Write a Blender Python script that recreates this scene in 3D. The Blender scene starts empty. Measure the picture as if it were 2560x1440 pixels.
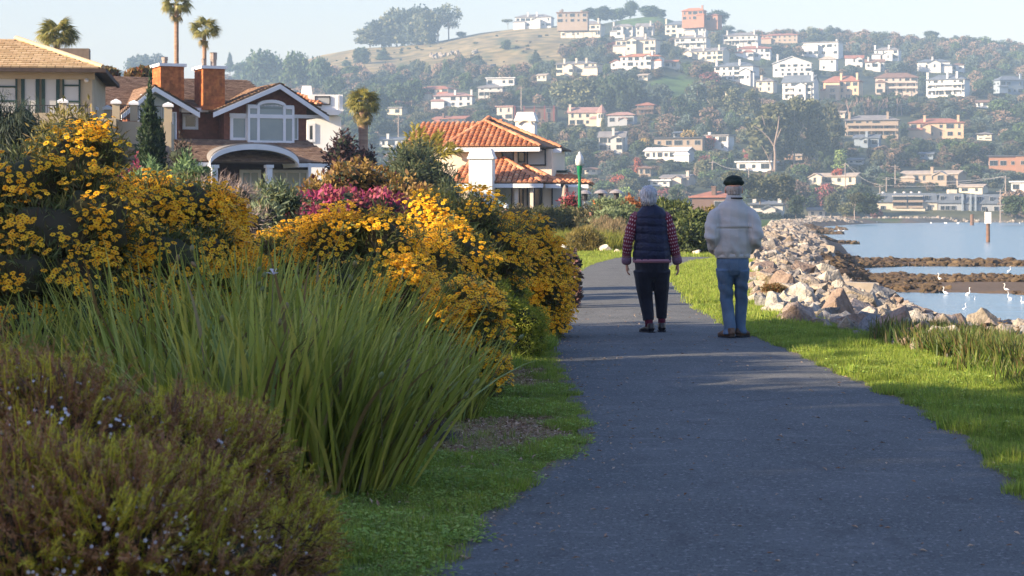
import bpy, bmesh, math, random
import numpy as np
from mathutils import Vector, Matrix, Euler
random.seed(7); rng = np.random.default_rng(11)
R = math.radians
sc = bpy.context.scene
COL = sc.collection
F, HY, CH = 4978.0, 535.0, 1.37        # focal length in photo pixels, horizon row, eye height in metres

# ---------------------------------------------------------------- camera, sky, sun, exposure
cam_d = bpy.data.cameras.new('camera'); cam = bpy.data.objects.new('camera', cam_d); COL.objects.link(cam)
cam.location = (0, 0, CH); cam.rotation_euler = (R(90), 0, 0)
cam_d.lens = 70.0; cam_d.sensor_width = 36.0; cam_d.shift_y = (HY-720.0)/2560.0
cam_d.clip_start = 0.1; cam_d.clip_end = 12000
cam_d.dof.use_dof = True; cam_d.dof.focus_distance = 22.5; cam_d.dof.aperture_fstop = 9.0
sc.camera = cam
SUN_EL, SUN_H = R(21), (-0.93, -0.37)   # sun height; horizontal direction towards the sun
w = bpy.data.worlds.new('World'); sc.world = w; w.use_nodes = True
nt = w.node_tree; bg = nt.nodes['Background']; sky = nt.nodes.new('ShaderNodeTexSky')
sky.sky_type = 'NISHITA'; sky.sun_disc = False; sky.sun_elevation = SUN_EL
sky.sun_rotation = math.atan2(SUN_H[0], SUN_H[1])
sky.air_density = 1.8; sky.dust_density = 1.0; sky.ozone_density = 4.0; sky.altitude = 0
tint = nt.nodes.new('ShaderNodeMix'); tint.data_type = 'RGBA'; tint.blend_type = 'MULTIPLY'; tint.inputs[0].default_value = 1; tint.inputs[7].default_value = (.99, .90, 1.17, 1)
nt.links.new(sky.outputs[0], tint.inputs[6]); nt.links.new(tint.outputs[2], bg.inputs[0]); bg.inputs[1].default_value = 0.074
sd = bpy.data.lights.new('sun', 'SUN'); so = bpy.data.objects.new('sun', sd); COL.objects.link(so)
sd.energy = 4.3; sd.angle = R(0.55); sd.color = (1.0, 0.80, 0.56)
_h = math.hypot(*SUN_H)
tosun = Vector((SUN_H[0]/_h*math.cos(SUN_EL), SUN_H[1]/_h*math.cos(SUN_EL), math.sin(SUN_EL)))
so.rotation_euler = tosun.to_track_quat('Z', 'Y').to_euler()
vs = sc.view_settings
vs.view_transform = 'Standard'; vs.look = 'None'; vs.exposure = 1.85; vs.gamma = 1.0; vs.use_curve_mapping = False
sc.cycles.use_denoising = True
sc.cycles.max_bounces = 6; sc.cycles.diffuse_bounces = 4; sc.cycles.glossy_bounces = 2
sc.cycles.transmission_bounces = 4; sc.cycles.volume_bounces = 0; sc.cycles.transparent_max_bounces = 6

# ---------------------------------------------------------------- projection helpers (layout only)
def GX(px, D): return (px-1280.0)/F*D
def GZ(py, D): return CH-(py-HY)/F*D
def PW(px, py, D): return Vector((GX(px, D), D, GZ(py, D)))
def GD(py, z=0.0): return F*(CH-z)/(py-HY)
def G(px, py, z=0.0):
    D = GD(py, z); return (GX(px, D), D)

# ---------------------------------------------------------------- object helpers
ORD = ('leftmost', 'second from left', 'third from left', 'fourth from left', 'fifth from left', 'sixth from left', 'seventh from left', 'eighth from left', 'ninth from left', 'tenth from left')
def number_off(items):
    """items: (object, px, singular, plural, rest); things that would share a label are told apart by their order from left to right"""
    d = {}
    for it in items: d.setdefault((it[2], it[4]), []).append(it)
    for (sg, rest), L in d.items():
        L.sort(key=lambda t: t[1])
        for i, (o, px, a, b, c) in enumerate(L): o['label'] = f'{a} {c}' if len(L) == 1 else f'{ORD[i] if i < len(L)-1 or i == 0 else "rightmost"} of the {b} {c}' if i < len(ORD) else f'one of the {b} {c}'
        for o, *_ in L:
            w_ = o['label'].split()
            if len(w_) > 16: w_ = [q for q in w_ if q not in ('large', 'small', 'middling')] if len(w_) < 18 else w_[:16]
            while w_[-1] in ('the', 'a', 'at', 'of', 'in', 'with', 'under'): w_.pop()
            o['label'] = ' '.join(w_)
def tag(o, label=None, cat=None, group=None, kind=None):
    if label: o['label'] = label
    if cat: o['category'] = cat
    if group: o['group'] = group
    if kind: o['kind'] = kind
    return o
def empty(name, loc, label, cat, rz=0, group=None):
    o = bpy.data.objects.new(name, None); COL.objects.link(o)
    o.empty_display_size = 0.2
    o.location = loc; o.rotation_euler = (0, 0, rz)
    return tag(o, label, cat, group)
def obj(name, me, parent=None, loc=(0, 0, 0), rot=(0, 0, 0), scl=(1, 1, 1)):
    o = bpy.data.objects.new(name, me); COL.objects.link(o)
    o.location = loc; o.rotation_euler = rot; o.scale = scl
    if parent: o.parent = parent
    return o
def mesh_np(name, V, Fs, mats, mi=None, smooth=False):
    V = np.asarray(V, dtype=np.float32).reshape(-1, 3); me = bpy.data.meshes.new(name)
    Fs = np.asarray(Fs, dtype=np.int32); k = Fs.shape[1]
    me.vertices.add(len(V)); me.vertices.foreach_set('co', V.ravel())
    me.loops.add(Fs.size); me.loops.foreach_set('vertex_index', Fs.ravel())
    me.polygons.add(len(Fs)); me.polygons.foreach_set('loop_start', np.arange(len(Fs), dtype=np.int32)*k)
    if mi is not None: me.polygons.foreach_set('material_index', np.asarray(mi, dtype=np.int32))
    me.polygons.foreach_set('use_smooth', np.full(len(Fs), smooth))
    for m in (mats if isinstance(mats, (list, tuple)) else [mats]): me.materials.append(m)
    me.update(calc_edges=True); return me

class MB:
    def __init__(s): s.v = []; s.f = []; s.m = []; s.uv = None
    def add(s, v, f, m=0):
        b = len(s.v); s.v += [tuple(p) for p in v]
        for q in f: s.f.append(tuple(b+i for i in q)); s.m.append(m)
        return s
    def box(s, a, b, m=0, bev=0):
        (x0, y0, z0), (x1, y1, z1) = [min(p, q) for p, q in zip(a, b)], [max(p, q) for p, q in zip(a, b)]
        v = [(x0, y0, z0), (x1, y0, z0), (x1, y1, z0), (x0, y1, z0), (x0, y0, z1), (x1, y0, z1), (x1, y1, z1), (x0, y1, z1)]
        return s.add(v, [(0, 3, 2, 1), (4, 5, 6, 7), (0, 1, 5, 4), (1, 2, 6, 5), (2, 3, 7, 6), (3, 0, 4, 7)], m)
    def prism(s, poly, vec, m=0, m2=None):
        n = len(poly); vec = Vector(vec); p = [Vector(q) for q in poly]
        v = p+[q+vec for q in p]
        s.add(v, [tuple(range(n))[::-1]], m)
        s.add([q+vec for q in p], [tuple(range(n))], m if m2 is None else m2)
        return s.add(v, [(i, (i+1) % n, (i+1) % n+n, i+n) for i in range(n)], m)
    def tube(s, pts, rad, n=8, m=0, cap=True):
        pts = [Vector(p) for p in pts]; k = len(pts)
        if not isinstance(rad, (list, tuple)): rad = [rad]*k
        v = []
        for i, p in enumerate(pts):
            t = (pts[min(i+1, k-1)]-pts[max(i-1, 0)])
            t = t.normalized() if t.length > 1e-9 else Vector((0, 0, 1))
            a = Vector((1, 0, 0)) if abs(t.x) < 0.9 else Vector((0, 1, 0))
            u = (a-t*a.dot(t)).normalized(); w_ = t.cross(u)
            r = rad[i]; rx, ry = r if isinstance(r, (tuple, list)) else (r, r)
            for j in range(n):
                q = 2*math.pi*j/n; v.append(p+u*(rx*math.cos(q))+w_*(ry*math.sin(q)))
        f = [(i*n+j, i*n+(j+1) % n, (i+1)*n+(j+1) % n, (i+1)*n+j) for i in range(k-1) for j in range(n)]
        if cap: f += [tuple(range(n))[::-1], tuple(range((k-1)*n, k*n))]
        return s.add(v, f, m)
    def ell(s, c, r, m=0, nu=12, nv=8):
        v = []; f = []
        for i in range(nv+1):
            th = math.pi*i/nv
            for j in range(nu):
                q = 2*math.pi*j/nu
                v.append((c[0]+r[0]*math.sin(th)*math.cos(q), c[1]+r[1]*math.sin(th)*math.sin(q), c[2]+r[2]*math.cos(th)))
        for i in range(nv):
            for j in range(nu): f.append((i*nu+j, (i+1)*nu+j, (i+1)*nu+(j+1) % nu, i*nu+(j+1) % nu))
        return s.add(v, f, m)
    def me(s, name, mats, smooth=False):
        me = bpy.data.meshes.new(name); me.from_pydata(s.v, [], s.f)
        for m in (mats if isinstance(mats, (list, tuple)) else [mats]): me.materials.append(m)
        me.polygons.foreach_set('material_index', np.array(s.m, dtype=np.int32))
        me.polygons.foreach_set('use_smooth', np.full(len(s.f), smooth)); me.update(); return me
    def build(s, name, mats, parent=None, smooth=False, kind=None, **k):
        o = obj(name, s.me(name, mats, smooth), parent, **k)
        if kind: o['kind'] = kind
        return o

# ---------------------------------------------------------------- materials
def M(name, col, col2=None, rough=.85, scale=4.0, bump=0, bscale=30, pal=None, src='island', trans=0, spec=.25,
      metal=0, val=0, oval=0, stretch=None, detail=4, attr=None, coat=0, contrast=(.35, .65), sheen=0, bdist=.02):
    m = bpy.data.materials.new(name); m.use_nodes = True; t = m.node_tree; N = t.nodes; L = t.links
    b = N['Principled BSDF']; b.inputs['Roughness'].default_value = rough
    b.inputs['Specular IOR Level'].default_value = spec; b.inputs['Metallic'].default_value = metal
    if sheen: b.inputs['Sheen Weight'].default_value = sheen
    tc = N.new('ShaderNodeTexCoord'); vec = tc.outputs['Object']
    if stretch:
        mp = N.new('ShaderNodeMapping'); mp.inputs['Scale'].default_value = stretch; L.new(vec, mp.inputs[0]); vec = mp.outputs[0]
    out = None
    if pal:
        cr = N.new('ShaderNodeValToRGB'); e = cr.color_ramp.elements
        n = len(pal)
        for i, c in enumerate(pal):
            q = e[i] if i < 2 else e.new(i/(n-1))
            q.position = i/max(1, n-1); q.color = (*c, 1)
        for i, c in enumerate(pal): e[i].color = (*c, 1)
        if src == 'object': s_ = N.new('ShaderNodeObjectInfo').outputs['Random']
        else: s_ = N.new('ShaderNodeNewGeometry').outputs['Random Per Island']
        L.new(s_, cr.inputs[0]); out = cr.outputs[0]
    if attr:
        at = N.new('ShaderNodeAttribute'); at.attribute_name = attr; out = at.outputs['Color']
    if out is None or col2 is not None:
        nz = N.new('ShaderNodeTexNoise'); nz.inputs['Scale'].default_value = scale; nz.inputs['Detail'].default_value = detail
        L.new(vec, nz.inputs['Vector'])
        mr = N.new('ShaderNodeMapRange'); mr.inputs[1].default_value = contrast[0]; mr.inputs[2].default_value = contrast[1]
        L.new(nz.outputs['Fac'], mr.inputs[0])
        mx = N.new('ShaderNodeMix'); mx.data_type = 'RGBA'; L.new(mr.outputs[0], mx.inputs[0])
        c2 = col2 if col2 is not None else tuple(c*.75 for c in col)
        if out is None:
            mx.inputs[6].default_value = (*col, 1); mx.inputs[7].default_value = (*c2, 1); out = mx.outputs[2]
        else:       # multiply palette by noise value between 1 and c2
            mx.inputs[6].default_value = (1, 1, 1, 1); mx.inputs[7].default_value = (*c2, 1)
            mu = N.new('ShaderNodeMix'); mu.data_type = 'RGBA'; mu.blend_type = 'MULTIPLY'; mu.inputs[0].default_value = 1
            L.new(out, mu.inputs[6]); L.new(mx.outputs[2], mu.inputs[7]); out = mu.outputs[2]
    if val:      # random brightness per piece
        g = N.new('ShaderNodeNewGeometry') if src == 'island' else N.new('ShaderNodeObjectInfo')
        r_ = g.outputs['Random Per Island' if src == 'island' else 'Random']
        m2 = N.new('ShaderNodeMapRange'); m2.inputs[3].default_value = 1-val; m2.inputs[4].default_value = 1+val; L.new(r_, m2.inputs[0])
        hs = N.new('ShaderNodeHueSaturation'); L.new(out, hs.inputs['Color']); L.new(m2.outputs[0], hs.inputs['Value']); out = hs.outputs[0]
    if oval:
        oi = N.new('ShaderNodeObjectInfo'); m3 = N.new('ShaderNodeMapRange'); m3.inputs[3].default_value = 1-oval; m3.inputs[4].default_value = 1+oval; L.new(oi.outputs['Random'], m3.inputs[0])
        h2 = N.new('ShaderNodeHueSaturation'); L.new(out, h2.inputs['Color']); L.new(m3.outputs[0], h2.inputs['Value']); out = h2.outputs[0]
    L.new(out, b.inputs['Base Color'])
    if bump:
        nb = N.new('ShaderNodeTexNoise'); nb.inputs['Scale'].default_value = bscale; nb.inputs['Detail'].default_value = 5
        L.new(vec, nb.inputs['Vector']); bp = N.new('ShaderNodeBump'); bp.inputs['Strength'].default_value = bump
        bp.inputs['Distance'].default_value = bdist
        L.new(nb.outputs['Fac'], bp.inputs['Height']); L.new(bp.outputs[0], b.inputs['Normal'])
    if trans:
        tr = N.new('ShaderNodeBsdfTranslucent'); L.new(out, tr.inputs[0]); ms = N.new('ShaderNodeMixShader')
        ms.inputs[0].default_value = trans; L.new(b.outputs[0], ms.inputs[1]); L.new(tr.outputs[0], ms.inputs[2])
        L.new(ms.outputs[0], N['Material Output'].inputs['Surface'])
    return m

# ---------------------------------------------------------------- geometry-node scatter for masses nobody could count
def scatter(name, P, rot, scl, protos, idx=None, parent=None, kind='stuff'):
    P = np.asarray(P, dtype=np.float32); n = len(P)
    me = bpy.data.meshes.new(name); me.vertices.add(n); me.vertices.foreach_set('co', P.ravel())
    scl = np.asarray(scl, dtype=np.float32)
    if scl.ndim == 1: scl = np.repeat(scl[:, None], 3, 1)
    for nm, a in (('rot', rot), ('scl', scl)):
        at = me.attributes.new(nm, 'FLOAT_VECTOR', 'POINT'); at.data.foreach_set('vector', np.asarray(a, dtype=np.float32).ravel())
    if idx is None: idx = rng.integers(0, len(protos), n)
    at = me.attributes.new('idx', 'INT', 'POINT'); at.data.foreach_set('value', np.asarray(idx, dtype=np.int32))
    o = obj(name, me, parent); o['kind'] = kind
    ng = bpy.data.node_groups.new(name, 'GeometryNodeTree')
    ng.interface.new_socket('Geometry', in_out='INPUT', socket_type='NodeSocketGeometry')
    ng.interface.new_socket('Geometry', in_out='OUTPUT', socket_type='NodeSocketGeometry')
    N = ng.nodes; L = ng.links
    gi = N.new('NodeGroupInput'); go = N.new('NodeGroupOutput'); ip = N.new('GeometryNodeInstanceOnPoints'); jg = N.new('GeometryNodeJoinGeometry')
    for p in protos:
        oi = N.new('GeometryNodeObjectInfo'); oi.inputs['Object'].default_value = p; oi.inputs['As Instance'].default_value = True
        L.new(oi.outputs['Geometry'], jg.inputs[0])
    L.new(gi.outputs[0], ip.inputs['Points']); L.new(jg.outputs[0], ip.inputs['Instance'])
    ip.inputs['Pick Instance'].default_value = True
    for nm, ty, so_ in (('rot', 'FLOAT_VECTOR', 'Rotation'), ('scl', 'FLOAT_VECTOR', 'Scale'), ('idx', 'INT', 'Instance Index')):
        na = N.new('GeometryNodeInputNamedAttribute'); na.data_type = ty; na.inputs[0].default_value = nm
        L.new(na.outputs[0], ip.inputs[so_])
    L.new(ip.outputs[0], go.inputs[0])
    md = o.modifiers.new('scatter', 'NODES'); md.node_group = ng
    return o
def proto(name, me): return bpy.data.objects.new(name, me)

# ---------------------------------------------------------------- foliage
def unit(n, r=rng):
    v = r.normal(size=(n, 3)); return v/np.linalg.norm(v, axis=1)[:, None]
def leafquads(P, A, Nn, ln, wd, fold=.15):
    """rhombic leaves at P pointing along A with face normal Nn"""
    A = A/np.linalg.norm(A, axis=1)[:, None]
    S = np.cross(A, Nn); S /= (np.linalg.norm(S, axis=1)[:, None]+1e-9); U = np.cross(S, A)
    ln = np.broadcast_to(ln, len(P))[:, None]; wd = np.broadcast_to(wd, len(P))[:, None]
    V = np.stack([P, P+A*ln*.45+S*wd*.5+U*ln*fold, P+A*ln, P+A*ln*.45-S*wd*.5+U*ln*fold], 1)
    return V.reshape(-1, 3), np.arange(len(P)*4).reshape(-1, 4)
ICO_V = None
def ico():
    global ICO_V
    if ICO_V is None:
        bm = bmesh.new(); bmesh.ops.create_icosphere(bm, subdivisions=2, radius=1)
        ICO_V = (np.array([v.co[:] for v in bm.verts]), np.array([[v.index for v in f.verts] for f in bm.faces])); bm.free()
    return ICO_V
def cloud(blobs, n, ln, wd, shell=.35, core=.72, outb=.6, upb=.25, r=rng, zmin=None):
    """leaf faces spread through a volume made of ellipsoids (cx,cy,cz,rx,ry,rz); returns V, quads, mat index (1 = core)"""
    B = np.array(blobs, dtype=float); wgt = (B[:, 3]*B[:, 5])**1.0; wgt /= wgt.sum()
    k = r.choice(len(B), n, p=wgt); d = unit(n, r)
    lump = 1+.13*np.sin(d[:, 0]*7+k)+.13*np.sin(d[:, 1]*8+2*k)+.12*np.sin(d[:, 2]*9+k*3)
    rad = (1-np.abs(r.normal(size=n))*shell*.6)*lump; rad = np.maximum(rad, .15)
    P = B[k, :3]+d*rad[:, None]*B[k, 3:]
    A = d*outb+unit(n, r)*.7+np.array([0, 0, upb]); Nn = d+unit(n, r)*.6
    sz = ln*(.7+.6*r.random(n))
    V, Q = leafquads(P, A, Nn, sz, sz*wd/ln)
    mi = np.zeros(len(Q), int)
    if core:
        iv, if_ = ico(); cv = []; cf = []; b0 = len(V)
        for i, b in enumerate(B):
            jit = 1+.12*np.sin(iv[:, 0]*6+i)+.12*np.sin(iv[:, 2]*7+i)
            cv.append(iv*jit[:, None]*b[3:]*core+b[:3]); f = if_+b0; cf.append(np.c_[f, f[:, 2]]); b0 += len(iv)
        V = np.vstack([V]+cv)
        # triangles stored as separate list
        return V, Q, np.vstack(cf)[:, :3]
    return V, Q, None
def cloud_mesh(name, blobs, n, ln, wd, mats, twigs=None, **k):
    V, Q, T = cloud(blobs, n, ln, wd, **k)
    me = bpy.data.meshes.new(name)
    nq = len(Q); ntr = 0 if T is None else len(T)
    loops = Q.ravel() if T is None else np.concatenate([Q.ravel(), T.ravel()])
    me.vertices.add(len(V)); me.vertices.foreach_set('co', V.astype(np.float32).ravel())
    me.loops.add(len(loops)); me.loops.foreach_set('vertex_index', loops.astype(np.int32))
    me.polygons.add(nq+ntr)
    ls = np.concatenate([np.arange(nq)*4, nq*4+np.arange(ntr)*3]).astype(np.int32)
    me.polygons.foreach_set('loop_start', ls)
    me.polygons.foreach_set('material_index', np.r_[np.zeros(nq), np.ones(ntr)].astype(np.int32) if len(mats) > 1 else np.zeros(nq+ntr, dtype=np.int32))
    for m in mats: me.materials.append(m)
    me.update(calc_edges=True); return me
# ================================================================ THE LAND
def interp(x, xs, ys): return np.interp(x, xs, ys)
def smooth(t): t = np.clip(t, 0, 1); return t*t*(3-2*t)
# top edge of the stone bank
EB = np.array([(6.0, -40), (5.2, 0), (4.9, 10), (4.45, 16), (4.05, 19.5), (3.8, 22), (3.7, 25.5), (3.75, 28), (4.1, 32.5), (5.0, 40), (6.6, 52), (8.5, 68),
               (11, 86), (15, 115), (20, 150), (27, 200), (40, 300), (62, 430), (95, 560), (140, 640), (500, 900)], dtype=float)
def xe(y): return interp(y, EB[:, 1], EB[:, 0])
SKY = np.array([(-3000, 330), (-600, 300), (0, 275), (300, 228), (450, 215), (560, 205), (700, 172), (800, 140), (900, 122), (1000, 117), (1100, 104), (1200, 84), (1300, 72),
                (1400, 66), (1500, 62), (1560, 50), (1640, 40), (1700, 58), (1800, 72), (1900, 92), (2000, 88), (2150, 92), (2300, 108), (2400, 104), (2500, 122), (2600, 130), (3300, 210), (6000, 400)], dtype=float)
D0, D1 = 640.0, 1500.0
def vnoise(x, y, s, seed=0):
    x = np.asarray(x, float)/s; y = np.asarray(y, float)/s
    return (np.sin(x*1.0+seed+1.7*np.sin(y*.8+seed))+np.sin(y*1.3-seed*2+1.3*np.sin(x*.7+2+seed))+np.sin((x+y)*.9+seed*3)+.6*np.sin(x*2.3-y*1.9+seed))/3.6
def bars(x, y):
    b = np.zeros_like(x, dtype=float)
    for (x0, y0, x1, y1, r0, r1) in ((9, 43, 34, 41, 6.5, 6.0), (11, 76, 19, 72, 9, 6), (15, 79, 40, 76, 6, 7), (20, 69, 40, 68, 2.5, 6), (13, 106, 22.6, 105, 11, 5.5),
                                     (22, 182, 29, 178, 13, 2), (33, 268, 42, 262, 20, 3), (40, 335, 54, 330, 14, 2)):
        dx, dy = x1-x0, y1-y0; t = np.clip(((x-x0)*dx+(y-y0)*dy)/(dx*dx+dy*dy), 0, 1)
        d = np.hypot(x-x0-t*dx, y-y0-t*dy); r = r0+(r1-r0)*t; d = d+r*.38*(vnoise(x, y, 2.2, 11)+vnoise(x, y, 5.5, 5))
        b = np.maximum(b, 1-smooth((d-r*.72)/(r*.45)))
    return b
def height(x, y):
    x = np.asarray(x, float); y = np.asarray(y, float)
    s = x-xe(y); Wd = 5.5+.02*np.clip(y, 0, 200)+1.6*smooth((50-y)/8)
    z = -2.0*smooth(s/Wd)
    bb = bars(x, y)
    z = np.where(s > 0, np.maximum(z, -2.0+bb*(.76+.07*vnoise(x, y, 1.7, 3))), z)
    # far side of the bay and the hills
    shore = smooth((y-632)/14)
    z = np.where(y > 560, np.maximum(z, -2.0+shore*2.6), z)
    px = 1280+F*x/np.maximum(y, 50)
    zr = CH+(HY-interp(px, SKY[:, 0], SKY[:, 1]))/F*D1
    t = (y-D0)/(D1-D0)
    k = np.clip(t, 0, 1)**1.03
    up = zr*np.where(t < 1, k, 1-(t-1)*.35)
    up = up+(vnoise(x, y, 60, 1)*5+vnoise(x, y, 23, 2)*2)*smooth(t*2.5)*smooth((1.0-t)*4)
    return np.where(y > D0, np.maximum(z, .6)+np.maximum(up, -20), z)
def zh(x, y): return float(height(np.array([x]), np.array([y]))[0])
def hillD(px, py):
    Ds = np.arange(D0-5, D1+1, 2.0); z = height((px-1280)/F*Ds, Ds); yy = HY-F*(z-CH)/Ds
    i = np.argmax(yy <= py)
    return float(Ds[i]) if (yy <= py).any() else None
WZ = -1.30
# path edges (x, y) from far to near
PL = np.array([(9.2, 90), (6.4, 74), (4.3, 66), (3.0, 60.5), (2.15, 54), (1.65, 49), (1.25, 43), (1.05, 38), (.72, 30), (.45, 24), (.36, 20), (.37, 17.8), (.39, 15.5), (.44, 13.2), (.40, 11.7), (.12, 10.35), (-.15, 8.9), (-.31, 7.54), (-.95, 5), (-1.3, 3), (-2.2, 0), (-3.6, -5)])
PR = np.array([(11.0, 84), (8.2, 69), (6.4, 61.5), (5.2, 56.5), (4.2, 50.5), (3.6, 46), (3.3, 41.5), (3.2, 38), (2.75, 30), (2.66, 24), (2.76, 21), (2.82, 18.6), (2.82, 16.8), (2.88, 14), (2.72, 11.3), (2.54, 9.9), (2.2, 7.6), (1.75, 5), (1.2, 3), (.3, 0), (-1, -5)])
def resamp(P, ys): return np.interp(ys, P[::-1, 1], P[::-1, 0])
def pxl(y): return resamp(PL, y)
def pxr(y): return resamp(PR, y)

def grid_land(name, rows, us, mats, kind='structure'):
    Y, U = np.meshgrid(rows, us, indexing='ij'); X = U*(np.abs(Y)+30)
    Z = height(X, Y); nr, nc = Y.shape
    V = np.stack([X, Y, Z], -1).reshape(-1, 3)
    i = np.arange(nr-1)[:, None]*nc+np.arange(nc-1)[None, :]
    Q = np.stack([i, i+1, i+nc+1, i+nc], -1).reshape(-1, 4)
    me = mesh_np(name, V, Q, mats, smooth=True)
    return V, me
def setcol(me, C):
    a = me.color_attributes.new('col', 'FLOAT_COLOR', 'POINT')
    a.data.foreach_set('color', np.c_[C, np.ones(len(C))].astype(np.float32).ravel())
us = np.unique(np.r_[-np.geomspace(.36, 3, 22)[::-1], np.linspace(-.35, .35, 200), np.geomspace(.36, 3, 22)])
rows = [-40.0, -25, -12, -4]; y_ = 0.0
while y_ < 560: rows.append(y_); y_ += max(.35, y_*.016)
V, me = grid_land('ground', np.array(rows+[565.0, 600.0]), us, M('soil', (1, 1, 1), (.6, .62, .6), attr='col', scale=9, bump=.6, bscale=25, detail=8))
x, y = V[:, 0], V[:, 1]
lawn = np.array([.05, .095, .018]); soil = np.array([.07, .05, .032]); mulch = np.array([.30, .20, .12]); mud = np.array([.13, .092, .062]); dry = np.array([.17, .14, .07])
C = np.tile(lawn, (len(V), 1)); s = x-xe(y)
n1 = vnoise(x, y, .9, 4)+.7*vnoise(x, y, .31, 8)
left = x < pxl(y)-1.6
C[left] = soil
band = (x < pxl(y)) & (x > pxl(y)-2.2) & (y < 30)
mp = band & ((np.abs(y-12.3-.2*n1) < 1.0) | (np.abs(y-16.6-.3*n1) < 1.3) | (n1 > .95))
C[mp] = mulch
C[(s > -.1)] = dry*.8; C[(s > 1.0)] = mud; 
C[(y > 75) & (s < -1) & (x < xe(y)-14)] = np.array([.05, .06, .025])
setcol(me, C); tag(obj('ground', me), kind='structure')
rows2 = np.r_[np.arange(598, 660, 4.0), np.arange(660, 1520, 9.0), np.geomspace(1530, 2400, 12)]
V, me = grid_land('hillside', rows2, us, M('hill_scrub', (1, 1, 1), (.45, .5, .45), attr='col', scale=.09, bump=0, detail=10, contrast=(.4, .6)))
x, y = V[:, 0], V[:, 1]; px = 1280+F*x/y; py = HY-F*(V[:, 2]-CH)/y
C = np.tile(np.array([.045, .055, .03]), (len(V), 1))
gold = np.array([.26, .195, .085]); green = np.array([.075, .13, .03])
low = interp(px, [560, 760, 850, 1000, 1150, 1290, 1400, 1440, 1560, 1700], [205, 178, 190, 190, 165, 190, 160, 95, 60, 50])
mead = (px > 560) & (px < 1450) & (py < low); C[mead] = gold*(1+.25*vnoise(px, py, 9, 2)[mead, None])
g2 = (((px-1620)/75)**2+((py-52)/18)**2 < 1) | (((px-1690)/75)**2+((py-222)/30)**2 < 1); C[g2] = green
g3 = mead & (vnoise(px, py*2.5, 45, 5) > .35) & (px > 950); C[g3] = np.array([.13, .13, .05])
C[y < 655] = np.array([.10, .10, .05]); C[y < 640] = np.array([.12, .11, .09])
setcol(me, C); tag(obj('hillside', me), kind='structure')

# water with small waves
def water_mat():
    m = bpy.data.materials.new('bay_water'); m.use_nodes = True; t = m.node_tree; N = t.nodes; L = t.links; b = N['Principled BSDF']
    b.inputs['Base Color'].default_value = (.12, .21, .28, 1); b.inputs['Roughness'].default_value = .2; b.inputs['IOR'].default_value = 1.33
    tc = N.new('ShaderNodeTexCoord'); h = None
    for sx, sy, sc_, st in ((.9, 1.6, 1.6, .6), (.25, .6, 1.0, 1.0)):
        mp = N.new('ShaderNodeMapping'); mp.inputs['Scale'].default_value = (sx, sy, 1); L.new(tc.outputs['Object'], mp.inputs[0])
        nz = N.new('ShaderNodeTexNoise'); nz.inputs['Scale'].default_value = sc_; nz.inputs['Detail'].default_value = 4; L.new(mp.outputs[0], nz.inputs[0])
        mu = N.new('ShaderNodeMath'); mu.operation = 'MULTIPLY'; mu.inputs[1].default_value = st; L.new(nz.outputs[0], mu.inputs[0])
        if h is None: h = mu.outputs[0]
        else:
            ad = N.new('ShaderNodeMath'); L.new(h, ad.inputs[0]); L.new(mu.outputs[0], ad.inputs[1]); h = ad.outputs[0]
    bp = N.new('ShaderNodeBump'); bp.inputs['Strength'].default_value = .8; bp.inputs['Distance'].default_value = .12
    L.new(h, bp.inputs['Height']); L.new(bp.outputs[0], b.inputs['Normal'])
    return m
mb = MB(); mb.add([(2, -40, WZ), (2600, -40, WZ), (2600, 900, WZ), (2, 900, WZ)], [(0, 1, 2, 3)])
tag(mb.build('water', water_mat()), kind='structure')

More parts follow.
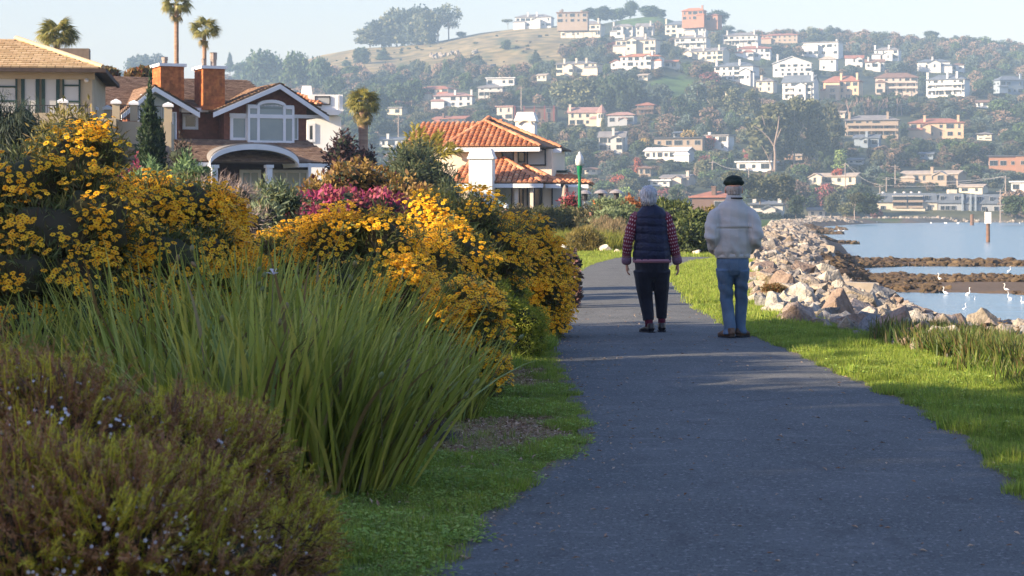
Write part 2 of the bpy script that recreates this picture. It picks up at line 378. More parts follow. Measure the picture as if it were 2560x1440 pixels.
# asphalt path
def asphalt():
    m = M('asphalt', (.106, .112, .108), (.082, .088, .086), rough=.9, scale=1.3, bump=.35, bscale=180, detail=9, spec=.18, bdist=.004)
    t = m.node_tree; N = t.nodes; L = t.links; b = N['Principled BSDF']; old = b.inputs['Base Color'].links[0].from_socket
    tc = N.new('ShaderNodeTexCoord')
    def layer(old, scale, lo, hi, fac, col, sx=1, sy=1, typ='n'):
        mp = N.new('ShaderNodeMapping'); mp.inputs['Scale'].default_value = (sx, sy, 1); L.new(tc.outputs['Object'], mp.inputs[0])
        nz = N.new('ShaderNodeTexNoise'); nz.inputs['Scale'].default_value = scale; nz.inputs['Detail'].default_value = 6; L.new(mp.outputs[0], nz.inputs[0])
        mr = N.new('ShaderNodeMapRange'); mr.inputs[1].default_value = lo; mr.inputs[2].default_value = hi; mr.inputs[4].default_value = fac; L.new(nz.outputs[0], mr.inputs[0])
        mx = N.new('ShaderNodeMix'); mx.data_type = 'RGBA'; L.new(mr.outputs[0], mx.inputs[0]); L.new(old, mx.inputs[6]); mx.inputs[7].default_value = (*col, 1)
        return mx.outputs[2]
    o = layer(old, 120, .54, .68, .6, (.20, .20, .20)); o = layer(o, 70, .54, .66, .8, (.03, .03, .034))
    o = layer(o, 2.2, .52, .7, .5, (.125, .128, .130), 1, .35); o = layer(o, 11, .66, .72, .5, (.13, .13, .125), .5, 1)
    o = layer(o, 34, .60, .63, .8, (.22, .21, .20)); o = layer(o, 5.5, .62, .68, .35, (.17, .17, .165), .35, 1); o = layer(o, 3.5, .60, .75, .45, (.030, .029, .032), 1, .5)
    vo = N.new('ShaderNodeTexVoronoi'); vo.feature = 'DISTANCE_TO_EDGE'; vo.inputs['Scale'].default_value = .32; nz = N.new('ShaderNodeTexNoise'); nz.inputs['Scale'].default_value = 2.5; nz.inputs['Detail'].default_value = 6
    L.new(tc.outputs['Object'], nz.inputs[0]); va = N.new('ShaderNodeMix'); va.data_type = 'VECTOR'; va.inputs[0].default_value = .25; L.new(tc.outputs['Object'], va.inputs[4]); L.new(nz.outputs['Color'], va.inputs[5]); L.new(va.outputs[1], vo.inputs['Vector'])
    mr = N.new('ShaderNodeMapRange'); mr.inputs[1].default_value = .0; mr.inputs[2].default_value = .006; mr.inputs[3].default_value = .3; mr.inputs[4].default_value = 0; L.new(vo.outputs['Distance'], mr.inputs[0])
    mx = N.new('ShaderNodeMix'); mx.data_type = 'RGBA'; L.new(mr.outputs[0], mx.inputs[0]); L.new(o, mx.inputs[6]); mx.inputs[7].default_value = (.02, .019, .02, 1)
    at = N.new('ShaderNodeAttribute'); at.attribute_name = 'dirt'; n2 = N.new('ShaderNodeTexNoise'); n2.inputs['Scale'].default_value = 14; n2.inputs['Detail'].default_value = 8; L.new(tc.outputs['Object'], n2.inputs[0])
    mu = N.new('ShaderNodeMath'); mu.operation = 'MULTIPLY'; L.new(at.outputs['Fac'], mu.inputs[0]); L.new(n2.outputs[0], mu.inputs[1]); m2 = N.new('ShaderNodeMapRange'); m2.inputs[1].default_value = .28; m2.inputs[2].default_value = .5; L.new(mu.outputs[0], m2.inputs[0])
    my = N.new('ShaderNodeMix'); my.data_type = 'RGBA'; L.new(m2.outputs[0], my.inputs[0]); L.new(mx.outputs[2], my.inputs[6]); my.inputs[7].default_value = (.12, .10, .075, 1); o = my.outputs[2]
    L.new(o, b.inputs['Base Color']); return m
ys = np.unique(np.r_[-5, np.arange(-4, 30, .4), np.arange(30, 84, 1.2)])
L_ = pxl(ys)+.02*np.sin(ys*9)+.015*np.sin(ys*23); R_ = pxr(ys)+.02*np.sin(ys*8+1)
rows_ = []
for k in (0, .03, .07, .15, .3, .5, .7, .85, .93, .97, 1): rows_.append(np.stack([L_*(1-k)+R_*k, ys, np.full(len(ys), .022)+.012*math.sin(math.pi*k)], 1))
V = np.array(rows_).transpose(1, 0, 2); nr, nc = V.shape[:2]
sk = V.copy()[:, [0, -1]]; sk[:, :, 2] = -.03
V = np.concatenate([sk[:, :1], V, sk[:, 1:]], 1); nc += 2
i = np.arange(nr-1)[:, None]*nc+np.arange(nc-1)[None, :]
me = mesh_np('path', V.reshape(-1, 3), np.stack([i, i+1, i+nc+1, i+nc], -1).reshape(-1, 4), asphalt(), smooth=False)
dk = np.array([1, 1, .75, .2, 0, 0, 0, 0, 0, .2, .75, 1, 1]); a_ = me.attributes.new('dirt', 'FLOAT', 'POINT'); a_.data.foreach_set('value', np.tile(dk, nr).astype(np.float32))
tag(obj('path', me), kind='structure')

# ---------------------------------------------------------------- grass
g_mat = M('grass_blade', (.1, .2, .03), pal=[(.12, .20, .03), (.18, .28, .035), (.24, .34, .04), (.31, .38, .06), (.25, .27, .07)], trans=.5, rough=.6, spec=.3, oval=.3)
g_dry = M('grass_dry', (.1, .2, .03), pal=[(.34, .27, .14), (.24, .25, .08), (.42, .34, .18)], trans=.35, rough=.7)
def tuft(n, r, h, wd, seed, mats, lean=.5):
    q = np.random.default_rng(seed); a = q.random(n)*6.283; d = np.sqrt(q.random(n))*r
    P = np.stack([np.cos(a)*d, np.sin(a)*d, np.zeros(n)-.004], 1)
    L3 = np.stack([np.cos(a+q.normal(size=n)), np.sin(a+q.normal(size=n)), np.zeros(n)], 1)*lean*q.random(n)[:, None]
    hh = h*(.5+.7*q.random(n)); tip = P+L3*hh[:, None]; tip[:, 2] += hh
    mid = P+L3*hh[:, None]*.3; mid[:, 2] += hh*.55
    b = q.random(n)*6.283; S = np.stack([np.cos(b), np.sin(b), np.zeros(n)], 1)*wd*.5
    V = np.stack([P-S, P+S, mid+S*.85, mid-S*.85, tip], 1).reshape(-1, 3)
    k = np.arange(n)[:, None]*5
    F3 = np.concatenate([k+[0, 1, 2], k+[0, 2, 3], k+[3, 2, 4]], 1).reshape(-1, 3)
    return mesh_np('tuft', V, F3, mats)
T_near = [proto('tuft', tuft(22, .05, .062, .0042, s_, g_mat)) for s_ in range(4)]
T_far = [proto('tuft', tuft(20, .14, .085, .010, 10+s_, g_mat)) for s_ in range(3)]
T_dry = [proto('tuft', tuft(14, .06, .05, .004, 20+s_, g_dry, 1.4)) for s_ in range(2)]
def lay(name, xf, y0, y1, dens, protos, smin, smax, keep=None, label=None):
    """tufts between x edges xf(y) -> (xa, xb)"""
    ymid = np.linspace(y0, y1, 60); xa, xb = xf(ymid); area = np.trapezoid(np.maximum(xb-xa, 0), ymid) if hasattr(np, 'trapezoid') else np.trapz(np.maximum(xb-xa, 0), ymid)
    n = int(area*dens); 
    yy = rng.uniform(y0, y1, int(n*2.2)); xa, xb = xf(yy); wmax = max((xb-xa).max(), .01)
    xx = xa+rng.random(len(yy))*wmax; ok = xx < xb; xx, yy = xx[ok][:n], yy[ok][:n]
    if keep is not None: k = keep(xx, yy); xx, yy = xx[k], yy[k]
    P = np.stack([xx, yy, height(xx, yy)], 1)
    cl = np.clip(.78+.42*vnoise(xx, yy, .28, 9)+.25*vnoise(xx, yy, .11, 3), .3, 2)
    sc_ = rng.uniform(smin, smax, len(xx))*cl
    rot = np.stack([rng.normal(size=len(xx))*.1, rng.normal(size=len(xx))*.1, rng.random(len(xx))*6.28], 1)
    return scatter(name, P, rot, sc_, protos)
def mulchy(x, y):
    n1 = vnoise(x, y, .9, 4)+.7*vnoise(x, y, .31, 8)
    return ((np.abs(y-12.3-.2*n1) < 1.0) | (np.abs(y-16.6-.3*n1) < 1.3) | (n1 > .95)) & (x < pxl(y)-.14-.10*np.sin(y*5))
a = lay('lawn_grass', lambda y: (pxl(y)-2.1, pxl(y)+.05+.03*np.sin(y*9)), 6.6, 21, 760, T_near, .55, 1.25, keep=lambda x, y: ~(mulchy(x, y) & (rng.random(len(x)) < .96)))
tag(a, 'green grass verge along the left edge of the path with bare mulch patches', 'grass')
clv = M('clover', (.2, .3, .06), pal=[(.20, .32, .06), (.30, .42, .09), (.24, .34, .06), (.36, .42, .12)], trans=.35, rough=.6, oval=.25)
def clover(seed):
    q = np.random.default_rng(seed); n = 26; a = q.random(n)*6.28; d = np.sqrt(q.random(n))*.055; P = np.stack([np.cos(a)*d, np.sin(a)*d, .012+.03*q.random(n)], 1)
    V, Q = leafquads(P, np.stack([np.cos(a), np.sin(a), q.normal(size=n)*.3], 1), unit(n, q)*.4+[0, 0, 1], q.uniform(.010, .02, n), .014); return mesh_np('clover', V, Q, clv)
CLV = [proto('clover', clover(s_)) for s_ in range(3)]
a = lay('clover', lambda y: (pxl(y)-2.1, pxl(y)+.04+.05*np.sin(y*7)), 6.6, 16, 330, CLV, .8, 1.5, keep=lambda x, y: ~mulchy(x, y) & ((y < 11.3) | (rng.random(len(x)) < .5)))
tag(a, 'bright green clover carpeting the left verge nearest the camera', 'clover')
a = lay('lawn_grass', lambda y: (pxr(y)-.05+.03*np.sin(y*7), xe(y)+.25), 8.5, 24, 800, T_near, .8, 1.7)
tag(a, 'bright sunlit grass strip between the path and the stones', 'grass')
a = lay('clover', lambda y: (pxr(y)-.04, xe(y)+.2), 9, 30, 60, CLV, .9, 1.9)
tag(a, 'clover and broad leaved weeds in the sunlit grass strip', 'clover')
a = lay('lawn_grass', lambda y: (pxr(y)-.05, xe(y)+.2), 24, 62, 170, T_far, .8, 1.3)
tag(a, 'far lawn grass behind the walkers beside the rocks', 'grass')
a = lay('lawn_grass', lambda y: (xe(y)-5.5, xe(y)-.3), 62, 125, 30, T_far, 1.2, 2.2)
tag(a, 'small green lawn patch beyond the man beside the pale rocks', 'grass')
a = lay('lawn_grass', lambda y: (pxl(y)-3.2, pxl(y)+.03), 42, 70, 130, T_far, .8, 1.3)
tag(a, 'oval lawn left of the far path bend', 'grass')
a = lay('lawn_grass', lambda y: (pxl(y)-1.2, pxl(y)+.03), 20, 42, 200, T_far, .5, 1.0)
tag(a, 'narrow grass edge between the flowering bushes and the far path', 'grass')
a = lay('dry_grass', lambda y: (pxl(y)-2.1, pxl(y)+.02), 6.6, 21, 130, T_dry, .7, 1.4)
tag(a, 'dry straw coloured grass mixed into the left verge', 'grass')
a = lay('dry_grass', lambda y: (pxr(y)-.02, xe(y)+.25), 9, 40, 45, T_dry, .8, 1.5)
tag(a, 'dry straw coloured grass mixed into the sunlit strip', 'grass')
# mulch chips and fallen leaves
chip = M('wood_chip', (.2, .13, .08), pal=[(.18, .11, .07), (.34, .22, .14), (.50, .38, .26), (.22, .12, .08)], rough=.9)
P = []; 
def chips(n, xf, y0, y1, cond=None):
    yy = rng.uniform(y0, y1, n); xa, xb = xf(yy); xx = xa+rng.random(n)*(xb-xa)
    if cond is not None: k = cond(xx, yy); xx, yy = xx[k], yy[k]
    return np.stack([xx, yy, height(xx, yy)+.012], 1)
P = np.vstack([chips(34000, lambda y: (pxl(y)-2.2, pxl(y)), 7, 19, mulchy), chips(5000, lambda y: (pxl(y)-2.0, pxl(y)), 7, 19)])
V, Q = leafquads(P, unit(len(P))*[1, 1, .25], unit(len(P))*.35+[0, 0, 1], rng.uniform(.015, .05, len(P)), .014)
tag(obj('bark_mulch', mesh_np('bark_mulch', V, Q, chip)), 'brown bark mulch and dry leaf litter on the left verge', 'mulch', kind='stuff')
P = chips(420, lambda y: (pxl(y), pxl(y)+.5*rng.random(len(y))+.1), 7, 24); P2 = chips(520, lambda y: (pxl(y), pxr(y)), 7, 28)
P = np.vstack([P, P2]); P[:, 2] += .022
V, Q = leafquads(P, unit(len(P))*[1, 1, .2], unit(len(P))*.3+[0, 0, 1], rng.uniform(.012, .045, len(P)), .013)
tag(obj('fallen_leaves', mesh_np('fallen_leaves', V, Q, chip)), 'small dry leaves and twigs scattered on the asphalt', 'leaves', kind='stuff')

# ---------------------------------------------------------------- riprap stones
rock_mat = M('riprap_stone', (.4, .33, .26), col2=(.62, .62, .62), pal=[(.30, .24, .18), (.36, .31, .24), (.21, .20, .19), (.31, .255, .21), (.42, .39, .33), (.26, .22, .18), (.36, .30, .23)], src='object', scale=3.5, bump=.8, bscale=9, detail=8, rough=.9, bdist=.05)
algae = M('weedy_stone', (.12, .08, .05), col2=(.55, .55, .5), pal=[(.10, .07, .04), (.16, .11, .06), (.075, .055, .04), (.13, .085, .05)], src='object', scale=5, bump=.9, bscale=14, rough=.75, bdist=.04)
def rock_mesh(seed, mat, flat=.65, nn=15, sub=True, sm=False):
    q = np.random.default_rng(seed); pts = unit(nn, q)*q.uniform(.75, 1.05, nn)[:, None]*np.array([1, q.uniform(.6, .95), q.uniform(flat-.15, flat+.15)])
    bm = bmesh.new(); [bm.verts.new(p) for p in pts]; r_ = bmesh.ops.convex_hull(bm, input=bm.verts)
    bmesh.ops.delete(bm, geom=[v for v in bm.verts if not v.link_faces], context='VERTS')
    bmesh.ops.bevel(bm, geom=list(bm.edges), offset=.02, segments=1, affect='EDGES')
    if sub:
        bmesh.ops.triangulate(bm, faces=list(bm.faces)); bmesh.ops.subdivide_edges(bm, edges=[e for e in bm.edges if e.calc_length() > .3], cuts=1, use_grid_fill=False)
        bmesh.ops.triangulate(bm, faces=list(bm.faces))
        for v in bm.verts:
            c = v.co; v.co = c*(1+.05*math.sin(c.x*9+seed)+.05*math.sin(c.y*11+c.z*7+seed))
    me = bpy.data.meshes.new('rock'); bm.to_mesh(me); bm.free(); me.materials.append(mat)
    me.polygons.foreach_set('use_smooth', np.full(len(me.polygons), sm)); return me
RM = [rock_mesh(s_, rock_mat, (.5, .72, .6, .85)[s_ % 4]) for s_ in range(12)]; RA = [rock_mesh(30+s_, algae, .6, 18) for s_ in range(6)]
RMO = [proto('rock', m_) for m_ in RM]; RAO = [proto('rock', m_) for m_ in RA]
SLK = .70
RCOL = dict(tan=(.31, .265, .20), cream=(.43, .395, .33), pinkish=(.34, .28, .235), grey=(.22, .22, .215), sandy=(.36, .315, .25), rusty=(.26, .195, .15))
RMC = {}
def coloured_rock(i, c):
    if (i, c) not in RMC:
        m_ = bpy.data.materials.get('stone_'+c) or M('stone_'+c, RCOL[c], tuple(v*.6 for v in RCOL[c]), scale=3.5, bump=.8, bscale=9, detail=8, rough=.9, bdist=.05)
        me = RM[i].copy(); me.materials.clear(); me.materials.append(m_); RMC[(i, c)] = me
    return RMC[(i, c)]
cand = []
def try_rock(x, y, r, z=None):
    for (a, b, c) in cand[-420:]:
        if (a-x)**2+(b-y)**2 < ((r+c)*.60)**2: return False
    cand.append((x, y, r)); return True
for yb in np.arange(16.5, 95, .5):
    Wd = 6.8 if yb < 47 else 6.5
    for k in range(int(60 if yb < 60 else 36)):
        s_ = random.uniform(-.25, Wd) if yb > 24 else random.uniform(.0, Wd)
        y_ = yb+random.uniform(0, .5); big = random.random() < (.07 if s_ < 4 else .02)
        if 43.0 < y_ < 49.2 and .163 < (xe(y_)+s_)/y_ < .188: continue
        try_rock(xe(y_)+s_, y_, random.uniform(.30, .46) if big else random.uniform(.10, .28))
# a few big slabs seen in the photograph
slabs = [(2108, 752, 45, .30, 'rusty boulder touching the left end of the concrete block'), (1925, 690, 37, .62, 'peaked tan boulder beside the man, tallest on the bank'), (1985, 722, 33, .72, 'broad pale flat slab resting on the bank above the lawn'),
         (2045, 715, 36, .42, 'squarish pale boulder at the right end of the big slab'), (2205, 805, 31, .38, 'dark grey pointed boulder among the pale stones nearest the water'),
         (2100, 735, 37, .45, 'reddish brown boulder just left of the concrete block'), (2150, 850, 24.5, .30, 'tan boulder at the lower lawn edge near the reeds'),
         (2265, 852, 24, .42, 'blue grey shaded slab in front of the brown stones'), (2330, 845, 25.5, .36, 'grey triangular boulder above the reeds'), (2030, 800, 27.5, .30, 'cream boulder half way down the lawn edge')]
cand.sort(key=lambda c: -c[2]/c[1])
vis = [c for c in cand if 1860 < 1280+F*c[0]/c[1] < 2600]
top = vis[:285]; ts = set(id(c) for c in top)
cl_w = ('cream', 'tan', 'grey brown', 'pinkish', 'pale', 'sandy')
def rock_place(c, i):
    x, y, r = c; s_ = x-xe(y)
    low = s_ > (6.2 if y < 47 else 2.3)
    return (x, y, zh(x, y)+r*.08), low
NO = []
for i, c in enumerate(top):
    loc, low = rock_place(c, i); px = 1280+F*c[0]/c[1]
    ri = random.randrange(12); rc = random.choice(list(RCOL)); o = obj('rock', random.choice(RA) if low else coloured_rock(ri, rc), loc=loc, rot=(random.uniform(-.4, .4), random.uniform(-.4, .4), random.uniform(0, 6.28)), scl=(c[2]*1.12,)*3)
    sz = 'large' if c[2] > .5 else ('middling' if c[2] > .3 else 'small')
    wh = ('by the lawn' if c[0]-xe(c[1]) < 1.2 else 'mid bank' if c[0]-xe(c[1]) < 3.2 else 'low near the mud')
    zone = 'near the reeds' if c[1] < 26 else 'past the reeds' if c[1] < 34 else 'near the block' if c[1] < 46 else 'beyond the block' if c[1] < 62 else 'far along the shore'
    NO.append((o, px, f'{sz} brown weedy stone', f'{sz} brown weedy stones', f'{wh}, {zone}') if low else (o, px, f'{sz} {("flat", "angular", "chunky", "tall")[ri % 4]} {rc} boulder', f'{sz} {("flat", "angular", "chunky", "tall")[ri % 4]} {rc} boulders', f'{wh}, {zone}'))
    if low: tag(o, None, 'rock', 'weed covered stones at the foot of the bank')
    else: tag(o, None, 'rock', 'boulders of the stone bank')
number_off(NO)
for (px_, py_, D_, r_, lb) in slabs:
    p = PW(px_, py_, D_); p.z = max(p.z, zh(p.x, p.y)+r_*.1)
    tag(obj('rock', RM[int(px_) % 12], loc=p, rot=(.2, -.25, random.uniform(0, 6)), scl=(r_*SLK, r_*.8*SLK, r_*.62*SLK)), lb, 'rock', 'boulders of the stone bank')
rest = [c for c in cand if id(c) not in ts]
def rocks_rest(name, lst, protos, label, k=1.12):
    if name == 'far_bank_stones': lst = [c for c in lst if c[1] > 500 or c[0]-xe(c[1]) < 3.0]
    P = [(x_, y_, zh(x_, y_)+r_*.08) for x_, y_, r_ in lst]
    n = len(P); rot = np.stack([rng.uniform(-.4, .4, n), rng.uniform(-.4, .4, n), rng.uniform(0, 6.28, n)], 1)
    return tag(scatter(name, P, rot, np.array([c[2]*k for c in lst]), protos), label, 'rocks')
rocks_rest('bank_stones', [c for c in rest if not rock_place(c, 0)[1]], RMO, 'mass of smaller pale stones filling the bank')
low_l = [c for c in rest if rock_place(c, 0)[1]]
far = []
for _ in range(5200):
    y_ = 95*math.exp(random.random()*1.75); s_ = random.uniform(-1, 4.6); far.append((xe(y_)+s_, y_, random.uniform(.2, .55)))
for _ in range(800):
    x_ = random.uniform(70, 420); far.append((x_, random.uniform(632, 639), random.uniform(.4, 1.0)))
rocks_rest('far_bank_stones', far, RMO, 'far stretch of pale stones along the shore')
xx = []
for _ in range(60000):
    y_ = random.uniform(36, 130) if random.random() < .75 else random.uniform(130, 345); x_ = xe(y_)+random.uniform(3.5, 32)
    if x_/y_ > .30: continue
    xx.append((x_, y_))
xx = np.array(xx); bb = bars(xx[:, 0], xx[:, 1]); nz = vnoise(xx[:, 0], xx[:, 1], 2.6, 6)
pool = ((xx[:, 0]-16.5)/5)**2+((xx[:, 1]-71)/4.5)**2 < 1
k = (bb > .45) & (nz > -.35) & ~pool
xx = xx[k][:9000]
lst = [(a, b, random.uniform(.07, .26)*(1+max(0, b-80)/110)*(1.5 if random.random() < .06 else 1)) for a, b in xx]
rocks_rest('tideflat_stones', low_l+lst, RAO, 'brown weed covered stones on the exposed tide flats', 1.0)
# wet pool floor
cb = MB(); f0 = (2118-1280)/F*50; cb.box((-.40, -.3, -.5), (.40, .3, .19))
o = cb.build('concrete_block', M('pale_concrete', (.42, .36, .28), (.34, .29, .23), bump=.3, bscale=12, scale=3)); o.location = (8.42, 48, -.47); o.rotation_euler = (0, .03, -.12)
tag(o, 'long rectangular tan concrete block lying among the stones near the water', 'concrete block')
# ================================================================ NEAR HOUSES
class Fr:
    """local frame of a house: x along its front, y into the house, z up"""
    def __init__(s, px, D, ang): s.o = Vector((GX(px, D), D, 0)); s.a = R(ang); s.c = math.cos(s.a); s.s = math.sin(s.a)
    def P(s, px, py, off=0.0):
        k = (px-1280)/F; q = (k*(s.o.y+off*s.c)-s.o.x+off*s.s)/(s.c-k*s.s); D = s.o.y+q*s.s+off*s.c
        return Vector((q, off, GZ(py, D)))
    def rect(s, mb, x0, y0, x1, y1, off, th, m=0):
        a = s.P(x0, y0, off); b = s.P(x1, y1, off); mb.box((a.x, off, a.z), (b.x, off+th, b.z), m); return a, b
    def empty(s, name, label, cat): return empty(name, (s.o.x, s.o.y, 0), label, cat, rz=s.a)
stucco = M('beige_stucco', (.40, .34, .24), (.36, .30, .21), scale=1.2, bump=.25, bscale=60, bdist=.01)
green_trim = M('dark_green_trim', (.02, .05, .045), rough=.5)
blind = M('window_blind', (.42, .43, .42), (.38, .39, .38), scale=.8, rough=.35, spec=.6)
glass = M('window_glass', (.03, .045, .055), (.05, .07, .08), scale=1.5, rough=.06, spec=1.0)
paleglass = M('pale_window', (.22, .31, .33), (.16, .25, .28), scale=.9, rough=.12, spec=.9)
white_tr = M('white_trim', (.72, .74, .76), (.66, .68, .70), scale=2, rough=.55)
bshing = M('brown_wall_shingle', (.20, .078, .048), (.13, .050, .032), scale=6, val=.35, rough=.85)
chim_m = M('chimney_shingle', (.42, .15, .045), (.28, .085, .03), scale=7, val=.28, rough=.85)
roof_b = M('brown_roof_shingle', (.2, .13, .09), pal=[(.15, .09, .06), (.22, .14, .095), (.27, .18, .12), (.18, .11, .075)], rough=.9)
roof_t = M('tan_roof_tile', (.45, .32, .18), pal=[(.38, .27, .15), (.46, .34, .19), (.52, .39, .24), (.42, .29, .16)], rough=.85)
roof_u = M('roof_underlay', (.10, .07, .05), rough=.9)
terra = M('terracotta_tile', (.55, .2, .08), col2=(.75, .68, .62), pal=[(.46, .18, .085), (.54, .24, .12), (.38, .14, .07), (.60, .32, .18), (.48, .20, .10)], src='object', scale=6, rough=.85)
terra_s = M('terracotta_tile_mass', (.55, .2, .08), pal=[(.46, .18, .085), (.54, .24, .12), (.38, .14, .07), (.60, .32, .18), (.48, .20, .10)], rough=.85)
cream = M('cream_stucco', (.70, .60, .48), (.66, .56, .45), scale=1.0, bump=.2, bscale=50, bdist=.01)
whitewall = M('white_stucco', (.78, .78, .76), (.73, .73, .72), scale=.8, bump=.15, bscale=50, bdist=.01)
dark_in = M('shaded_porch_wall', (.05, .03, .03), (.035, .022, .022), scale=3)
iron = M('dark_iron', (.03, .03, .035), rough=.5)
metal = M('flue_metal', (.32, .27, .24), (.22, .18, .16), scale=5, rough=.5, metal=.6)
grey_roof = M('grey_porch_roof', (.20, .19, .18), (.17, .16, .155), scale=3)

def inpoly(u, v, poly):
    ins = False; n = len(poly)
    for i in range(n):
        (x1, y1), (x2, y2) = poly[i], poly[(i+1) % n]
        if (y1 > v) != (y2 > v) and u < (x2-x1)*(v-y1)/(y2-y1)+x1: ins = not ins
    return ins
def plane_frame(poly):
    p = [Vector(q) for q in poly]; n = (p[1]-p[0]).cross(p[2]-p[0]).normalized()
    if n.z < 0: n = -n
    d = (Vector((0, 0, -1))-n*n.dot(Vector((0, 0, -1)))).normalized(); a = d.cross(n).normalized()   # a across, d downhill
    return p, n, d, a
def roof_slab(root, poly, th, mat, name='roof'):
    p, n, d, a = plane_frame(poly)
    return MB().prism([q-n*th for q in p], n*th).build(name, mat, root)
def tile_field(poly, cw, rh, off=.0):
    p, n, d, a = plane_frame(poly); o = p[0]; pl = [((q-o).dot(a), (q-o).dot(d)) for q in p]
    us_ = [q[0] for q in pl]; vs_ = [q[1] for q in pl]; out = []
    vmax = max(vs_); k = 0; v = vmax-rh/2
    while v > min(vs_):
        u = math.floor(min(us_)/cw)*cw+(cw/2 if off and k % 2 else 0)
        while u < max(us_):
            if inpoly(u+cw/2, v, pl): out.append(o+a*(u+cw/2)+d*v)
            u += cw
        v -= rh; k += 1
    M3 = Matrix((a, d, n)).transposed()
    return out, M3
def shingles(root, polys, cw, rh, mat, name='shingle', th=.03):
    """overlapping flat shingles, all in one joined part"""
    V = []; Fq = []
    for poly in polys:
        pts, M3 = tile_field(poly, cw, rh, 1)
        A = np.array(M3)
        for p_ in pts:
            w_ = cw*random.uniform(.9, .99); l_ = rh*1.15; j = random.uniform(-.006, .008)
            loc = np.array([(-w_/2, -l_/2, .004), (w_/2, -l_/2, .004), (w_/2, l_/2, th+j), (-w_/2, l_/2, th+j), (w_/2, l_/2, -.01), (-w_/2, l_/2, -.01)])
            b = len(V); V += list(loc@A.T+np.array(p_)); Fq += [(b, b+1, b+2, b+3), (b+3, b+2, b+4, b+5)]
    o = obj(name, mesh_np(name, V, Fq, mat), root); o['kind'] = 'stuff'; return o
def barrel(mat):
    mb = MB(); n = 6; v = []
    for k, (yy, r_, zz) in enumerate(((-.24, .105, .0), (.24, .13, .035))):
        for j in range(n+1):
            q = math.pi*j/n; v.append((r_*math.cos(q), yy, zz+r_*.85*math.sin(q)))
    f = [(j, j+1, n+1+j+1, n+1+j) for j in range(n)]+[tuple(range(n+1, 2*n+2))]
    mb.add(v, f); return mb.me('tile', mat)
BAR, BARS = barrel(terra), barrel(terra_s)
def barrels(root, polys, cw=.285, rh=.40, cap=300):
    allp = []
    for poly in polys:
        pts, M3 = tile_field(poly, cw, rh); allp += [(p_, M3) for p_ in pts]
    allp.sort(key=lambda t: (root.matrix_basis.to_3x3()@t[0]).y if False else t[0].y)
    A = allp[:cap]
    for p_, M3 in A:
        o = obj('tile', BAR, root); o.matrix_local = Matrix.Translation(p_) @ (M3 @ Euler((random.uniform(-.02, .02), 0, random.uniform(-.03, .03))).to_matrix()).to_4x4()
    B = allp[cap:]
    if B:
        bv = np.array([v.co[:] for v in BARS.vertices]); bf = [tuple(p.vertices) for p in BARS.polygons]; V = []; Fc = []
        for p_, M3 in B:
            b = len(V); V += list(bv@np.array(M3).T+np.array(p_)); Fc += [tuple(b+i for i in f) for f in bf]
        me = bpy.data.meshes.new('tile'); me.from_pydata([tuple(v) for v in V], [], Fc); me.materials.append(terra_s); o = obj('tile_mass', me, root); o['kind'] = 'stuff'
def ridge_caps(root, a, b, step=.38):
    a, b = Vector(a), Vector(b); L = (b-a).length; n = max(1, int(L/step)); d = (b-a).normalized()
    up = Vector((0, 0, 1)); x = d.cross(up).normalized(); u = x.cross(d)
    mb = MB()
    for i in range(n):
        c = a+d*(i+.5)*L/n; M4 = Matrix((x, d, u)).transposed()
        bv = [M4@Vector((v.co.x*1.15, v.co.y, v.co.z+.02+random.uniform(-.01, .01)))+c for v in BARS.vertices]; mb.add(bv, [tuple(p.vertices) for p in BARS.polygons])
    mb.build('ridge_cap', terra_s, root)
def window(root, fr, x0, y0, x1, y1, off, frame, pane, fw=.09, bars_=(), dep=.10, name='window'):
    """framed window let into a wall whose face is at `off`"""
    a = fr.P(x0, y0, off); b = fr.P(x1, y1, off); xa, xb, za, zb = a.x, b.x, b.z, a.z
    f = MB()
    f.box((xa, off-.05, za), (xa+fw, off+dep, zb)); f.box((xb-fw, off-.05, za), (xb, off+dep, zb))
    f.box((xa+fw, off-.052, zb-fw), (xb-fw, off+dep, zb)); f.box((xa+fw, off-.056, za), (xb-fw, off+dep, za+fw))
    for t, ori in bars_:
        if ori == 'v': xm = xa+(xb-xa)*t; f.box((xm-.03, off-.045, za+fw), (xm+.03, off+dep*.8, zb-fw))
        else: zm = zb-(zb-za)*t; f.box((xa+fw, off-.047, zm-.03), (xb-fw, off+dep*.8, zm+.03))
    fo = f.build(name, frame, root)
    MB().box((xa+fw*.5, off-.012, za+fw*.5), (xb-fw*.5, off+.01, zb-fw*.5)).build('pane', pane, fo)
    return fo

# ---------- beige stucco house, far left
H = Fr(120, 70, 8); r = H.empty('stucco_house', 'beige stucco house with tan hipped roof and dark green doors, cut by the left edge', 'house')
P = H.P
eL = P(-420, 168, -.55); eR = P(257, 165, -.55); rz_ = P(20, 98, 3.6).z
D_ = 8.0; rd = (eR.z+eL.z)/2
e0, e1, e2, e3 = Vector((eL.x, -.55, rd)), Vector((eR.x, -.55, rd)), Vector((eR.x, D_, rd)), Vector((eL.x, D_, rd))
rx1 = P(40, 98, 3.7).x; rx0 = P(-260, 98, 3.7).x; r0, r1 = Vector((rx0, 3.7, rz_)), Vector((rx1, 3.7, rz_))
polys = [[e0, e1, r1, r0], [e1, e2, r1], [e2, e3, r0, r1], [e3, e0, r0]]
for q in polys: roof_slab(r, q, .12, roof_u)
shingles(r, polys[:2], .30, .30, roof_t, 'roof_tile', .05)
MB().tube([e1+Vector((.0, 0, .04)), r1+Vector((0, 0, .06))], .09, 6).build('ridge_cap', roof_t, r)
g = MB(); g.box((e0.x, -.66, rd-.16), (e1.x+.02, -.55, rd-.02)); g.box((e1.x, -.66, rd-.161), (e1.x+.11, D_, rd-.021)); g.build('gutter', M('brown_gutter', (.06, .045, .04)), r)
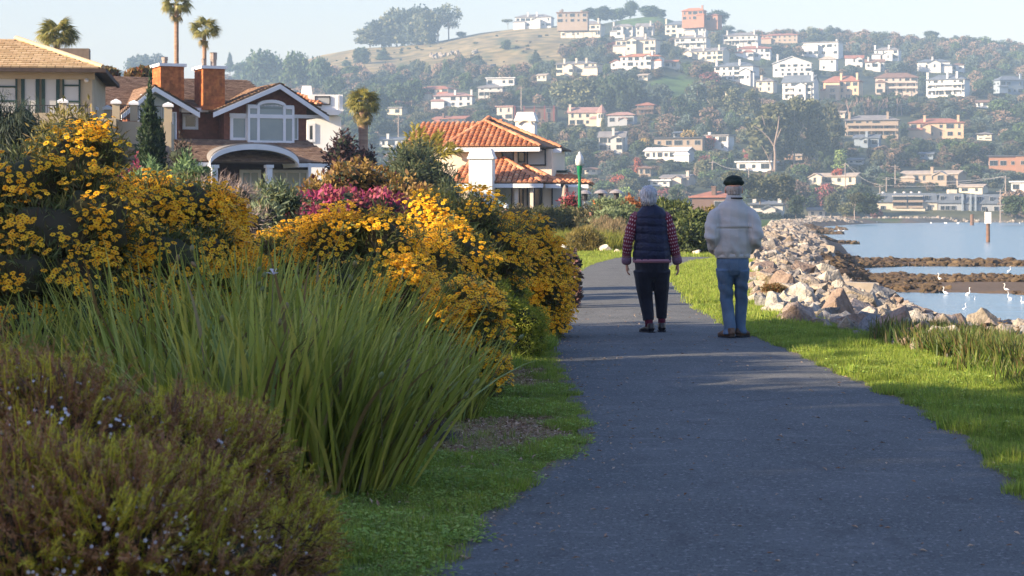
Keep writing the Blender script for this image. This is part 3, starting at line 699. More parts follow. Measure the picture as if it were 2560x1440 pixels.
wt = P(100, 178, 0).z; xl = eL.x+.5; xr = P(230, 200, 0).x
MB().box((xl, 0, 0), (xr, D_-.5, wt)).build('wall', stucco, r)
MB().box((xl, -.12, wt-.28), (xr+.1, 0-.002, wt+.02)).build('cornice', stucco, r)
def gwin(x0, y0, x1, y1, bars_=()): return window(r, H, x0, y0, x1, y1, -.03, green_trim, blind, .06, bars_)
gwin(-60, 180, 43, 290, [(.33, 'h'), (.66, 'h')])
for a_, b_ in ((53, 98), (104, 149)): window(r, H, a_, 180, b_, 292, -.05, green_trim, blind, .12, name='door')
gwin(156, 180, 201, 292, [(.3, 'h'), (.66, 'h')])
lm = MB(); q = P(216, 201, -.15); lm.ell(q, (.075, .075, .075), 0, 10, 6); lm.tube([q, q+Vector((0, .14, .02))], .03); lm.build('wall_lamp', M('white_globe', (.8, .8, .8), rough=.3), r, smooth=True)
# terrace wall with capped posts and iron railing
tz = P(200, 283, -.9).z
MB().box((xl, -3.0, 0), (xr+.02, -.01, tz-.1)).build('terrace', stucco, r)
t2 = P(350, 295, .2).z; xt0 = P(229, 300, .2).x; xt1 = P(296, 300, .2).x; xt2 = P(432, 300, .9).x
MB().box((xt0, -1.2, 0), (xt1, 2.2, P(260, 296, -1.2).z)).build('terrace', stucco, r)
MB().box((xt1+.001, -.9, 0), (xt2, 2.6, P(400, 304, -.9).z)).build('terrace', stucco, r)
def post(x0, x1, ytop, ybot, off, w_=.0):
    a = P(x0, ytop, off); b = P(x1, ybot, off); mb = MB(); mb.box((a.x, off, b.z), (b.x, off+(b.x-a.x), a.z-.1)); o = mb.build('terrace_post', stucco, r)
    c = MB(); cx, cy, h_ = (a.x+b.x)/2, off+(b.x-a.x)/2, (b.x-a.x)/2
    c.add([(cx+sx*(h_+.05), cy+sy*(h_+.05), a.z-.099) for sx, sy in ((-1, -1), (1, -1), (1, 1), (-1, 1))]+[(cx+sx*(h_+.05), cy+sy*(h_+.05), a.z-.02) for sx, sy in ((-1, -1), (1, -1), (1, 1), (-1, 1))]+[(cx, cy, a.z+.08)],
          [(0, 3, 2, 1), (0, 1, 5, 4), (1, 2, 6, 5), (2, 3, 7, 6), (3, 0, 4, 7), (4, 5, 8), (5, 6, 8), (6, 7, 8), (7, 4, 8)]); c.build('post_cap', white_tr, o)
post(147, 166, 250, 292, -2.9); post(280, 299, 252, 300, -1.1); post(325, 343, 255, 302, -.8); post(410, 430, 260, 306, -.8); post(230, 242, 268, 296, 1.9); post(260, 277, 267, 296, 1.9)
def rail(x0, x1, y0, y1, off, n):
    a = P(x0, y0, off); b = P(x1, y1, off); mb = MB(); mb.box((a.x, off, a.z-.03), (b.x, off+.03, a.z)); mb.box((a.x, off, b.z+.04), (b.x, off+.03, b.z+.07))
    for i in range(n): x = a.x+(b.x-a.x)*(i+.5)/n; mb.box((x-.009, off+.008, b.z), (x+.009, off+.022, a.z-.03))
    mb.build('railing', iron, r)
rail(60, 146, 262, 290, -2.85, 14); rail(167, 228, 263, 290, -2.85, 10); rail(300, 324, 262, 300, -.7, 6); rail(344, 409, 264, 302, -.7, 14)
window(r, H, 305, 360, 341, 402, -.93, green_trim, glass, .05)
window(r, H, 395, 363, 408, 402, -.93, green_trim, glass, .05)
p_ = P(417, 365, -1.05); MB().tube([p_, (p_.x, p_.y, 0)], .07, 8).build('downspout', M('weathered_pipe', (.25, .2, .17)), r)
v_ = P(200, 130, 4.4); MB().box((v_.x-.75, 4.2, v_.z-.35), (v_.x+.35, 4.9, v_.z+.12)).build('roof_vent', M('vent_grey', (.22, .17, .13)), r)

# ---------- brown shingle house with two gables
H = Fr(700, 92, 24); r = H.empty('shingle_house', 'brown shingled house with white trimmed gables, orange chimneys and an arched porch', 'house'); P = H.P
def gable(Lp, Pp, Rp, back, wallL, wallR, zb, off=-.55):
    pk, lf, rf = P(*Pp, off), P(*Lp, off), P(*Rp, off)
    B = Vector((0, back, 0)); polys = [[lf, pk, pk+B, lf+B], [pk, rf, rf+B, pk+B]]
    for q in polys: roof_slab(r, q, .10, roof_u)
    shingles(r, polys, .22, .17, roof_b)
    for a_, b_ in ((lf, pk), (pk, rf)):        # rake boards
        d = Vector((0, 0, -.30)); q = [a_+Vector((0, 0, -.08)), b_+Vector((0, 0, -.08)), b_+d, a_+d]
        MB().prism([v+Vector((0, -.06, 0)) for v in q], (0, .09, 0)).build('rake_board', white_tr, r)
    # gable wall
    a = P(*wallL, 0); b = P(*wallR, 0)
    def zr(x):
        return (lf.z+(pk.z-lf.z)*(x-lf.x)/(pk.x-lf.x) if x < pk.x else rf.z+(pk.z-rf.z)*(rf.x-x)/(rf.x-pk.x))-.14
    MB().prism([(a.x, 0, zb), (b.x, 0, zb), (b.x, 0, zr(b.x)), (pk.x, 0, zr(pk.x)), (a.x, 0, zr(a.x))], (0, back, 0)).build('wall', bshing, r)
    return pk, lf, rf
zs = P(600, 352, 0).z
pk, lf, rf = gable((533, 277), (700, 206), (822, 288), 7.5, (560, 340), (766, 340), 2.2)
pk2, lf2, rf2 = gable((303, 283), (387, 212), (499, 278), 7.5, (318, 340), (448, 340), 0)
# horizontal white band (return) under gables
for (x0, x1, yy) in ((575, 815, 283), (455, 500, 272)):
    a, b = P(x0, yy, -.12), P(x1, yy, -.12); MB().box((a.x, -.12, a.z-.16), (b.x, -.004, a.z)).build('trim_band', white_tr, r)
# middle wall and main roof behind
a = P(440, 300, .9); b = P(600, 300, .9); MB().box((a.x, .9, 0), (b.x, 7, P(500, 270, .9).z)).build('wall', bshing, r)
ev = P(500, 268, .3).z; xm0, xm1 = P(225, 290, .6).x, P(562, 250, 6).x+1.2; rzz = P(500, 198, 6.2).z
polys = [[Vector((xm0, .4, ev)), Vector((xm1, .4, ev)), Vector((xm1, 6.2, rzz)), Vector((xm0+1.5, 6.2, rzz))], [Vector((xm0+1.5, 6.2, rzz)), Vector((xm1, 6.2, rzz)), Vector((xm1, 12, ev)), Vector((xm0, 12, ev))]]
for q in polys: roof_slab(r, q, .12, roof_u)
shingles(r, polys[:1], .22, .17, roof_b)
MB().box((xm0+.5, 1.0, 0), (xm1-.2, 11.4, ev)).build('wall', bshing, r)
a, b = P(440, 276, .3), P(545, 280, .3); MB().box((a.x, .2, ev-.22), (b.x, .4, ev-.03)).build('gutter', white_tr, r)
# chimneys
def chimney(x0, x1, ytop, ybot, off, dep, flues, lab):
    a = P(x0, ytop, off); b = P(x1, ybot, off); mb = MB()
    hh = a.z-.2; n = int((hh-b.z)/.16)+1     # courses of shingles, each slightly proud at its foot
    for i in range(n):
        z0 = b.z+(hh-b.z)*i/n; z1 = b.z+(hh-b.z)*(i+1)/n; q = .012
        k = 8
        for j in range(k):
            u0, u1 = a.x+(b.x-a.x)*j/k, a.x+(b.x-a.x)*(j+1)/k
            mb.add([(u0, off-q, z0), (u1, off-q, z0), (u1, off, z1), (u0, off, z1)], [(0, 1, 2, 3)])
            v0, v1 = off+dep*j/k, off+dep*(j+1)/k
            mb.add([(a.x-q, v1, z0), (a.x-q, v0, z0), (a.x, v0, z1), (a.x, v1, z1)], [(0, 1, 2, 3)])
    mb.box((a.x+.004, off+.004, b.z), (b.x-.004, off+dep, hh-.002))
    o = mb.build('chimney', chim_m, r)
    MB().box((a.x-.1, off-.1, a.z-.2), (b.x+.1, off+dep+.1, a.z-.07)).build('chimney_cap', white_tr, o)
    for fx, w_, h_ in flues:
        x = a.x+(b.x-a.x)*fx; f = MB(); c = (x, off+dep*.5)
        f.tube([(c[0], c[1], a.z-.08), (c[0], c[1], a.z+h_*.7)], w_*.42, 10); f.tube([(c[0], c[1], a.z+h_*.45), (c[0], c[1], a.z+h_*.95)], w_*.5, 10); f.tube([(c[0], c[1], a.z+h_*.95), (c[0], c[1], a.z+h_)], [w_*.56, w_*.45], 10)
        f.build('flue', metal, o, smooth=False)
chimney(402, 460, 154, 262, .3, 1.55, [(.35, .30, .28)], 0)
chimney(508, 562, 160, 275, -.1, 1.5, [(.22, .2, .30), (.68, .34, .60)], 0)
# windows of the upper floor
W = lambda *k, **q: window(r, H, *k, **q)
W(575, 288, 620, 352, -.03, white_tr, paleglass, .14)
W(733, 290, 745, 350, -.03, white_tr, paleglass, .05)
W(456, 284, 495, 324, .87, white_tr, glass, .13)
W(430, 280, 441, 352, -.03, white_tr, paleglass, .05)
# big bay window with arched head
a, b = P(620, 264, -.35), P(736, 360, -.35); mb = MB(); fw = .12
mb.box((a.x, -.35, b.z), (b.x, -.004, b.z+.14))
for t in (0, .2, .76, .955): x = a.x+(b.x-a.x)*t; mb.box((x, -.352, b.z+.14), (x+(.12 if 0 < t < .9 else .1), -.006, a.z))
zmid = P(680, 291, -.35).z; mb.box((a.x+.1, -.349, zmid-.09), (b.x-.1, -.008, zmid+.09))
x0, x1 = a.x+(b.x-a.x)*.2, a.x+(b.x-a.x)*.82; arcz = P(680, 252, -.35).z
arc = [((x0+x1)/2+(x1-x0)/2*math.cos(q), a.z-.12+(arcz-a.z+.02)*math.sin(q)) for q in np.linspace(math.pi, 0, 13)]
for (u0, v0), (u1, v1) in zip(arc[:-1], arc[1:]): mb.prism([(u0, -.37, v0), (u1, -.37, v1), (u1, -.37, v1+.15), (u0, -.37, v0+.15)], (0, .34, 0))
for xa_, xb_ in ((a.x+.1, x0), (x1, b.x-.1)): mb.box((xa_, -.351, a.z-.12), (xb_, -.005, a.z))
mb.box((a.x, -.30, a.z), (b.x, -.01, a.z+.06))
wo = mb.build('bay_window', white_tr, r)
g = MB(); g.box((a.x+.05, -.30, b.z+.05), (b.x-.05, -.02, a.z-.06)); g.prism([(u, -.30, v) for u, v in arc], (0, .28, 0)); g.build('pane', paleglass, wo)
# arched window in the left gable, mostly behind the terrace
a, b = P(345, 262, -.2), P(430, 302, -.2); mb = MB(); arc = [((a.x+b.x)/2+(b.x-a.x)/2*math.cos(q), a.z+.55*math.sin(q)) for q in np.linspace(math.pi, 0, 11)]
for (u0, v0), (u1, v1) in zip(arc[:-1], arc[1:]): mb.prism([(u0, -.2, v0-.02), (u1, -.2, v1-.02), (u1, -.2, v1+.14), (u0, -.2, v0+.14)], (0, .19, 0))
mb.box((a.x, -.2, b.z-1.0), (a.x+.13, -.01, a.z)); mb.box((b.x-.13, -.2, b.z-1.0), (b.x, -.01, a.z)); wo = mb.build('arched_window', white_tr, r)
MB().prism([(a.x+.1, -.1, b.z-1)]+[(u, -.1, v) for u, v in arc]+[(b.x-.1, -.1, b.z-1)], (0, .08, 0)).build('pane', paleglass, wo)
# lower skirt roof and porch
zt, zl = P(600, 349, 0).z, P(600, 403, -2.4).z
xA, xB = P(395, 400, -2.4).x, P(852, 403, -2.4).x; xc0, xc1 = P(520, 405, -2.4).x, P(742, 405, -2.4).x
xa0, xb0 = P(425, 350, 0).x, P(768, 350, 0).x
poly = [Vector((xA, -2.4, zl)), Vector((xB, -2.4, zl)), Vector((xb0, 0, zt)), Vector((xa0, 0, zt))]
roof_slab(r, poly, .1, roof_u); shingles(r, [poly], .22, .17, roof_b)
poly = [Vector((xB, -2.4, zl)), Vector((xB, 3, zl)), Vector((xb0, 3, zt)), Vector((xb0, 0, zt))]; roof_slab(r, poly, .1, roof_u); shingles(r, [poly], .22, .17, roof_b)
for xx0, xx1 in ((xA, xc0), (xc1, xB)): MB().box((xx0, -2.5, zl-.24), (xx1, -2.38, zl-.07)).build('porch_beam', white_tr, r)
cx, hw = (xc0+xc1)/2, (xc1-xc0)/2; rise = P(630, 364, -2.7).z-zl+.1
A1 = [(cx+hw*math.cos(q), zl-.15+rise*math.sin(q)) for q in np.linspace(math.pi, 0, 25)]
fa = MB(); rf_ = MB()
for (u0, v0), (u1, v1) in zip(A1[:-1], A1[1:]):
    fa.prism([(u0, -2.75, v0-.12), (u1, -2.75, v1-.12), (u1, -2.75, v1+.12), (u0, -2.75, v0+.12)], (0, .12, 0))
    fa.prism([(u0, -2.6, v0-.1), (u1, -2.6, v1-.1), (u1, -2.6, v1-.06), (u0, -2.6, v0-.06)], (0, 2.2, 0))
    rf_.prism([(u0, -2.7, v0+.122), (u1, -2.7, v1+.122), (u1, -2.7, v1+.18), (u0, -2.7, v0+.18)], (0, 2.65, 0))
fa.build('porch_arch', white_tr, r); rf_.build('porch_roof', grey_roof, r)
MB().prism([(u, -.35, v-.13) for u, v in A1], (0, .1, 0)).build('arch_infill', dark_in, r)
for x0 in (529, 666):
    a = P(x0, 412, -2.6); cmb = MB(); cmb.box((a.x, -2.68, 0), (a.x+.26, -2.42, a.z-.14)); cmb.box((a.x-.05, -2.73, a.z-.14), (a.x+.31, -2.37, a.z)); cmb.build('column', white_tr, r)
a = P(770, 408, -2.5); MB().box((a.x, -2.6, 0), (a.x+.12, -2.48, a.z)).build('column', white_tr, r)
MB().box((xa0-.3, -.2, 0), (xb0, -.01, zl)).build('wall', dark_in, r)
W(600, 424, 652, 500, -.3, white_tr, paleglass, .14, [(.5, 'v')]); W(678, 424, 772, 500, -.3, white_tr, paleglass, .14, [(.4, 'v'), (.75, 'v')])

# ---------- white flat roofed modern house behind it
H = Fr(800, 128, 8); r = H.empty('modern_house', 'white flat roofed modern house half hidden behind the brown shingled house', 'house'); P = H.P
a, b = P(720, 290, 0), P(853, 400, 0); MB().box((a.x, 0, 0), (b.x, 8, a.z)).build('wall', whitewall, r)
a, b = P(772, 236, -.6), P(857, 284, -.6); MB().box((a.x, -.6, b.z+.25), (b.x, 7, a.z)).build('upper_box', whitewall, r)
q = [(a.x-.4, -.8, b.z+.249), (b.x+.1, -.8, b.z+.249), (b.x-.3, -.8, b.z-.1), (a.x+.2, -.8, b.z-.1)]; MB().prism(q, (0, 6, 0)).build('eave', whitewall, r)
window(r, H, 787, 240, 826, 262, -.62, iron, blind, .06); window(r, H, 845, 238, 849, 278, -.63, white_tr, glass, .03)
window(r, H, 768, 308, 788, 355, -.03, white_tr, glass, .16)
a, b = P(753, 214, 1), P(782, 245, 1); MB().prism([(a.x, 1, b.z), (b.x, 1, b.z), (b.x-.1, 1, a.z), (a.x+.1, 1, a.z)], (0, 1, 0)).build('chimney', whitewall, r)
a, b = P(715, 232, -1.5), P(805, 262, -1.5); poly = [Vector((a.x, 1.5, a.z+.2)), Vector((b.x-.7, 1.5, a.z)), Vector((b.x, -1.5, b.z)), Vector((a.x, -1.5, b.z))]
roof_slab(r, poly, .1, roof_u); barrels(r, [poly], cap=60)

# ---------- cream house with terracotta roofs
H = Fr(1215, 108, -9); r = H.empty('tiled_house', 'cream stucco house with orange terracotta tile roofs behind the flowering bushes', 'house'); P = H.P
ez = P(1240, 366, -.6).z; kx = lambda px, off=-.6: P(px, 366, off).x
xw0, xw1 = kx(1112, 0), kx(1376, 0)
A0, A1_ = Vector((kx(1108), -.6, ez)), Vector((kx(1350), -.6, ez))
xR = kx(1401, 1.8); ap = P(1232, 296, 3.4); ap2 = P(1222, 296, 4.0)
ap1 = P(1212, 304, 2.6)
front = [A0, A1_, Vector((ap1.x, ap1.y, ap1.z))]
right = [A1_, Vector((xR, 1.8, ez)), Vector((xR, 6.5, ez)), ap2, ap1]
back = [Vector((xR, 6.5, ez)), Vector((A0.x, 6.5, ez)), ap2]; left_ = [Vector((A0.x, 6.5, ez)), A0, ap1, ap2]
xl0 = kx(1018, 1.5); rr = P(1100, 328, 4.2); lp = [Vector((xl0, 1.2, P(1040, 363, 1.2).z)), Vector((A0.x+.6, 1.2, P(1100, 363, 1.2).z)), Vector((A0.x+2.4, 4.2, rr.z+.5)), Vector((xl0+.2, 4.2, rr.z))]
rslabs = [front, right, left_, lp]
for q in rslabs+[back]: roof_slab(r, q, .10, roof_u)
barrels(r, [front, right, left_, lp], cap=300)
for a, b in ((A0, ap1), (A1_, ap1), (ap1, ap2), (Vector((xl0, 1.2, lp[0].z)), lp[3]), (lp[3], lp[2]), (Vector((xR, 1.8, ez)), ap2)): ridge_caps(r, a, b)
gt = MB(); gt.box((A0.x-.1, -.75, ez-.28), (A1_.x, -.6, ez-.06)); gt.box((A1_.x-.05, 1.0, ez-.30), (xR+.15, 1.16, ez-.08)); gt.build('gutter', white_tr, r)
MB().box((A0.x+.1, -.6, ez-.24), (A1_.x, .05, ez-.16)).build('soffit', cream, r)
zlow = P(1240, 455, -.6).z
MB().box((xw0, 0, 0), (kx(1228, 0), 6.1, ez-.1)).build('wall', cream, r)
MB().box((kx(1228, 0)+.002, .5, 0), (xw1, 6.0, ez-.12)).build('wall', cream, r)
MB().box((xl0+.3, 1.8, 0), (xw0-.002, 7, lp[0].z-.1)).build('wall', cream, r)
def tw(x0, y0, x1, y1, off, pane=glass, fw=.07): return window(r, H, x0, y0, x1, y1, off, iron, pane, fw)
tw(1254, 371, 1285, 406, .46); tw(1294, 371, 1313, 406, .46); tw(1317, 372, 1365, 414, .46, blind)
pc = MB(); a, b = P(1286, 366, .2), P(1293, 420, .2); pc.box((a.x, .1, b.z), (b.x, .46, a.z)); pc.build('pillar', cream, r)
a, b = P(1376, 375, 3), P(1388, 440, 3); MB().box((a.x, 2.6, 0), (b.x, 6, a.z+.1)).build('wall', whitewall, r)
# chimneys
def cch(x0, x1, yt, yb, off, dep, arch=False):
    a, b = P(x0, yt, off), P(x1, yb, off); mb = MB(); h_ = a.z; w0, w1 = a.x, b.x; sh = .24
    mb.box((w0+.05, off+.05, b.z), (w1-.05, off+dep-.05, h_-sh*2.2)); mb.box((w0-.03, off-.03, h_-sh*2.2), (w1+.03, off+dep+.03, h_-sh*1.75))
    i = .13; z0, z1 = h_-sh*1.75, h_
    mb.add([(w0, off, z0), (w1, off, z0), (w1, off+dep, z0), (w0, off+dep, z0), (w0+i, off+i, z1), (w1-i, off+i, z1), (w1-i, off+dep-i, z1), (w0+i, off+dep-i, z1)],
           [(0, 1, 5, 4), (1, 2, 6, 5), (2, 3, 7, 6), (3, 0, 4, 7), (4, 5, 6, 7)])
    return mb.build('chimney', M('bright_stucco', (.80, .78, .72), (.76, .74, .68), scale=1.2, bump=.15, bscale=40, bdist=.01), r)
cch(1169, 1232, 372, 520, -4.0, 1.1); cch(1286, 1338, 280, 335, 4.2, 1.2)
a = P(1312, 312, 4.15); mb = MB()
for q0, q1 in zip(np.linspace(2.6, .6, 8)[:-1], np.linspace(2.6, .6, 8)[1:]): mb.prism([(a.x+.42*math.cos(q0), 4.14, a.z-.2+.42*math.sin(q0)), (a.x+.42*math.cos(q1), 4.14, a.z-.2+.42*math.sin(q1)), (a.x+.5*math.cos(q1), 4.14, a.z-.2+.5*math.sin(q1)), (a.x+.5*math.cos(q0), 4.14, a.z-.2+.5*math.sin(q0))], (0, .12, 0))
mb.build('arch_trim', cream, r)
# lower roofs
zE = P(1300, 457, -3.2).z
lowA = [Vector((kx(1120, -3.2), -3.2, zE)), Vector((P(1355, 457, -3.2).x, -3.2, zE)), P(1282, 422, -.2), P(1235, 399, .0), P(1175, 399, .0)]
t0 = P(1175, 399, 0); t1 = P(1235, 399, 0)
tA = [Vector((P(1118, 457, -3.2).x, -3.2, zE)), Vector((P(1358, 457, -3.2).x, -3.2, zE)), Vector((t1.x+.6, -.02, t1.z)), Vector((t0.x, -.02, t0.z))]
tB = [Vector((P(1300, 457, -2.2).x, -2.2, zE+.01)), Vector((P(1402, 457, -2.2).x, -2.2, zE+.01)), P(1310, 415, .48), P(1290, 420, .48)]
tC = [Vector((P(1385, 457, -.6).x, -.6, zE-.02)), Vector((P(1478, 460, .6).x, .6, zE-.02)), P(1415, 434, 3.4), P(1385, 434, 3.2)]
tD = [Vector((P(1478, 460, .6).x, .6, zE-.02)), Vector((P(1478, 460, 5).x, 6, zE-.02)), P(1415, 434, 3.4)]
for q in (tA, tB, tC, tD): roof_slab(r, q, .08, roof_u)
barrels(r, [tA, tB], cap=0); barrels(r, [tC, tD], cap=0)
for a, b in ((tA[1], tA[2]), (tB[1], tB[2]), (tC[1], tC[2])): ridge_caps(r, a, b)
g = MB(); g.box((tA[0].x, -3.35, zE-.26), (tA[1].x, -3.2, zE-.05)); g.box((tA[1].x, -2.35, zE-.27), (tB[1].x, -2.2, zE-.06)); g.box((tB[1].x, -.75, zE-.26), (tC[1].x, -.6, zE-.06)); g.build('gutter', white_tr, r)
zq = zE-.2
lw = MB(); a = P(1130, 460, -1.2); b = P(1440, 460, -1.2); lw.box((a.x, -1.2, 0), (b.x, -.01, zq)); lw.build('wall', cream, r)
for x0, x1, pn in ((1239, 1281, paleglass), (1296, 1309, glass), (1317, 1330, paleglass), (1334, 1356, glass), (1379, 1420, blind)): tw(x0, 463, x1, 560, -1.23, pn)
for x0, x1 in ((1286, 1295), (1325, 1333)):
    a = P(x0, 458, -3.0); b = P(x1, 458, -3.0); MB().box((a.x, -3.0, 0), (b.x, -2.8, zq)).build('pillar', cream, r)
a, b = P(1440, 463, 2), P(1455, 463, 2); MB().box((a.x-.5, 0, 0), (b.x, 4, zq)).build('wall', cream, r)
a = P(1388, 420, 2.5); b = P(1418, 432, 2.5); MB().box((a.x, 2.4, b.z-.3), (b.x, 4.2, b.z)).build('balcony', cream, r); MB().box((a.x, 2.38, b.z), (b.x, 4.2, b.z+.14)).build('balcony_edge', green_trim, r)

# ---------- street lamp
p = PW(1449, 380, 80); r = empty('street_lamp', (p.x, 80, 0), 'green street lamp post with a white acorn globe in front of the tiled house', 'street lamp')
gm = M('green_lamp_paint', (.01, .17, .075), rough=.35)
mb = MB(); mb.tube([(0, 0, 0), (0, 0, .3), (0, 0, .34), (0, 0, p.z-1.2), (0, 0, p.z-1.0), (0, 0, p.z-.60), (0, 0, p.z-.56)], [.14, .13, .085, .062, .07, .115, .12], 14); mb.build('pole', gm, r, smooth=False)
mb = MB(); mb.tube([(0, 0, p.z-.56), (0, 0, p.z-.5), (0, 0, p.z-.32), (0, 0, p.z-.14), (0, 0, p.z-.1), (0, 0, p.z-.02), (0, 0, p.z+.02)], [.10, .16, .17, .12, .07, .05, .015], 16); mb.build('globe', M('lamp_globe', (.6, .62, .6), rough=.25), r, smooth=True)

# ---------- patio heaters, umbrella, utility box, sculptural things
heat = M('heater_metal', (.45, .40, .36), rough=.35, metal=.5)
for px, py, D, lb in ((1462, 475, 93, 'patio heater with a pale mushroom hood just right of the green lamp post'), (1502, 474, 95, 'patio heater with a small hood, middle of the three'), (1541, 473, 92, 'patio heater with a wide pale hood nearest the grey haired woman')):
    p = PW(px, py, D); e = empty('patio_heater', (p.x, D, 0), lb, 'patio heater', group='patio heaters on the terrace')
    h = MB(); h.tube([(0, 0, p.z-.18), (0, 0, p.z-.07), (0, 0, p.z)], [.34, .24, .05], 18); h.build('hood', heat, e)
    h = MB(); h.tube([(0, 0, p.z-.5), (0, 0, p.z-.15)], .13, 10); h.build('burner', iron, e)
    h = MB(); h.tube([(0, 0, 0), (0, 0, p.z-.5)], .035, 8); h.tube([(0, 0, 0), (0, 0, .7)], .22, 12); h.build('post', M('heater_post', (.3, .3, .3), rough=.4), e)
p = PW(1412, 462, 97); e = empty('patio_umbrella', (p.x, 97, 0), 'closed beige patio umbrella standing by the tiled house windows', 'umbrella')
h = MB(); h.tube([(0, 0, p.z-1.7), (0, 0, p.z-.6), (0, 0, p.z-.15), (0, 0, p.z)], [.10, .16, .10, .02], 10); h.build('canopy', M('umbrella_cloth', (.33, .27, .22)), e)
MB().tube([(0, 0, 0), (0, 0, p.z-1.7)], .03, 8).build('pole', iron, e)
p = PW(1487, 498, 94); e = empty('tiki_torch', (p.x, 94, 0), 'small orange and dark post standing between two patio heaters', 'post')
MB().tube([(0, 0, p.z-.45), (0, 0, p.z)], .09, 8).build('head', M('orange_paint', (.6, .16, .04)), e); MB().tube([(0, 0, 0), (0, 0, p.z-.45)], .07, 8).build('post', iron, e)
a, b = PW(1482, 516, 86), PW(1518, 548, 86); mb = MB(); mb.box((a.x, 86, 0), (b.x-.12, 86.6, a.z)); mb.box((b.x-.12, 85.97, 0), (b.x, 86.62, a.z+.02))
tag(mb.build('utility_cabinet', M('grey_cabinet', (.42, .41, .38), (.30, .30, .28), scale=2, rough=.5)), 'weathered grey cabinet standing in the hedge behind the dark dressed man', 'utility cabinet')
# ================================================================ HOUSES ON THE HILL
pal_w = {k: M('wall_'+k, tuple(x*.78 for x in c), tuple(x*.7 for x in c), scale=.3) for k, c in dict(white=(.78, .76, .72), cream=(.72, .64, .50), peach=(.70, .50, .33), pink=(.64, .53, .45), grey=(.42, .44, .46), tan=(.42, .33, .25), brown=(.16, .10, .075), orange=(.42, .22, .14), red=(.26, .05, .045), bluegrey=(.30, .36, .42), pale=(.62, .60, .56)).items()}
pal_r = {k: M('roof_'+k, c, tuple(x*.75 for x in c), scale=.5) for k, c in dict(grey=(.20, .19, .19), slate=(.12, .14, .17), red=(.30, .13, .09), orange=(.42, .17, .09), brown=(.20, .12, .09), pink=(.34, .20, .17), white=(.66, .66, .66), dark=(.07, .07, .08), tan=(.38, .32, .26)).items()}
winm = [M('far_window_frame', (.40, .40, .39)), M('far_window_glass', (.025, .035, .045), rough=.15, spec=.4)]
def win_mesh(w_, h_):
    mb = MB(); mb.box((-w_/2, -.1, -h_/2), (w_/2, .12, h_/2), 0); mb.box((-w_/2+.10, -.13, -h_/2+.10), (-.03, -.02, h_/2-.10), 1); mb.box((.03, -.13, -h_/2+.10), (w_/2-.10, -.02, h_/2-.10), 1)
    return mb.me('window', winm)
WMS = {k: win_mesh(*k) for k in ((1.4, 1.5), (2.4, 1.9), (1.0, 1.9), (3.4, 2.1))}
RECTS = []
def hip(mb, x0, x1, y0, y1, z, h, ov=.7):
    x0 -= ov; x1 += ov; y0 -= ov; y1 += ov; d = min(x1-x0, y1-y0)/2
    if x1-x0 >= y1-y0: A, B = (x0+d, (y0+y1)/2, z+h), (x1-d, (y0+y1)/2, z+h); f = [(0, 1, 7, 6), (1, 2, 7), (2, 3, 6, 7), (3, 0, 6)]
    else: A, B = ((x0+x1)/2, y0+d, z+h), ((x0+x1)/2, y1-d, z+h); f = [(0, 1, 6), (1, 2, 7, 6), (2, 3, 7), (3, 0, 6, 7)]
    v = [(x0, y0, z), (x1, y0, z), (x1, y1, z), (x0, y1, z), (x0, y0, z-.25), (x1, y0, z-.25), A, B]
    mb.add(v, f); mb.add([(x0, y0, z-.25), (x1, y0, z-.25), (x1, y1, z-.25), (x0, y1, z-.25), (x0, y0, z), (x1, y0, z), (x1, y1, z), (x0, y1, z)], [(0, 3, 2, 1), (0, 1, 5, 4), (1, 2, 6, 5), (2, 3, 7, 6), (3, 0, 4, 7)])
def gab(mb, x0, x1, y0, y1, z, h, along='x', ov=.6):
    x0 -= ov; x1 += ov; y0 -= ov; y1 += ov; th = .3
    if along == 'x':
        ym = (y0+y1)/2; sec = [(y0, z), (ym, z+h), (y1, z), (y1, z-th), (ym, z+h-th), (y0, z-th)]
        mb.prism([(x0, a, b) for a, b in sec], (x1-x0, 0, 0))
    else:
        xm = (x0+x1)/2; sec = [(x0, z), (xm, z+h), (x1, z), (x1, z-th), (xm, z+h-th), (x0, z-th)]
        mb.prism([(a, y0, b) for a, b in sec], (0, y1-y0, 0))
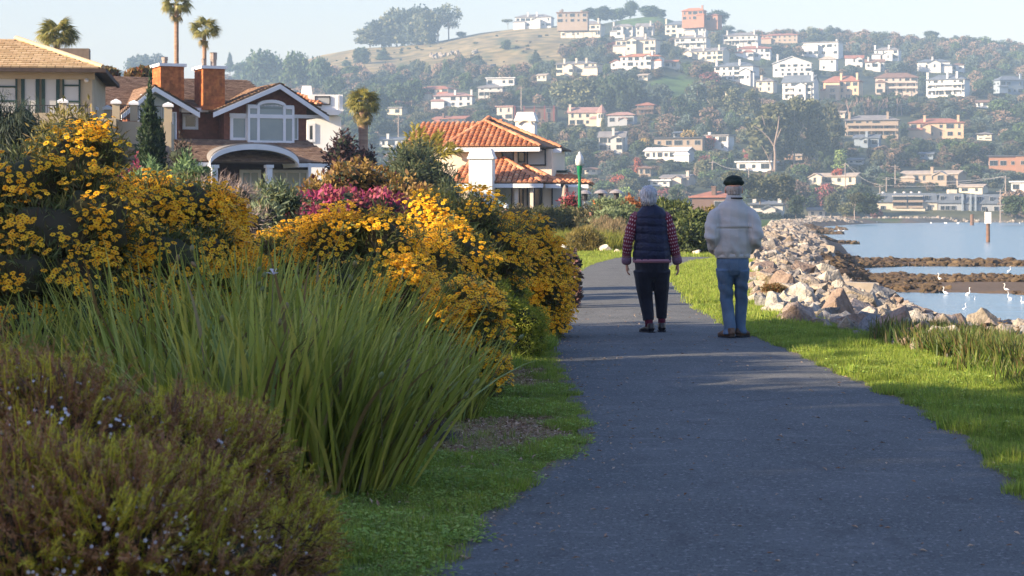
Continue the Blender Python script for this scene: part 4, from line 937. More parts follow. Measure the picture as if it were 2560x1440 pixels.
def hill_house(label, x0, x1, y0, y1, wall, roof, kind='hip', st=2, chim=(), ang=None, D=None, wing=None, balc=False, extra=None, cat='house', dense=1.0):
    cx = (x0+x1)/2
    if D is None: D = hillD(cx, y1) or 1300
    RECTS.append((x0, x1, y0, y1, D))
    s = D/F; Wt = (x1-x0)*s; H = (y1-y0)*s; ang = random.uniform(-30, -8) if ang is None else ang
    W = Wt*.93; dp = min(12, max(7, W*.5)); X = GX(cx, D); zb = GZ(y1, D)
    e = empty(extra or 'hillside_house', (X, D, zb), label, cat, rz=R(ang), group='houses across the bay')
    hr = {'hip': .24, 'gable': .30, 'gfront': .36, 'flat': .06, 'mansard': .34}[kind]*H; hw = H-hr
    wm = pal_w[wall]; b = MB(); fnd = 5
    b.box((-W/2, -dp/2, -fnd), (W/2, dp/2, hw)); q = MB()
    if kind == 'hip': hip(q, -W/2, W/2, -dp/2, dp/2, hw, hr)
    elif kind == 'gable': gab(q, -W/2, W/2, -dp/2, dp/2, hw, hr); b.prism([(-W/2, -dp/2, hw), (-W/2, dp/2, hw), (-W/2, 0, hw+hr-.35)], (W, 0, 0))
    elif kind == 'gfront': gab(q, -W/2, W/2, -dp/2, dp/2, hw, hr, 'y'); b.prism([(-W/2, -dp/2, hw), (W/2, -dp/2, hw), (0, -dp/2, hw+hr-.35)], (0, dp, 0))
    elif kind == 'flat': q.box((-W/2-.7, -dp/2-.7, hw), (W/2+.7, dp/2+.7, hw+max(.5, hr)))
    b.build('wall', wm, e)
    q.build('roof', pal_r[roof], e)
    if wing:       # projecting wing: fraction a..b of the width, height fraction, kind
        fa, fb, fh, wk = wing; xa, xb = -W/2+W*fa, -W/2+W*fb; wh = hw*fh; wb = MB(); wb.box((xa, -dp/2-3.2, -fnd), (xb, -dp/2-.01, wh))
        wq = MB()
        if wk == 'g': gab(wq, xa, xb, -dp/2-3.2, -dp/2+2, wh, (xb-xa)*.28, 'y', .5); wb.prism([(xa, -dp/2-3.2, wh), (xb, -dp/2-3.2, wh), ((xa+xb)/2, -dp/2-3.2, wh+(xb-xa)*.28-.3)], (0, 3, 0))
        elif wk == 'h': hip(wq, xa, xb, -dp/2-3.2, -dp/2-.02, wh, 1.3, .45)
        else: wq.box((xa-.3, -dp/2-3.5, wh), (xb+.3, -dp/2-.02, wh+.35))
        wb.build('wing', wm, e); wq.build('roof', pal_r[roof], e)
    if W > 14 and kind in ('hip', 'gable') and not balc:       # lower side block stepping down the slope
        sg = random.choice((-1, 1)); q0, q1 = sorted((sg*W*.22, sg*(W/2+1.2))); sb_ = MB(); sb_.box((q0, -dp/2-1.9, -fnd), (q1, -dp/2-.02, hw*.52)); sb_.build('wing', wm, e); rq = MB(); hip(rq, q0, q1, -dp/2-1.9, -dp/2-.03, hw*.52, .9, .35); rq.build('roof', pal_r[roof], e)
    for c in chim:
        x = -W/2+W*c; m_ = MB(); top_ = H+.9; m_.box((x-.5, -dp/2+.2, hw-1), (x+.5, -dp/2+1.4, top_)); m_.box((x-.62, -dp/2+.08, top_), (x+.62, -dp/2+1.75, top_+.3)); m_.build('chimney', wm, e)
    # windows, one row per storey
    keys = list(WMS)
    for k in range(st):
        zc = hw*(k+.5)/st; hh = hw/st; n = max(2, int(W/3.4*dense))
        for i in range(n):
            x = -W/2+W*(i+.5)/n; 
            if random.random() < .12: continue
            off = -dp/2
            if wing and -W/2+W*wing[0] < x < -W/2+W*wing[1]:
                if zc > hw*wing[2]-.8: continue
                off = -dp/2-3.2
            ky = random.choice(keys[:3] if W/n < 3.3 else keys); sc_ = min(1.0, hh/2.7); sx = min(1.0, (W/n-.5)/ky[0])
            obj('window', WMS[ky], e, (x, off-.04, zc), scl=(sx, 1, sc_*min(1, hh/2.9)))
        for i in range(2): obj('window', WMS[keys[0]], e, (-W/2-.04, -dp/4+i*dp/2, zc), (0, 0, -math.pi/2), scl=(1, 1, min(1, hh/2.9)))
    if balc:
        for k in range(1, st):
            z = hw*k/st; m_ = MB(); m_.box((-W*.46, -dp/2-2.0, z-.2), (W*.46, -dp/2-.16, z)); m_.box((-W*.46, -dp/2-2.0, z+.001), (W*.46, -dp/2-1.9, z+.9))
            for x in np.linspace(-W*.45, W*.45, 5): m_.box((x-.12, -dp/2-1.88, -fnd if k == 1 else z-hw/st), (x+.12, -dp/2-1.7, z-.201))
            m_.build('balcony', wm, e)
    return e, W, dp, hw, hr, H
HH = hill_house
HH('white house with two chimneys on the bare hill crest, leftmost of the skyline houses', 1288, 1385, 36, 70, 'white', 'grey', 'hip', 2, (.35, .6), wing=(.5, .72, .7, 'g'))
HH('tan flat topped house on the skyline right of the white crest house', 1392, 1474, 32, 59, 'tan', 'brown', 'flat', 2, (.1, .8))
HH('long cream two storey house below the skyline with a chimney at each end', 1402, 1512, 53, 94, 'cream', 'grey', 'hip', 2, (.06, .95), balc=True)
HH('pale bluish house left of the semidetached pair under the green knob', 1532, 1588, 60, 92, 'pale', 'grey', 'hip', 2, (.05,), wing=(.3, .6, .9, 'g'))
HH('pale grey house with a red side wall under the green knob', 1590, 1636, 58, 90, 'pale', 'grey', 'gable', 2, (.85,), wing=(.1, .5, .9, 'g'))
HH('bright cream mansion with rounded gables in the upper middle of the hill', 1540, 1650, 92, 132, 'cream', 'grey', 'hip', 2, (.2, .75), wing=(.3, .55, .95, 'g'))
HH('tall cream house with a high chimney at its left end', 1664, 1744, 52, 95, 'cream', 'slate', 'hip', 3, (.03,))
HH('small pale house attached right of the tall chimney house', 1746, 1768, 68, 92, 'pale', 'grey', 'flat', 2, (.7,))
HH('grey white two storey house with three chimneys below the tall chimney house', 1688, 1775, 88, 122, 'pale', 'grey', 'hip', 2, (.1, .65, .95), balc=True)
HH('orange villa with terracotta roof high on the skyline', 1706, 1765, 20, 52, 'orange', 'orange', 'hip', 2, (.95,))
HH('low orange wing with terracotta roof right of the skyline villa', 1767, 1802, 34, 56, 'orange', 'red', 'hip', 1)
HH('wide white house under a broad grey hipped roof, top right of the villa', 1808, 1902, 82, 116, 'pale', 'grey', 'hip', 2, (.12, .9), balc=True)
HH('white house with a red tiled roof under the broad grey roofed house', 1842, 1930, 115, 146, 'white', 'red', 'hip', 2, (.02, .6), wing=(.2, .5, .6, 'h'))
HH('pale cream house with gables and five chimney pots right of centre', 1712, 1822, 120, 152, 'cream', 'grey', 'gable', 2, (.15, .5, .9), wing=(.0, .25, .8, 'g'))
HH('white villa with bright orange roof in the centre of the hill', 1552, 1660, 134, 168, 'white', 'orange', 'hip', 2, (.1, .8), wing=(.62, .8, .95, 'g'))
HH('small orange roofed outbuilding right of the orange roofed villa', 1662, 1698, 150, 170, 'cream', 'orange', 'gable', 1)
HH('low white wing with an orange gable left of the orange roofed villa', 1530, 1560, 150, 170, 'white', 'orange', 'gfront', 1)
HH('cream house with three chimneys above the dark cypress grove', 1392, 1505, 153, 185, 'cream', 'grey', 'hip', 2, (.2, .5, .75), wing=(.25, .45, .8, 'g'))
HH('tiny cream cottage among trees left of the three chimney house', 1346, 1374, 184, 200, 'cream', 'tan', 'gable', 1)
HH('large white house with a grey roof and gabled wing, middle right of the hill', 1788, 1896, 156, 202, 'white', 'slate', 'hip', 3, (.05, .65), wing=(.72, .98, .6, 'g'))
HH('small white house with grey hipped roof below the gabled wing', 1868, 1918, 190, 216, 'white', 'grey', 'hip', 1)
HH('huge white house with a single broad front gable', 1930, 2032, 142, 192, 'white', 'white', 'gfront', 3, (.12,), ang=-10)
HH('small cream house with hipped roof just left of the slate roofed tall house', 1893, 1940, 195, 230, 'cream', 'grey', 'hip', 2, (.3,))
HH('white stepped house with a chimney on the upper right of the hill', 2010, 2106, 106, 142, 'white', 'grey', 'flat', 2, (.95,), wing=(.0, .45, .8, 'f'))
HH('narrow white house beneath the stepped white house', 2050, 2094, 140, 176, 'white', 'tan', 'hip', 2)
HH('tall white three storey house with slate blue gabled roof', 1958, 2045, 188, 250, 'white', 'slate', 'gable', 3, (.95,), wing=(.45, .8, .8, 'g'), balc=True)
HH('peach villa with terracotta roofs and an arcade of arches', 2060, 2156, 190, 250, 'peach', 'red', 'hip', 3, (.5, .95), wing=(.1, .5, .95, 'h'))
HH('pinkish cream house with brown roof and long dark balconies', 2186, 2296, 182, 236, 'pink', 'brown', 'hip', 3, (), balc=True, wing=(.0, .22, .7, 'h'))
HH('white three storey house with a dark slate roof and three chimneys', 2318, 2422, 187, 240, 'white', 'slate', 'hip', 3, (.03, .55, .8), balc=True)
HH('pale cottage with reddish brown roof left of the small dark roofed one', 2112, 2160, 138, 163, 'white', 'red', 'gable', 1, wing=(.5, .95, .8, 'g'))
HH('small cottage with dark roof and white chimney right of the reddish one', 2162, 2212, 148, 174, 'white', 'brown', 'gable', 1, (.15,), wing=(.4, .8, .8, 'g'))
HH('white house with flat grey eaves high on the right under the forest', 2187, 2252, 118, 150, 'white', 'grey', 'hip', 2, (.02, .6), wing=(.4, .8, .5, 'g'))
HH('wide grey roofed white house high on the right of the hill', 2292, 2376, 148, 178, 'white', 'slate', 'hip', 1, (.45,), wing=(.3, .7, .8, 'g'))
HH('small brown roofed pavilion right of the wide grey roofed house', 2377, 2412, 158, 178, 'white', 'brown', 'hip', 1)
HH('blue grey house in shade near the right edge', 2486, 2556, 190, 236, 'bluegrey', 'slate', 'hip', 2, (.9,), ang=15)
HH('wide grey beige terraced apartments under the bare trunked trees', 2110, 2250, 288, 342, 'tan', 'grey', 'hip', 3, (.08, .8), balc=True, ang=-12)
HH('low peach villa with terracotta roof and two chimneys at mid height', 2270, 2412, 296, 345, 'peach', 'red', 'hip', 2, (.28, .9), wing=(.25, .4, .8, 'g'), ang=-12)
HH('blue grey cottage with two gables in shade under the apartments', 2136, 2202, 336, 366, 'bluegrey', 'slate', 'gable', 1, (.5,), wing=(.3, .6, .8, 'g'))
HH('cream house with a thin red roof on the left of the hill', 1043, 1140, 215, 250, 'cream', 'red', 'hip', 2, wing=(.0, .5, .55, 'h'))
HH('white house with pink tiled roof in front of the thin red roofed one', 1085, 1188, 232, 268, 'white', 'pink', 'hip', 2, (.55, .98))
HH('white flat roofed house with a ribbon of windows on the left of the hill', 1216, 1292, 196, 214, 'white', 'white', 'flat', 1)
HH('white house with grey hipped roof and deck under the ribbon windowed one', 1196, 1262, 212, 242, 'pale', 'grey', 'hip', 2, balc=True)
HH('small pink stucco house left of the dark house with red posts', 1246, 1292, 266, 300, 'pink', 'pink', 'flat', 2)
HH('cream house with pinkish gabled roof and pointed corner turret', 1420, 1502, 268, 314, 'cream', 'pink', 'gable', 2, (.05,), ang=-8)
HH('low house with a pink roof right of the turreted house', 1520, 1592, 280, 312, 'grey', 'pink', 'hip', 1, wing=(.5, .8, .5, 'g'))
HH('brown roofed house with bright deck below the green field', 1596, 1642, 256, 286, 'brown', 'red', 'hip', 2, balc=True)
HH('white boarded house with several steep gables at lower centre', 1498, 1568, 328, 378, 'pale', 'grey', 'gable', 2, (.55,), wing=(.5, .95, .9, 'g'), ang=-12)
HH('long low white house with a shallow gable above the grey haired woman', 1614, 1734, 368, 398, 'white', 'white', 'gable', 1, dense=1.4)
HH('dark flat roofed house behind the long low white one', 1636, 1766, 346, 368, 'tan', 'dark', 'flat', 1)
HH('white cubic house with a tall white chimney at lower centre right', 1768, 1832, 338, 374, 'white', 'grey', 'flat', 2, (.15,))
HH('dark red barn like house under the tall bare trunked eucalyptus', 1860, 1916, 372, 400, 'red', 'red', 'gable', 1, (.98,))
HH('white flat roofed house behind the head of the man in the cap', 1844, 1940, 405, 426, 'white', 'white', 'flat', 1)
HH('grey gabled bungalow with brick front just above the woman', 1656, 1736, 436, 460, 'pink', 'grey', 'gable', 1, (.95,), wing=(.5, .85, .8, 'g'))
HH('small flat white annex left of the brick fronted bungalow', 1628, 1680, 452, 464, 'white', 'white', 'flat', 1)
HH('long low brown ranch house on the left behind the palm', 1085, 1182, 290, 312, 'brown', 'red', 'gable', 1, (.3,))
HH('low cream garage wall under the dark red tree on the left', 962, 1016, 270, 286, 'cream', 'grey', 'flat', 1)
HH('small white house with a brick chimney left of the tiled house', 950, 1016, 342, 366, 'white', 'slate', 'gable', 1, (.35,))
HH('small tan hipped house between the white cube and the gabled bungalow', 1598, 1632, 414, 438, 'tan', 'brown', 'hip', 1)
HH('tan ranch house with two roofs behind the pink autumn tree', 2032, 2152, 432, 460, 'cream', 'tan', 'gable', 1, wing=(.0, .28, .9, 'g'))
HH('long grey tan ranch house with a small chimney, lower right', 2254, 2412, 426, 456, 'tan', 'tan', 'gable', 1, (.55,), wing=(.62, .85, .8, 'g'))
HH('pale shed roofed house just right and below the long ranch house', 2402, 2466, 460, 482, 'cream', 'tan', 'gable', 1)
HH('orange wood sided house at the right edge', 2470, 2570, 390, 424, 'orange', 'dark', 'flat', 1, wing=(.7, 1.0, 1.0, 'f'))
HH('small white boxy house at the right edge above the shore', 2530, 2580, 455, 478, 'white', 'white', 'flat', 1)
HH('large low house under a great red brown roof left of the man', 1735, 1842, 478, 535, 'brown', 'red', 'hip', 1, (.55,), D=480)
HH('white and grey shoreline house with a chimney right of the man', 1876, 1962, 500, 540, 'pale', 'slate', 'hip', 2, (.12, .9), D=560, wing=(.4, .8, .6, 'g'))
HH('little beach cottage with a dark gable on the far shore', 2020, 2064, 518, 542, 'cream', 'grey', 'gable', 1, D=645)
for lb, a_, b_, c_, d_, w__, r__, k__ in (('long tan house with red roofs just below the crest trees, right of centre', 1905, 2002, 84, 107, 'tan', 'red', 'hip'), ('small pale house with red roof left of the stepped white house', 1898, 1928, 118, 148, 'pale', 'red', 'gable'), ('tiny cream cottage under the orange roofed villa', 1600, 1626, 184, 198, 'cream', 'tan', 'gable'),
    ('tiny pale house under the tall slate roofed white house', 2016, 2052, 257, 272, 'pale', 'grey', 'gable'), ('low pink roofed shed left of the bare trunked trees', 2080, 2116, 277, 291, 'pink', 'tan', 'gable'), ('small cream house under the large white gabled house', 1815, 1850, 226, 241, 'cream', 'tan', 'hip'), ('small slate roofed house above the dark flat roofed one', 1688, 1716, 328, 344, 'grey', 'slate', 'gable'),
    ('small cream brown roofed house above the heaters', 1466, 1500, 418, 434, 'cream', 'brown', 'hip'), ('low tan house right of the dark red barn like house', 1975, 2010, 384, 399, 'tan', 'tan', 'gable'), ('blue grey cottage above the long ranch house', 2300, 2336, 380, 396, 'bluegrey', 'slate', 'gable'), ('small cream house at mid height near the right edge', 2444, 2482, 330, 350, 'cream', 'grey', 'hip'),
    ('small white house among trees right of the pinkish balconied house', 2440, 2474, 250, 268, 'white', 'brown', 'gable'), ('pale bungalow between the grey apartments and the low peach villa', 2120, 2160, 395, 410, 'pale', 'grey', 'gable'), ('small tan house on the left slope above the thin red roofed house', 1010, 1040, 250, 264, 'tan', 'brown', 'gable')):
    HH(lb, a_, b_, c_, d_, w__, r__, k__, 1 if d_-c_ < 20 else 2)
e0, *_ = HH('dark house with tall red posts behind the white chimney of the tiled house', 1290, 1395, 268, 300, 'brown', 'dark', 'flat', 2, dense=.6)
# red posts of the dark house
for fx in (-.38, -.2, 0, .2, .38): MB().box((fx*24-.22, -8.6, -5), (fx*24+.22, -8.2, 6.2)).build('post', pal_w['red'], e0)
# turret
Dt = hillD(1505, 314); e1 = empty('turret', (GX(1503, Dt), Dt-5, GZ(314, Dt)), 'octagonal corner turret with a pointed pink roof', 'turret'); s_ = Dt/F
t_ = MB(); t_.tube([(0, 0, -3), (0, 0, 30*s_)], 12*s_, 8); t_.build('wall', pal_w['cream'], e1); t_ = MB(); t_.tube([(0, 0, 30*s_), (0, 0, 52*s_)], [15*s_, .05], 8); t_.build('roof', pal_r['pink'], e1)
for a_ in (-2.2, -1.57, -.9): obj('window', WMS[(1.0, 1.9)], e1, (12*s_*math.cos(a_)*.95, 12*s_*math.sin(a_)*.95, 22*s_), (0, 0, a_+1.57))
# shoreline apartment block with mansard roof
def apartments():
    D = 662; s = D/F; r = empty('apartment_building', (GX(2345, D), D, GZ(543, D)), 'long shoreline apartment block with slate mansard roof, sunlit cream at its left end', 'apartment building', rz=R(-6))
    X = lambda px: (px-2345)*s; Z = lambda py: (543-py)*s
    sl = pal_r['slate']; cr_ = pal_w['cream']
    for (x0, x1, zt, zm, wm) in ((2192, 2338, 483, 506, cr_), (2340, 2404, 484, 508, pal_w['grey']), (2406, 2500, 486, 510, pal_w['grey'])):  # grey right blocks carry the tree shade in their wall colour
        MB().box((X(x0), -7, -3), (X(x1), 7, Z(zm))).build('wall', wm, r)
        q = MB(); b_, t_ = Z(zm), Z(zt); q.add([(X(x0)-.4, -7.5, b_), (X(x1)+.1, -7.5, b_), (X(x1)+.1, 7.5, b_), (X(x0)-.4, 7.5, b_), (X(x0)+.8, -5.8, t_), (X(x1)-.3, -5.8, t_), (X(x1)-.3, 5.8, t_), (X(x0)+.8, 5.8, t_)],
                       [(0, 3, 2, 1), (4, 5, 6, 7), (0, 1, 5, 4), (1, 2, 6, 5), (2, 3, 7, 6), (3, 0, 4, 7)]); q.build('roof', sl, r)
    for x0, x1, yy in ((2228, 2262, 506), (2266, 2302, 506), (2228, 2262, 520), (2266, 2302, 520)):
        m_ = MB(); m_.box((X(x0), -9, Z(yy)), (X(x1), -7.56, Z(yy)+.25)); m_.box((X(x0), -9, Z(yy)+.251), (X(x1), -8.85, Z(yy)+.7)); m_.build('balcony', pal_w['tan'], r)
        MB().box((X(x0)+.2, -7.8, Z(yy)+.3), (X(x1)-.2, -7.52, Z(yy)+1.9)).build('window', winm[1], r)
    for x0, x1 in ((2228, 2262), (2266, 2302)): m_ = MB(); m_.box((X(x0), -8.6, Z(491.5)), (X(x1), -6.2, Z(489.5))); m_.build('dormer_roof', pal_w['pale'], r)
    MB().box((X(2224), -9.5, Z(522)-.01), (X(2306), -7.01, -2)).build('wall', cr_, r)
    for x0 in (2232, 2284): MB().box((X(x0), -9.7, .2), (X(x0)+2, -9.48, 2)).build('window', winm[1], r)
    for x0, yy in ((2205, 494), (2312, 494), (2204, 520), (2318, 520), (2320, 534), (2350, 520), (2362, 520), (2376, 520), (2420, 498), (2440, 498), (2470, 498), (2420, 522), (2450, 522), (2480, 522), (2350, 496), (2385, 496)):
        m_ = obj('window', WMS[(1.4, 1.5)], r, (X(x0), -7.15 if yy > 508 else -6.85, Z(yy)))
    for x0, x1, yt in ((2368, 2388, 474), (2398, 2404, 484)): MB().box((X(x0), -4, Z(490)), (X(x1), 2, Z(yt))).build('chimney', cr_, r)
    for x0 in (2396, 2416, 2428): MB().box((X(x0), -8, 0), (X(x0+4), -7.4, Z(486))).build('chimney', pal_w['bluegrey'], r)
    for x0 in (2210, 2240, 2262, 2280, 2300): m_ = MB(); m_.tube([(X(x0), 0, Z(484)), (X(x0), 0, Z(479))], .5, 8); m_.build('roof_vent', pal_w['white'], r)
    RECTS.append((2190, 2500, 476, 543, D))
apartments()
# distant utility poles with cross arms
pole_m = M('pole_wood', (.34, .28, .24)); wire_m = M('wire', (.35, .34, .33))
def upole(px, y0, y1, D, lb):
    h = (y1-y0)*D/F; r = empty('utility_pole', (GX(px, D), D, GZ(y1, D)-2), lb, 'utility pole', group='utility poles across the bay')
    MB().tube([(0, 0, 0), (0, 0, h+2)], [.22, .15], 6).build('pole', pole_m, r); m_ = MB(); m_.box((-1.3, -.09, h+1.3), (1.3, .09, h+1.5)); m_.build('cross_arm', pole_m, r)
    return Vector((GX(px, D), D, GZ(y0, D)))
PO = [upole(2200, 462, 484, 668, 'short utility pole above the left end of the apartments'), upole(2113, 407, 460, 700, 'pale utility pole in front of the tan ranch house'),
      upole(2514, 440, 520, 640, 'tall utility pole right of the apartments'), upole(2501, 474, 545, 632, 'pole at the right end of the apartment block'), upole(2216, 444, 480, 700, 'pole with a white transformer behind the apartments'),
      upole(1303, 216, 262, 800, 'pale utility pole above the white chimney'), upole(1781, 402, 430, 720, 'pale utility pole right of the brick fronted bungalow'), upole(1872, 418, 455, 690, 'white pole below the flat roofed white house'),
      upole(996, 285, 330, 760, 'thin utility pole right of the palm'), upole(2238, 412, 446, 700, 'slanted pole left of the long ranch house')]
for a, b in ((0, 2), (0, 1), (1, 4), (4, 2), (7, 6), (3, 2)):
    A_, B_ = PO[a], PO[b]; pts = [A_.lerp(B_, t)+Vector((0, 0, -1.6*4*t*(1-t))) for t in np.linspace(0, 1, 9)]
    tag(MB().tube(pts, .05, 4).build('power_line', wire_m), ['sagging power line running right from the short pole', 'power line from the short pole down to the ranch house pole', 'power line between the ranch house pole and the transformer pole', 'power line from the transformer pole to the tall right pole', 'power line near the flat roofed white house', 'short power line at the right end of the apartments'][((0, 2), (0, 1), (1, 4), (4, 2), (7, 6), (3, 2)).index((a, b))], 'power line')
# seawall and hedge at the far shore
for x0, x1, y0, y1, D, lb, m_ in ((1880, 1946, 536, 552, 545, 'clipped dark hedge on the far shore right of the man', None), (1948, 2010, 538, 551, 560, 'second clipped dark hedge along the far shore', None), (2008, 2100, 540, 548, 640, 'low pinkish retaining wall on the far beach', pal_w['pink']), (2105, 2150, 541, 550, 634, 'brown landing wall at the water edge of the far shore', pal_w['brown'])):
    a, b = PW(x0, y0, D), PW(x1, y1, D)
    if m_: tag(MB().box((a.x, D, b.z-.6), (b.x, D+1.5, a.z)).build('retaining_wall', m_), lb, 'wall')
    else:
        c = (a.x+b.x)/2; bl = [(x, D, (a.z+b.z)/2, 1.5, 1.2, (a.z-b.z)/2+.2) for x in np.arange(a.x, b.x, 1.2)]
        tag(obj('hedge', cloud_mesh('hedge', bl, 2200, .35, .25, [M('hedge_leaf', (.02, .04, .02), pal=[(.015, .032, .018), (.03, .05, .025)])], core=.9, shell=.15)), lb, 'hedge')
# ================================================================ TREES ON THE HILL
core_m = M('foliage_shade_core', (.022, .032, .016), (.03, .04, .02), scale=2)  # dark solid core added inside crowns to block light
bark_m = M('bark', (.13, .10, .08), (.2, .16, .13), scale=1.5); palebark = M('pale_bark', (.42, .34, .28), (.30, .23, .19), scale=.8)
TC = dict(dark=[(.022, .040, .022), (.035, .055, .028), (.048, .068, .034)], green=[(.035, .062, .024), (.055, .085, .032), (.075, .105, .04)], olive=[(.06, .068, .035), (.085, .09, .045), (.11, .105, .055)],
          blue=[(.04, .062, .055), (.06, .08, .068), (.08, .10, .08)], maroon=[(.13, .045, .05), (.18, .065, .06), (.11, .05, .05)], red=[(.28, .06, .035), (.36, .10, .05), (.22, .05, .04)],
          gold=[(.24, .17, .05), (.32, .22, .07), (.18, .14, .06)], brown=[(.14, .095, .07), (.18, .125, .09), (.12, .09, .07)], lime=[(.12, .17, .05), (.15, .19, .06), (.10, .14, .05)])
TC = {k: [tuple(min(.5, c*1.45) for c in q) for q in v] for k, v in TC.items()}
TM = {k: M('far_leaf_'+k, v[0], pal=v, rough=.9, trans=.15, oval=.42) for k, v in TC.items()}
SH = {}
def shape(kind, seed):
    q = np.random.default_rng(seed); bl = []
    if kind == 'oak':
        for _ in range(11): a = q.random()*6.28; d = q.random()**.6*.36; bl.append((math.cos(a)*d, math.sin(a)*d, .50+q.uniform(-.22, .26)*(1-d), q.uniform(.15, .25), q.uniform(.15, .25), q.uniform(.13, .2)))
        bl.append((0, 0, .45, .34, .34, .34)); bl += [(math.cos(k*2.1)*.22, math.sin(k*2.1)*.22, .2, .2, .2, .19) for k in range(3)]; n, l = 1700, .085
    elif kind == 'tall':
        for k in range(15): t = k/14; a = q.random()*6.28; d = q.uniform(.03, .17)*(1.2-t*.6); bl.append((math.cos(a)*d, math.sin(a)*d, .22+t*.68, q.uniform(.08, .14), q.uniform(.08, .14), q.uniform(.08, .13)))
        n, l = 1500, .06
    elif kind == 'cone':
        for k in range(10): t = k/9; r_ = .20*(1-t)+.02; bl.append((q.normal()*.02, q.normal()*.02, .10+t*.84, r_, r_, .08))
        n, l = 1100, .07
    elif kind == 'spread':
        for _ in range(12): a = q.random()*6.28; d = q.random()**.5*.42; bl.append((math.cos(a)*d, math.sin(a)*d, .72+q.uniform(-.05, .1)*(1-d), q.uniform(.13, .2), q.uniform(.13, .2), q.uniform(.07, .12)))
        n, l = 1200, .07
    elif kind == 'airy':
        for _ in range(16): a = q.random()*6.28; d = q.random()**.6*.34; bl.append((math.cos(a)*d, math.sin(a)*d, .62+q.uniform(-.3, .3)*(1-d), q.uniform(.06, .13), q.uniform(.06, .13), q.uniform(.05, .1)))
        n, l = 900, .05
    else:   # low bush
        for _ in range(7): a = q.random()*6.28; d = q.random()**.6*.34; bl.append((math.cos(a)*d, math.sin(a)*d, .25+q.uniform(-.1, .25)*(1-d), q.uniform(.18, .28), q.uniform(.18, .28), q.uniform(.18, .26)))
        n, l = 1000, .09
    return bl, n, l
def crown(kind, col, seed):
    k = (kind, col, seed)
    if k not in SH:
        bl, n, l = shape(kind, seed); q = np.random.default_rng(seed)
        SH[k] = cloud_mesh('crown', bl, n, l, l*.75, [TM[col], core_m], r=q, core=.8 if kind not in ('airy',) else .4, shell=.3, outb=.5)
    return SH[k]
def trunk_mesh(kind):
    mb = MB(); q = random.Random(hash(kind) % 99)
    mb.tube([(0, 0, -.15), (.01, 0, .25), (.0, .01, .6)], [.028, .02, .008], 6)
    for k in range(5 if kind != 'cone' else 0):
        a = k*1.3; mb.tube([(0, 0, .2+.05*k), (.12*math.cos(a), .12*math.sin(a), .42+.05*k), (.24*math.cos(a), .24*math.sin(a), .62+.05*k)], [.015, .01, .004], 5)
    return mb
TRK = {}
for k in ('oak', 'tall', 'cone', 'spread', 'airy', 'bush'):
    TRK[k] = trunk_mesh(k).me('trunk', palebark if k in ('tall', 'airy') else bark_m)
def tree(name, label, px, py, w_, h_, kind, col, D=None, seed=None, group=None, cat='tree'):
    """px,py foot of the tree in the photograph, w_,h_ its size there"""
    if D is None: D = hillD(px, py) or D1
    s = D/F; X = GX(px, D); z = GZ(py, D); base_w = {'oak': 1.0, 'tall': .5, 'cone': .42, 'spread': 1.1, 'airy': .85, 'bush': 1.1}[kind]
    e = empty(name, (X, D, z), label, cat, rz=random.uniform(0, 6.28), group=group)
    sx = w_*s/base_w; sz = h_*s
    seed = random.randrange(3) if seed is None else seed
    o = obj('crown', crown(kind, col, seed), e, scl=(sx, sx, sz)); obj('trunk', TRK[kind], e, scl=(sx*.8, sx*.8, sz))
    return e
CN = dict(dark='dark green', green='mid green', olive='olive green', blue='blue green', maroon='maroon', red='red', gold='golden yellow', brown='brownish', lime='yellow green')
KN = dict(oak='round crowned tree', tall='tall eucalyptus', cone='pointed conifer', spread='flat topped tree', airy='thin airy tree', bush='low bush')
TR = []       # (px, py, w, h) of the trees already placed
def named(label, px, py, w_, h_, kind, col, D=None, seed=None, cat='tree'):
    TR.append((px, py, w_, h_)); return tree({'cone': 'conifer', 'bush': 'bush', 'tall': 'eucalyptus_tree'}.get(kind, 'tree'), label, px, py, w_, h_, kind, col, D, seed, 'trees and bushes of the hillside', cat)
# ones that can be pointed at
for i, (px, py, w_, h_) in enumerate(((925, 112, 70, 45), (955, 113, 75, 75), (992, 114, 80, 105), (1030, 114, 80, 112), (1062, 112, 70, 100), (1095, 108, 70, 105), (1122, 100, 62, 98))):
    named(('low feathery eucalyptus at the left end of the ridge grove', 'second eucalyptus from the left in the ridge grove', 'third eucalyptus of the ridge grove', 'broad tallest eucalyptus in the middle of the ridge grove', 'eucalyptus right of the middle of the ridge grove', 'eucalyptus with visible bare trunks in the ridge grove', 'open crowned eucalyptus at the right end of the ridge grove')[i], px, py, w_*1.25, h_, 'oak' if i < 5 else 'airy', 'blue' if i % 2 else 'olive', seed=i % 3)
named('lone round dark tree with a long shadow on the golden slope', 1265, 124, 28, 28, 'oak', 'dark'); named('flat umbrella tree on the bare crest left of the first white house', 1270, 70, 34, 24, 'spread', 'olive')
named('small dark tree at the right foot of the ridge grove', 1150, 92, 32, 20, 'bush', 'dark')
named('dark tree on the golden slope below the ridge grove, left one', 905, 160, 52, 48, 'oak', 'green'); named('dark tree on the golden slope below the ridge grove, right one', 958, 150, 34, 30, 'cone', 'dark'); named('small round bush on the golden slope left', 866, 166, 34, 22, 'bush', 'dark')
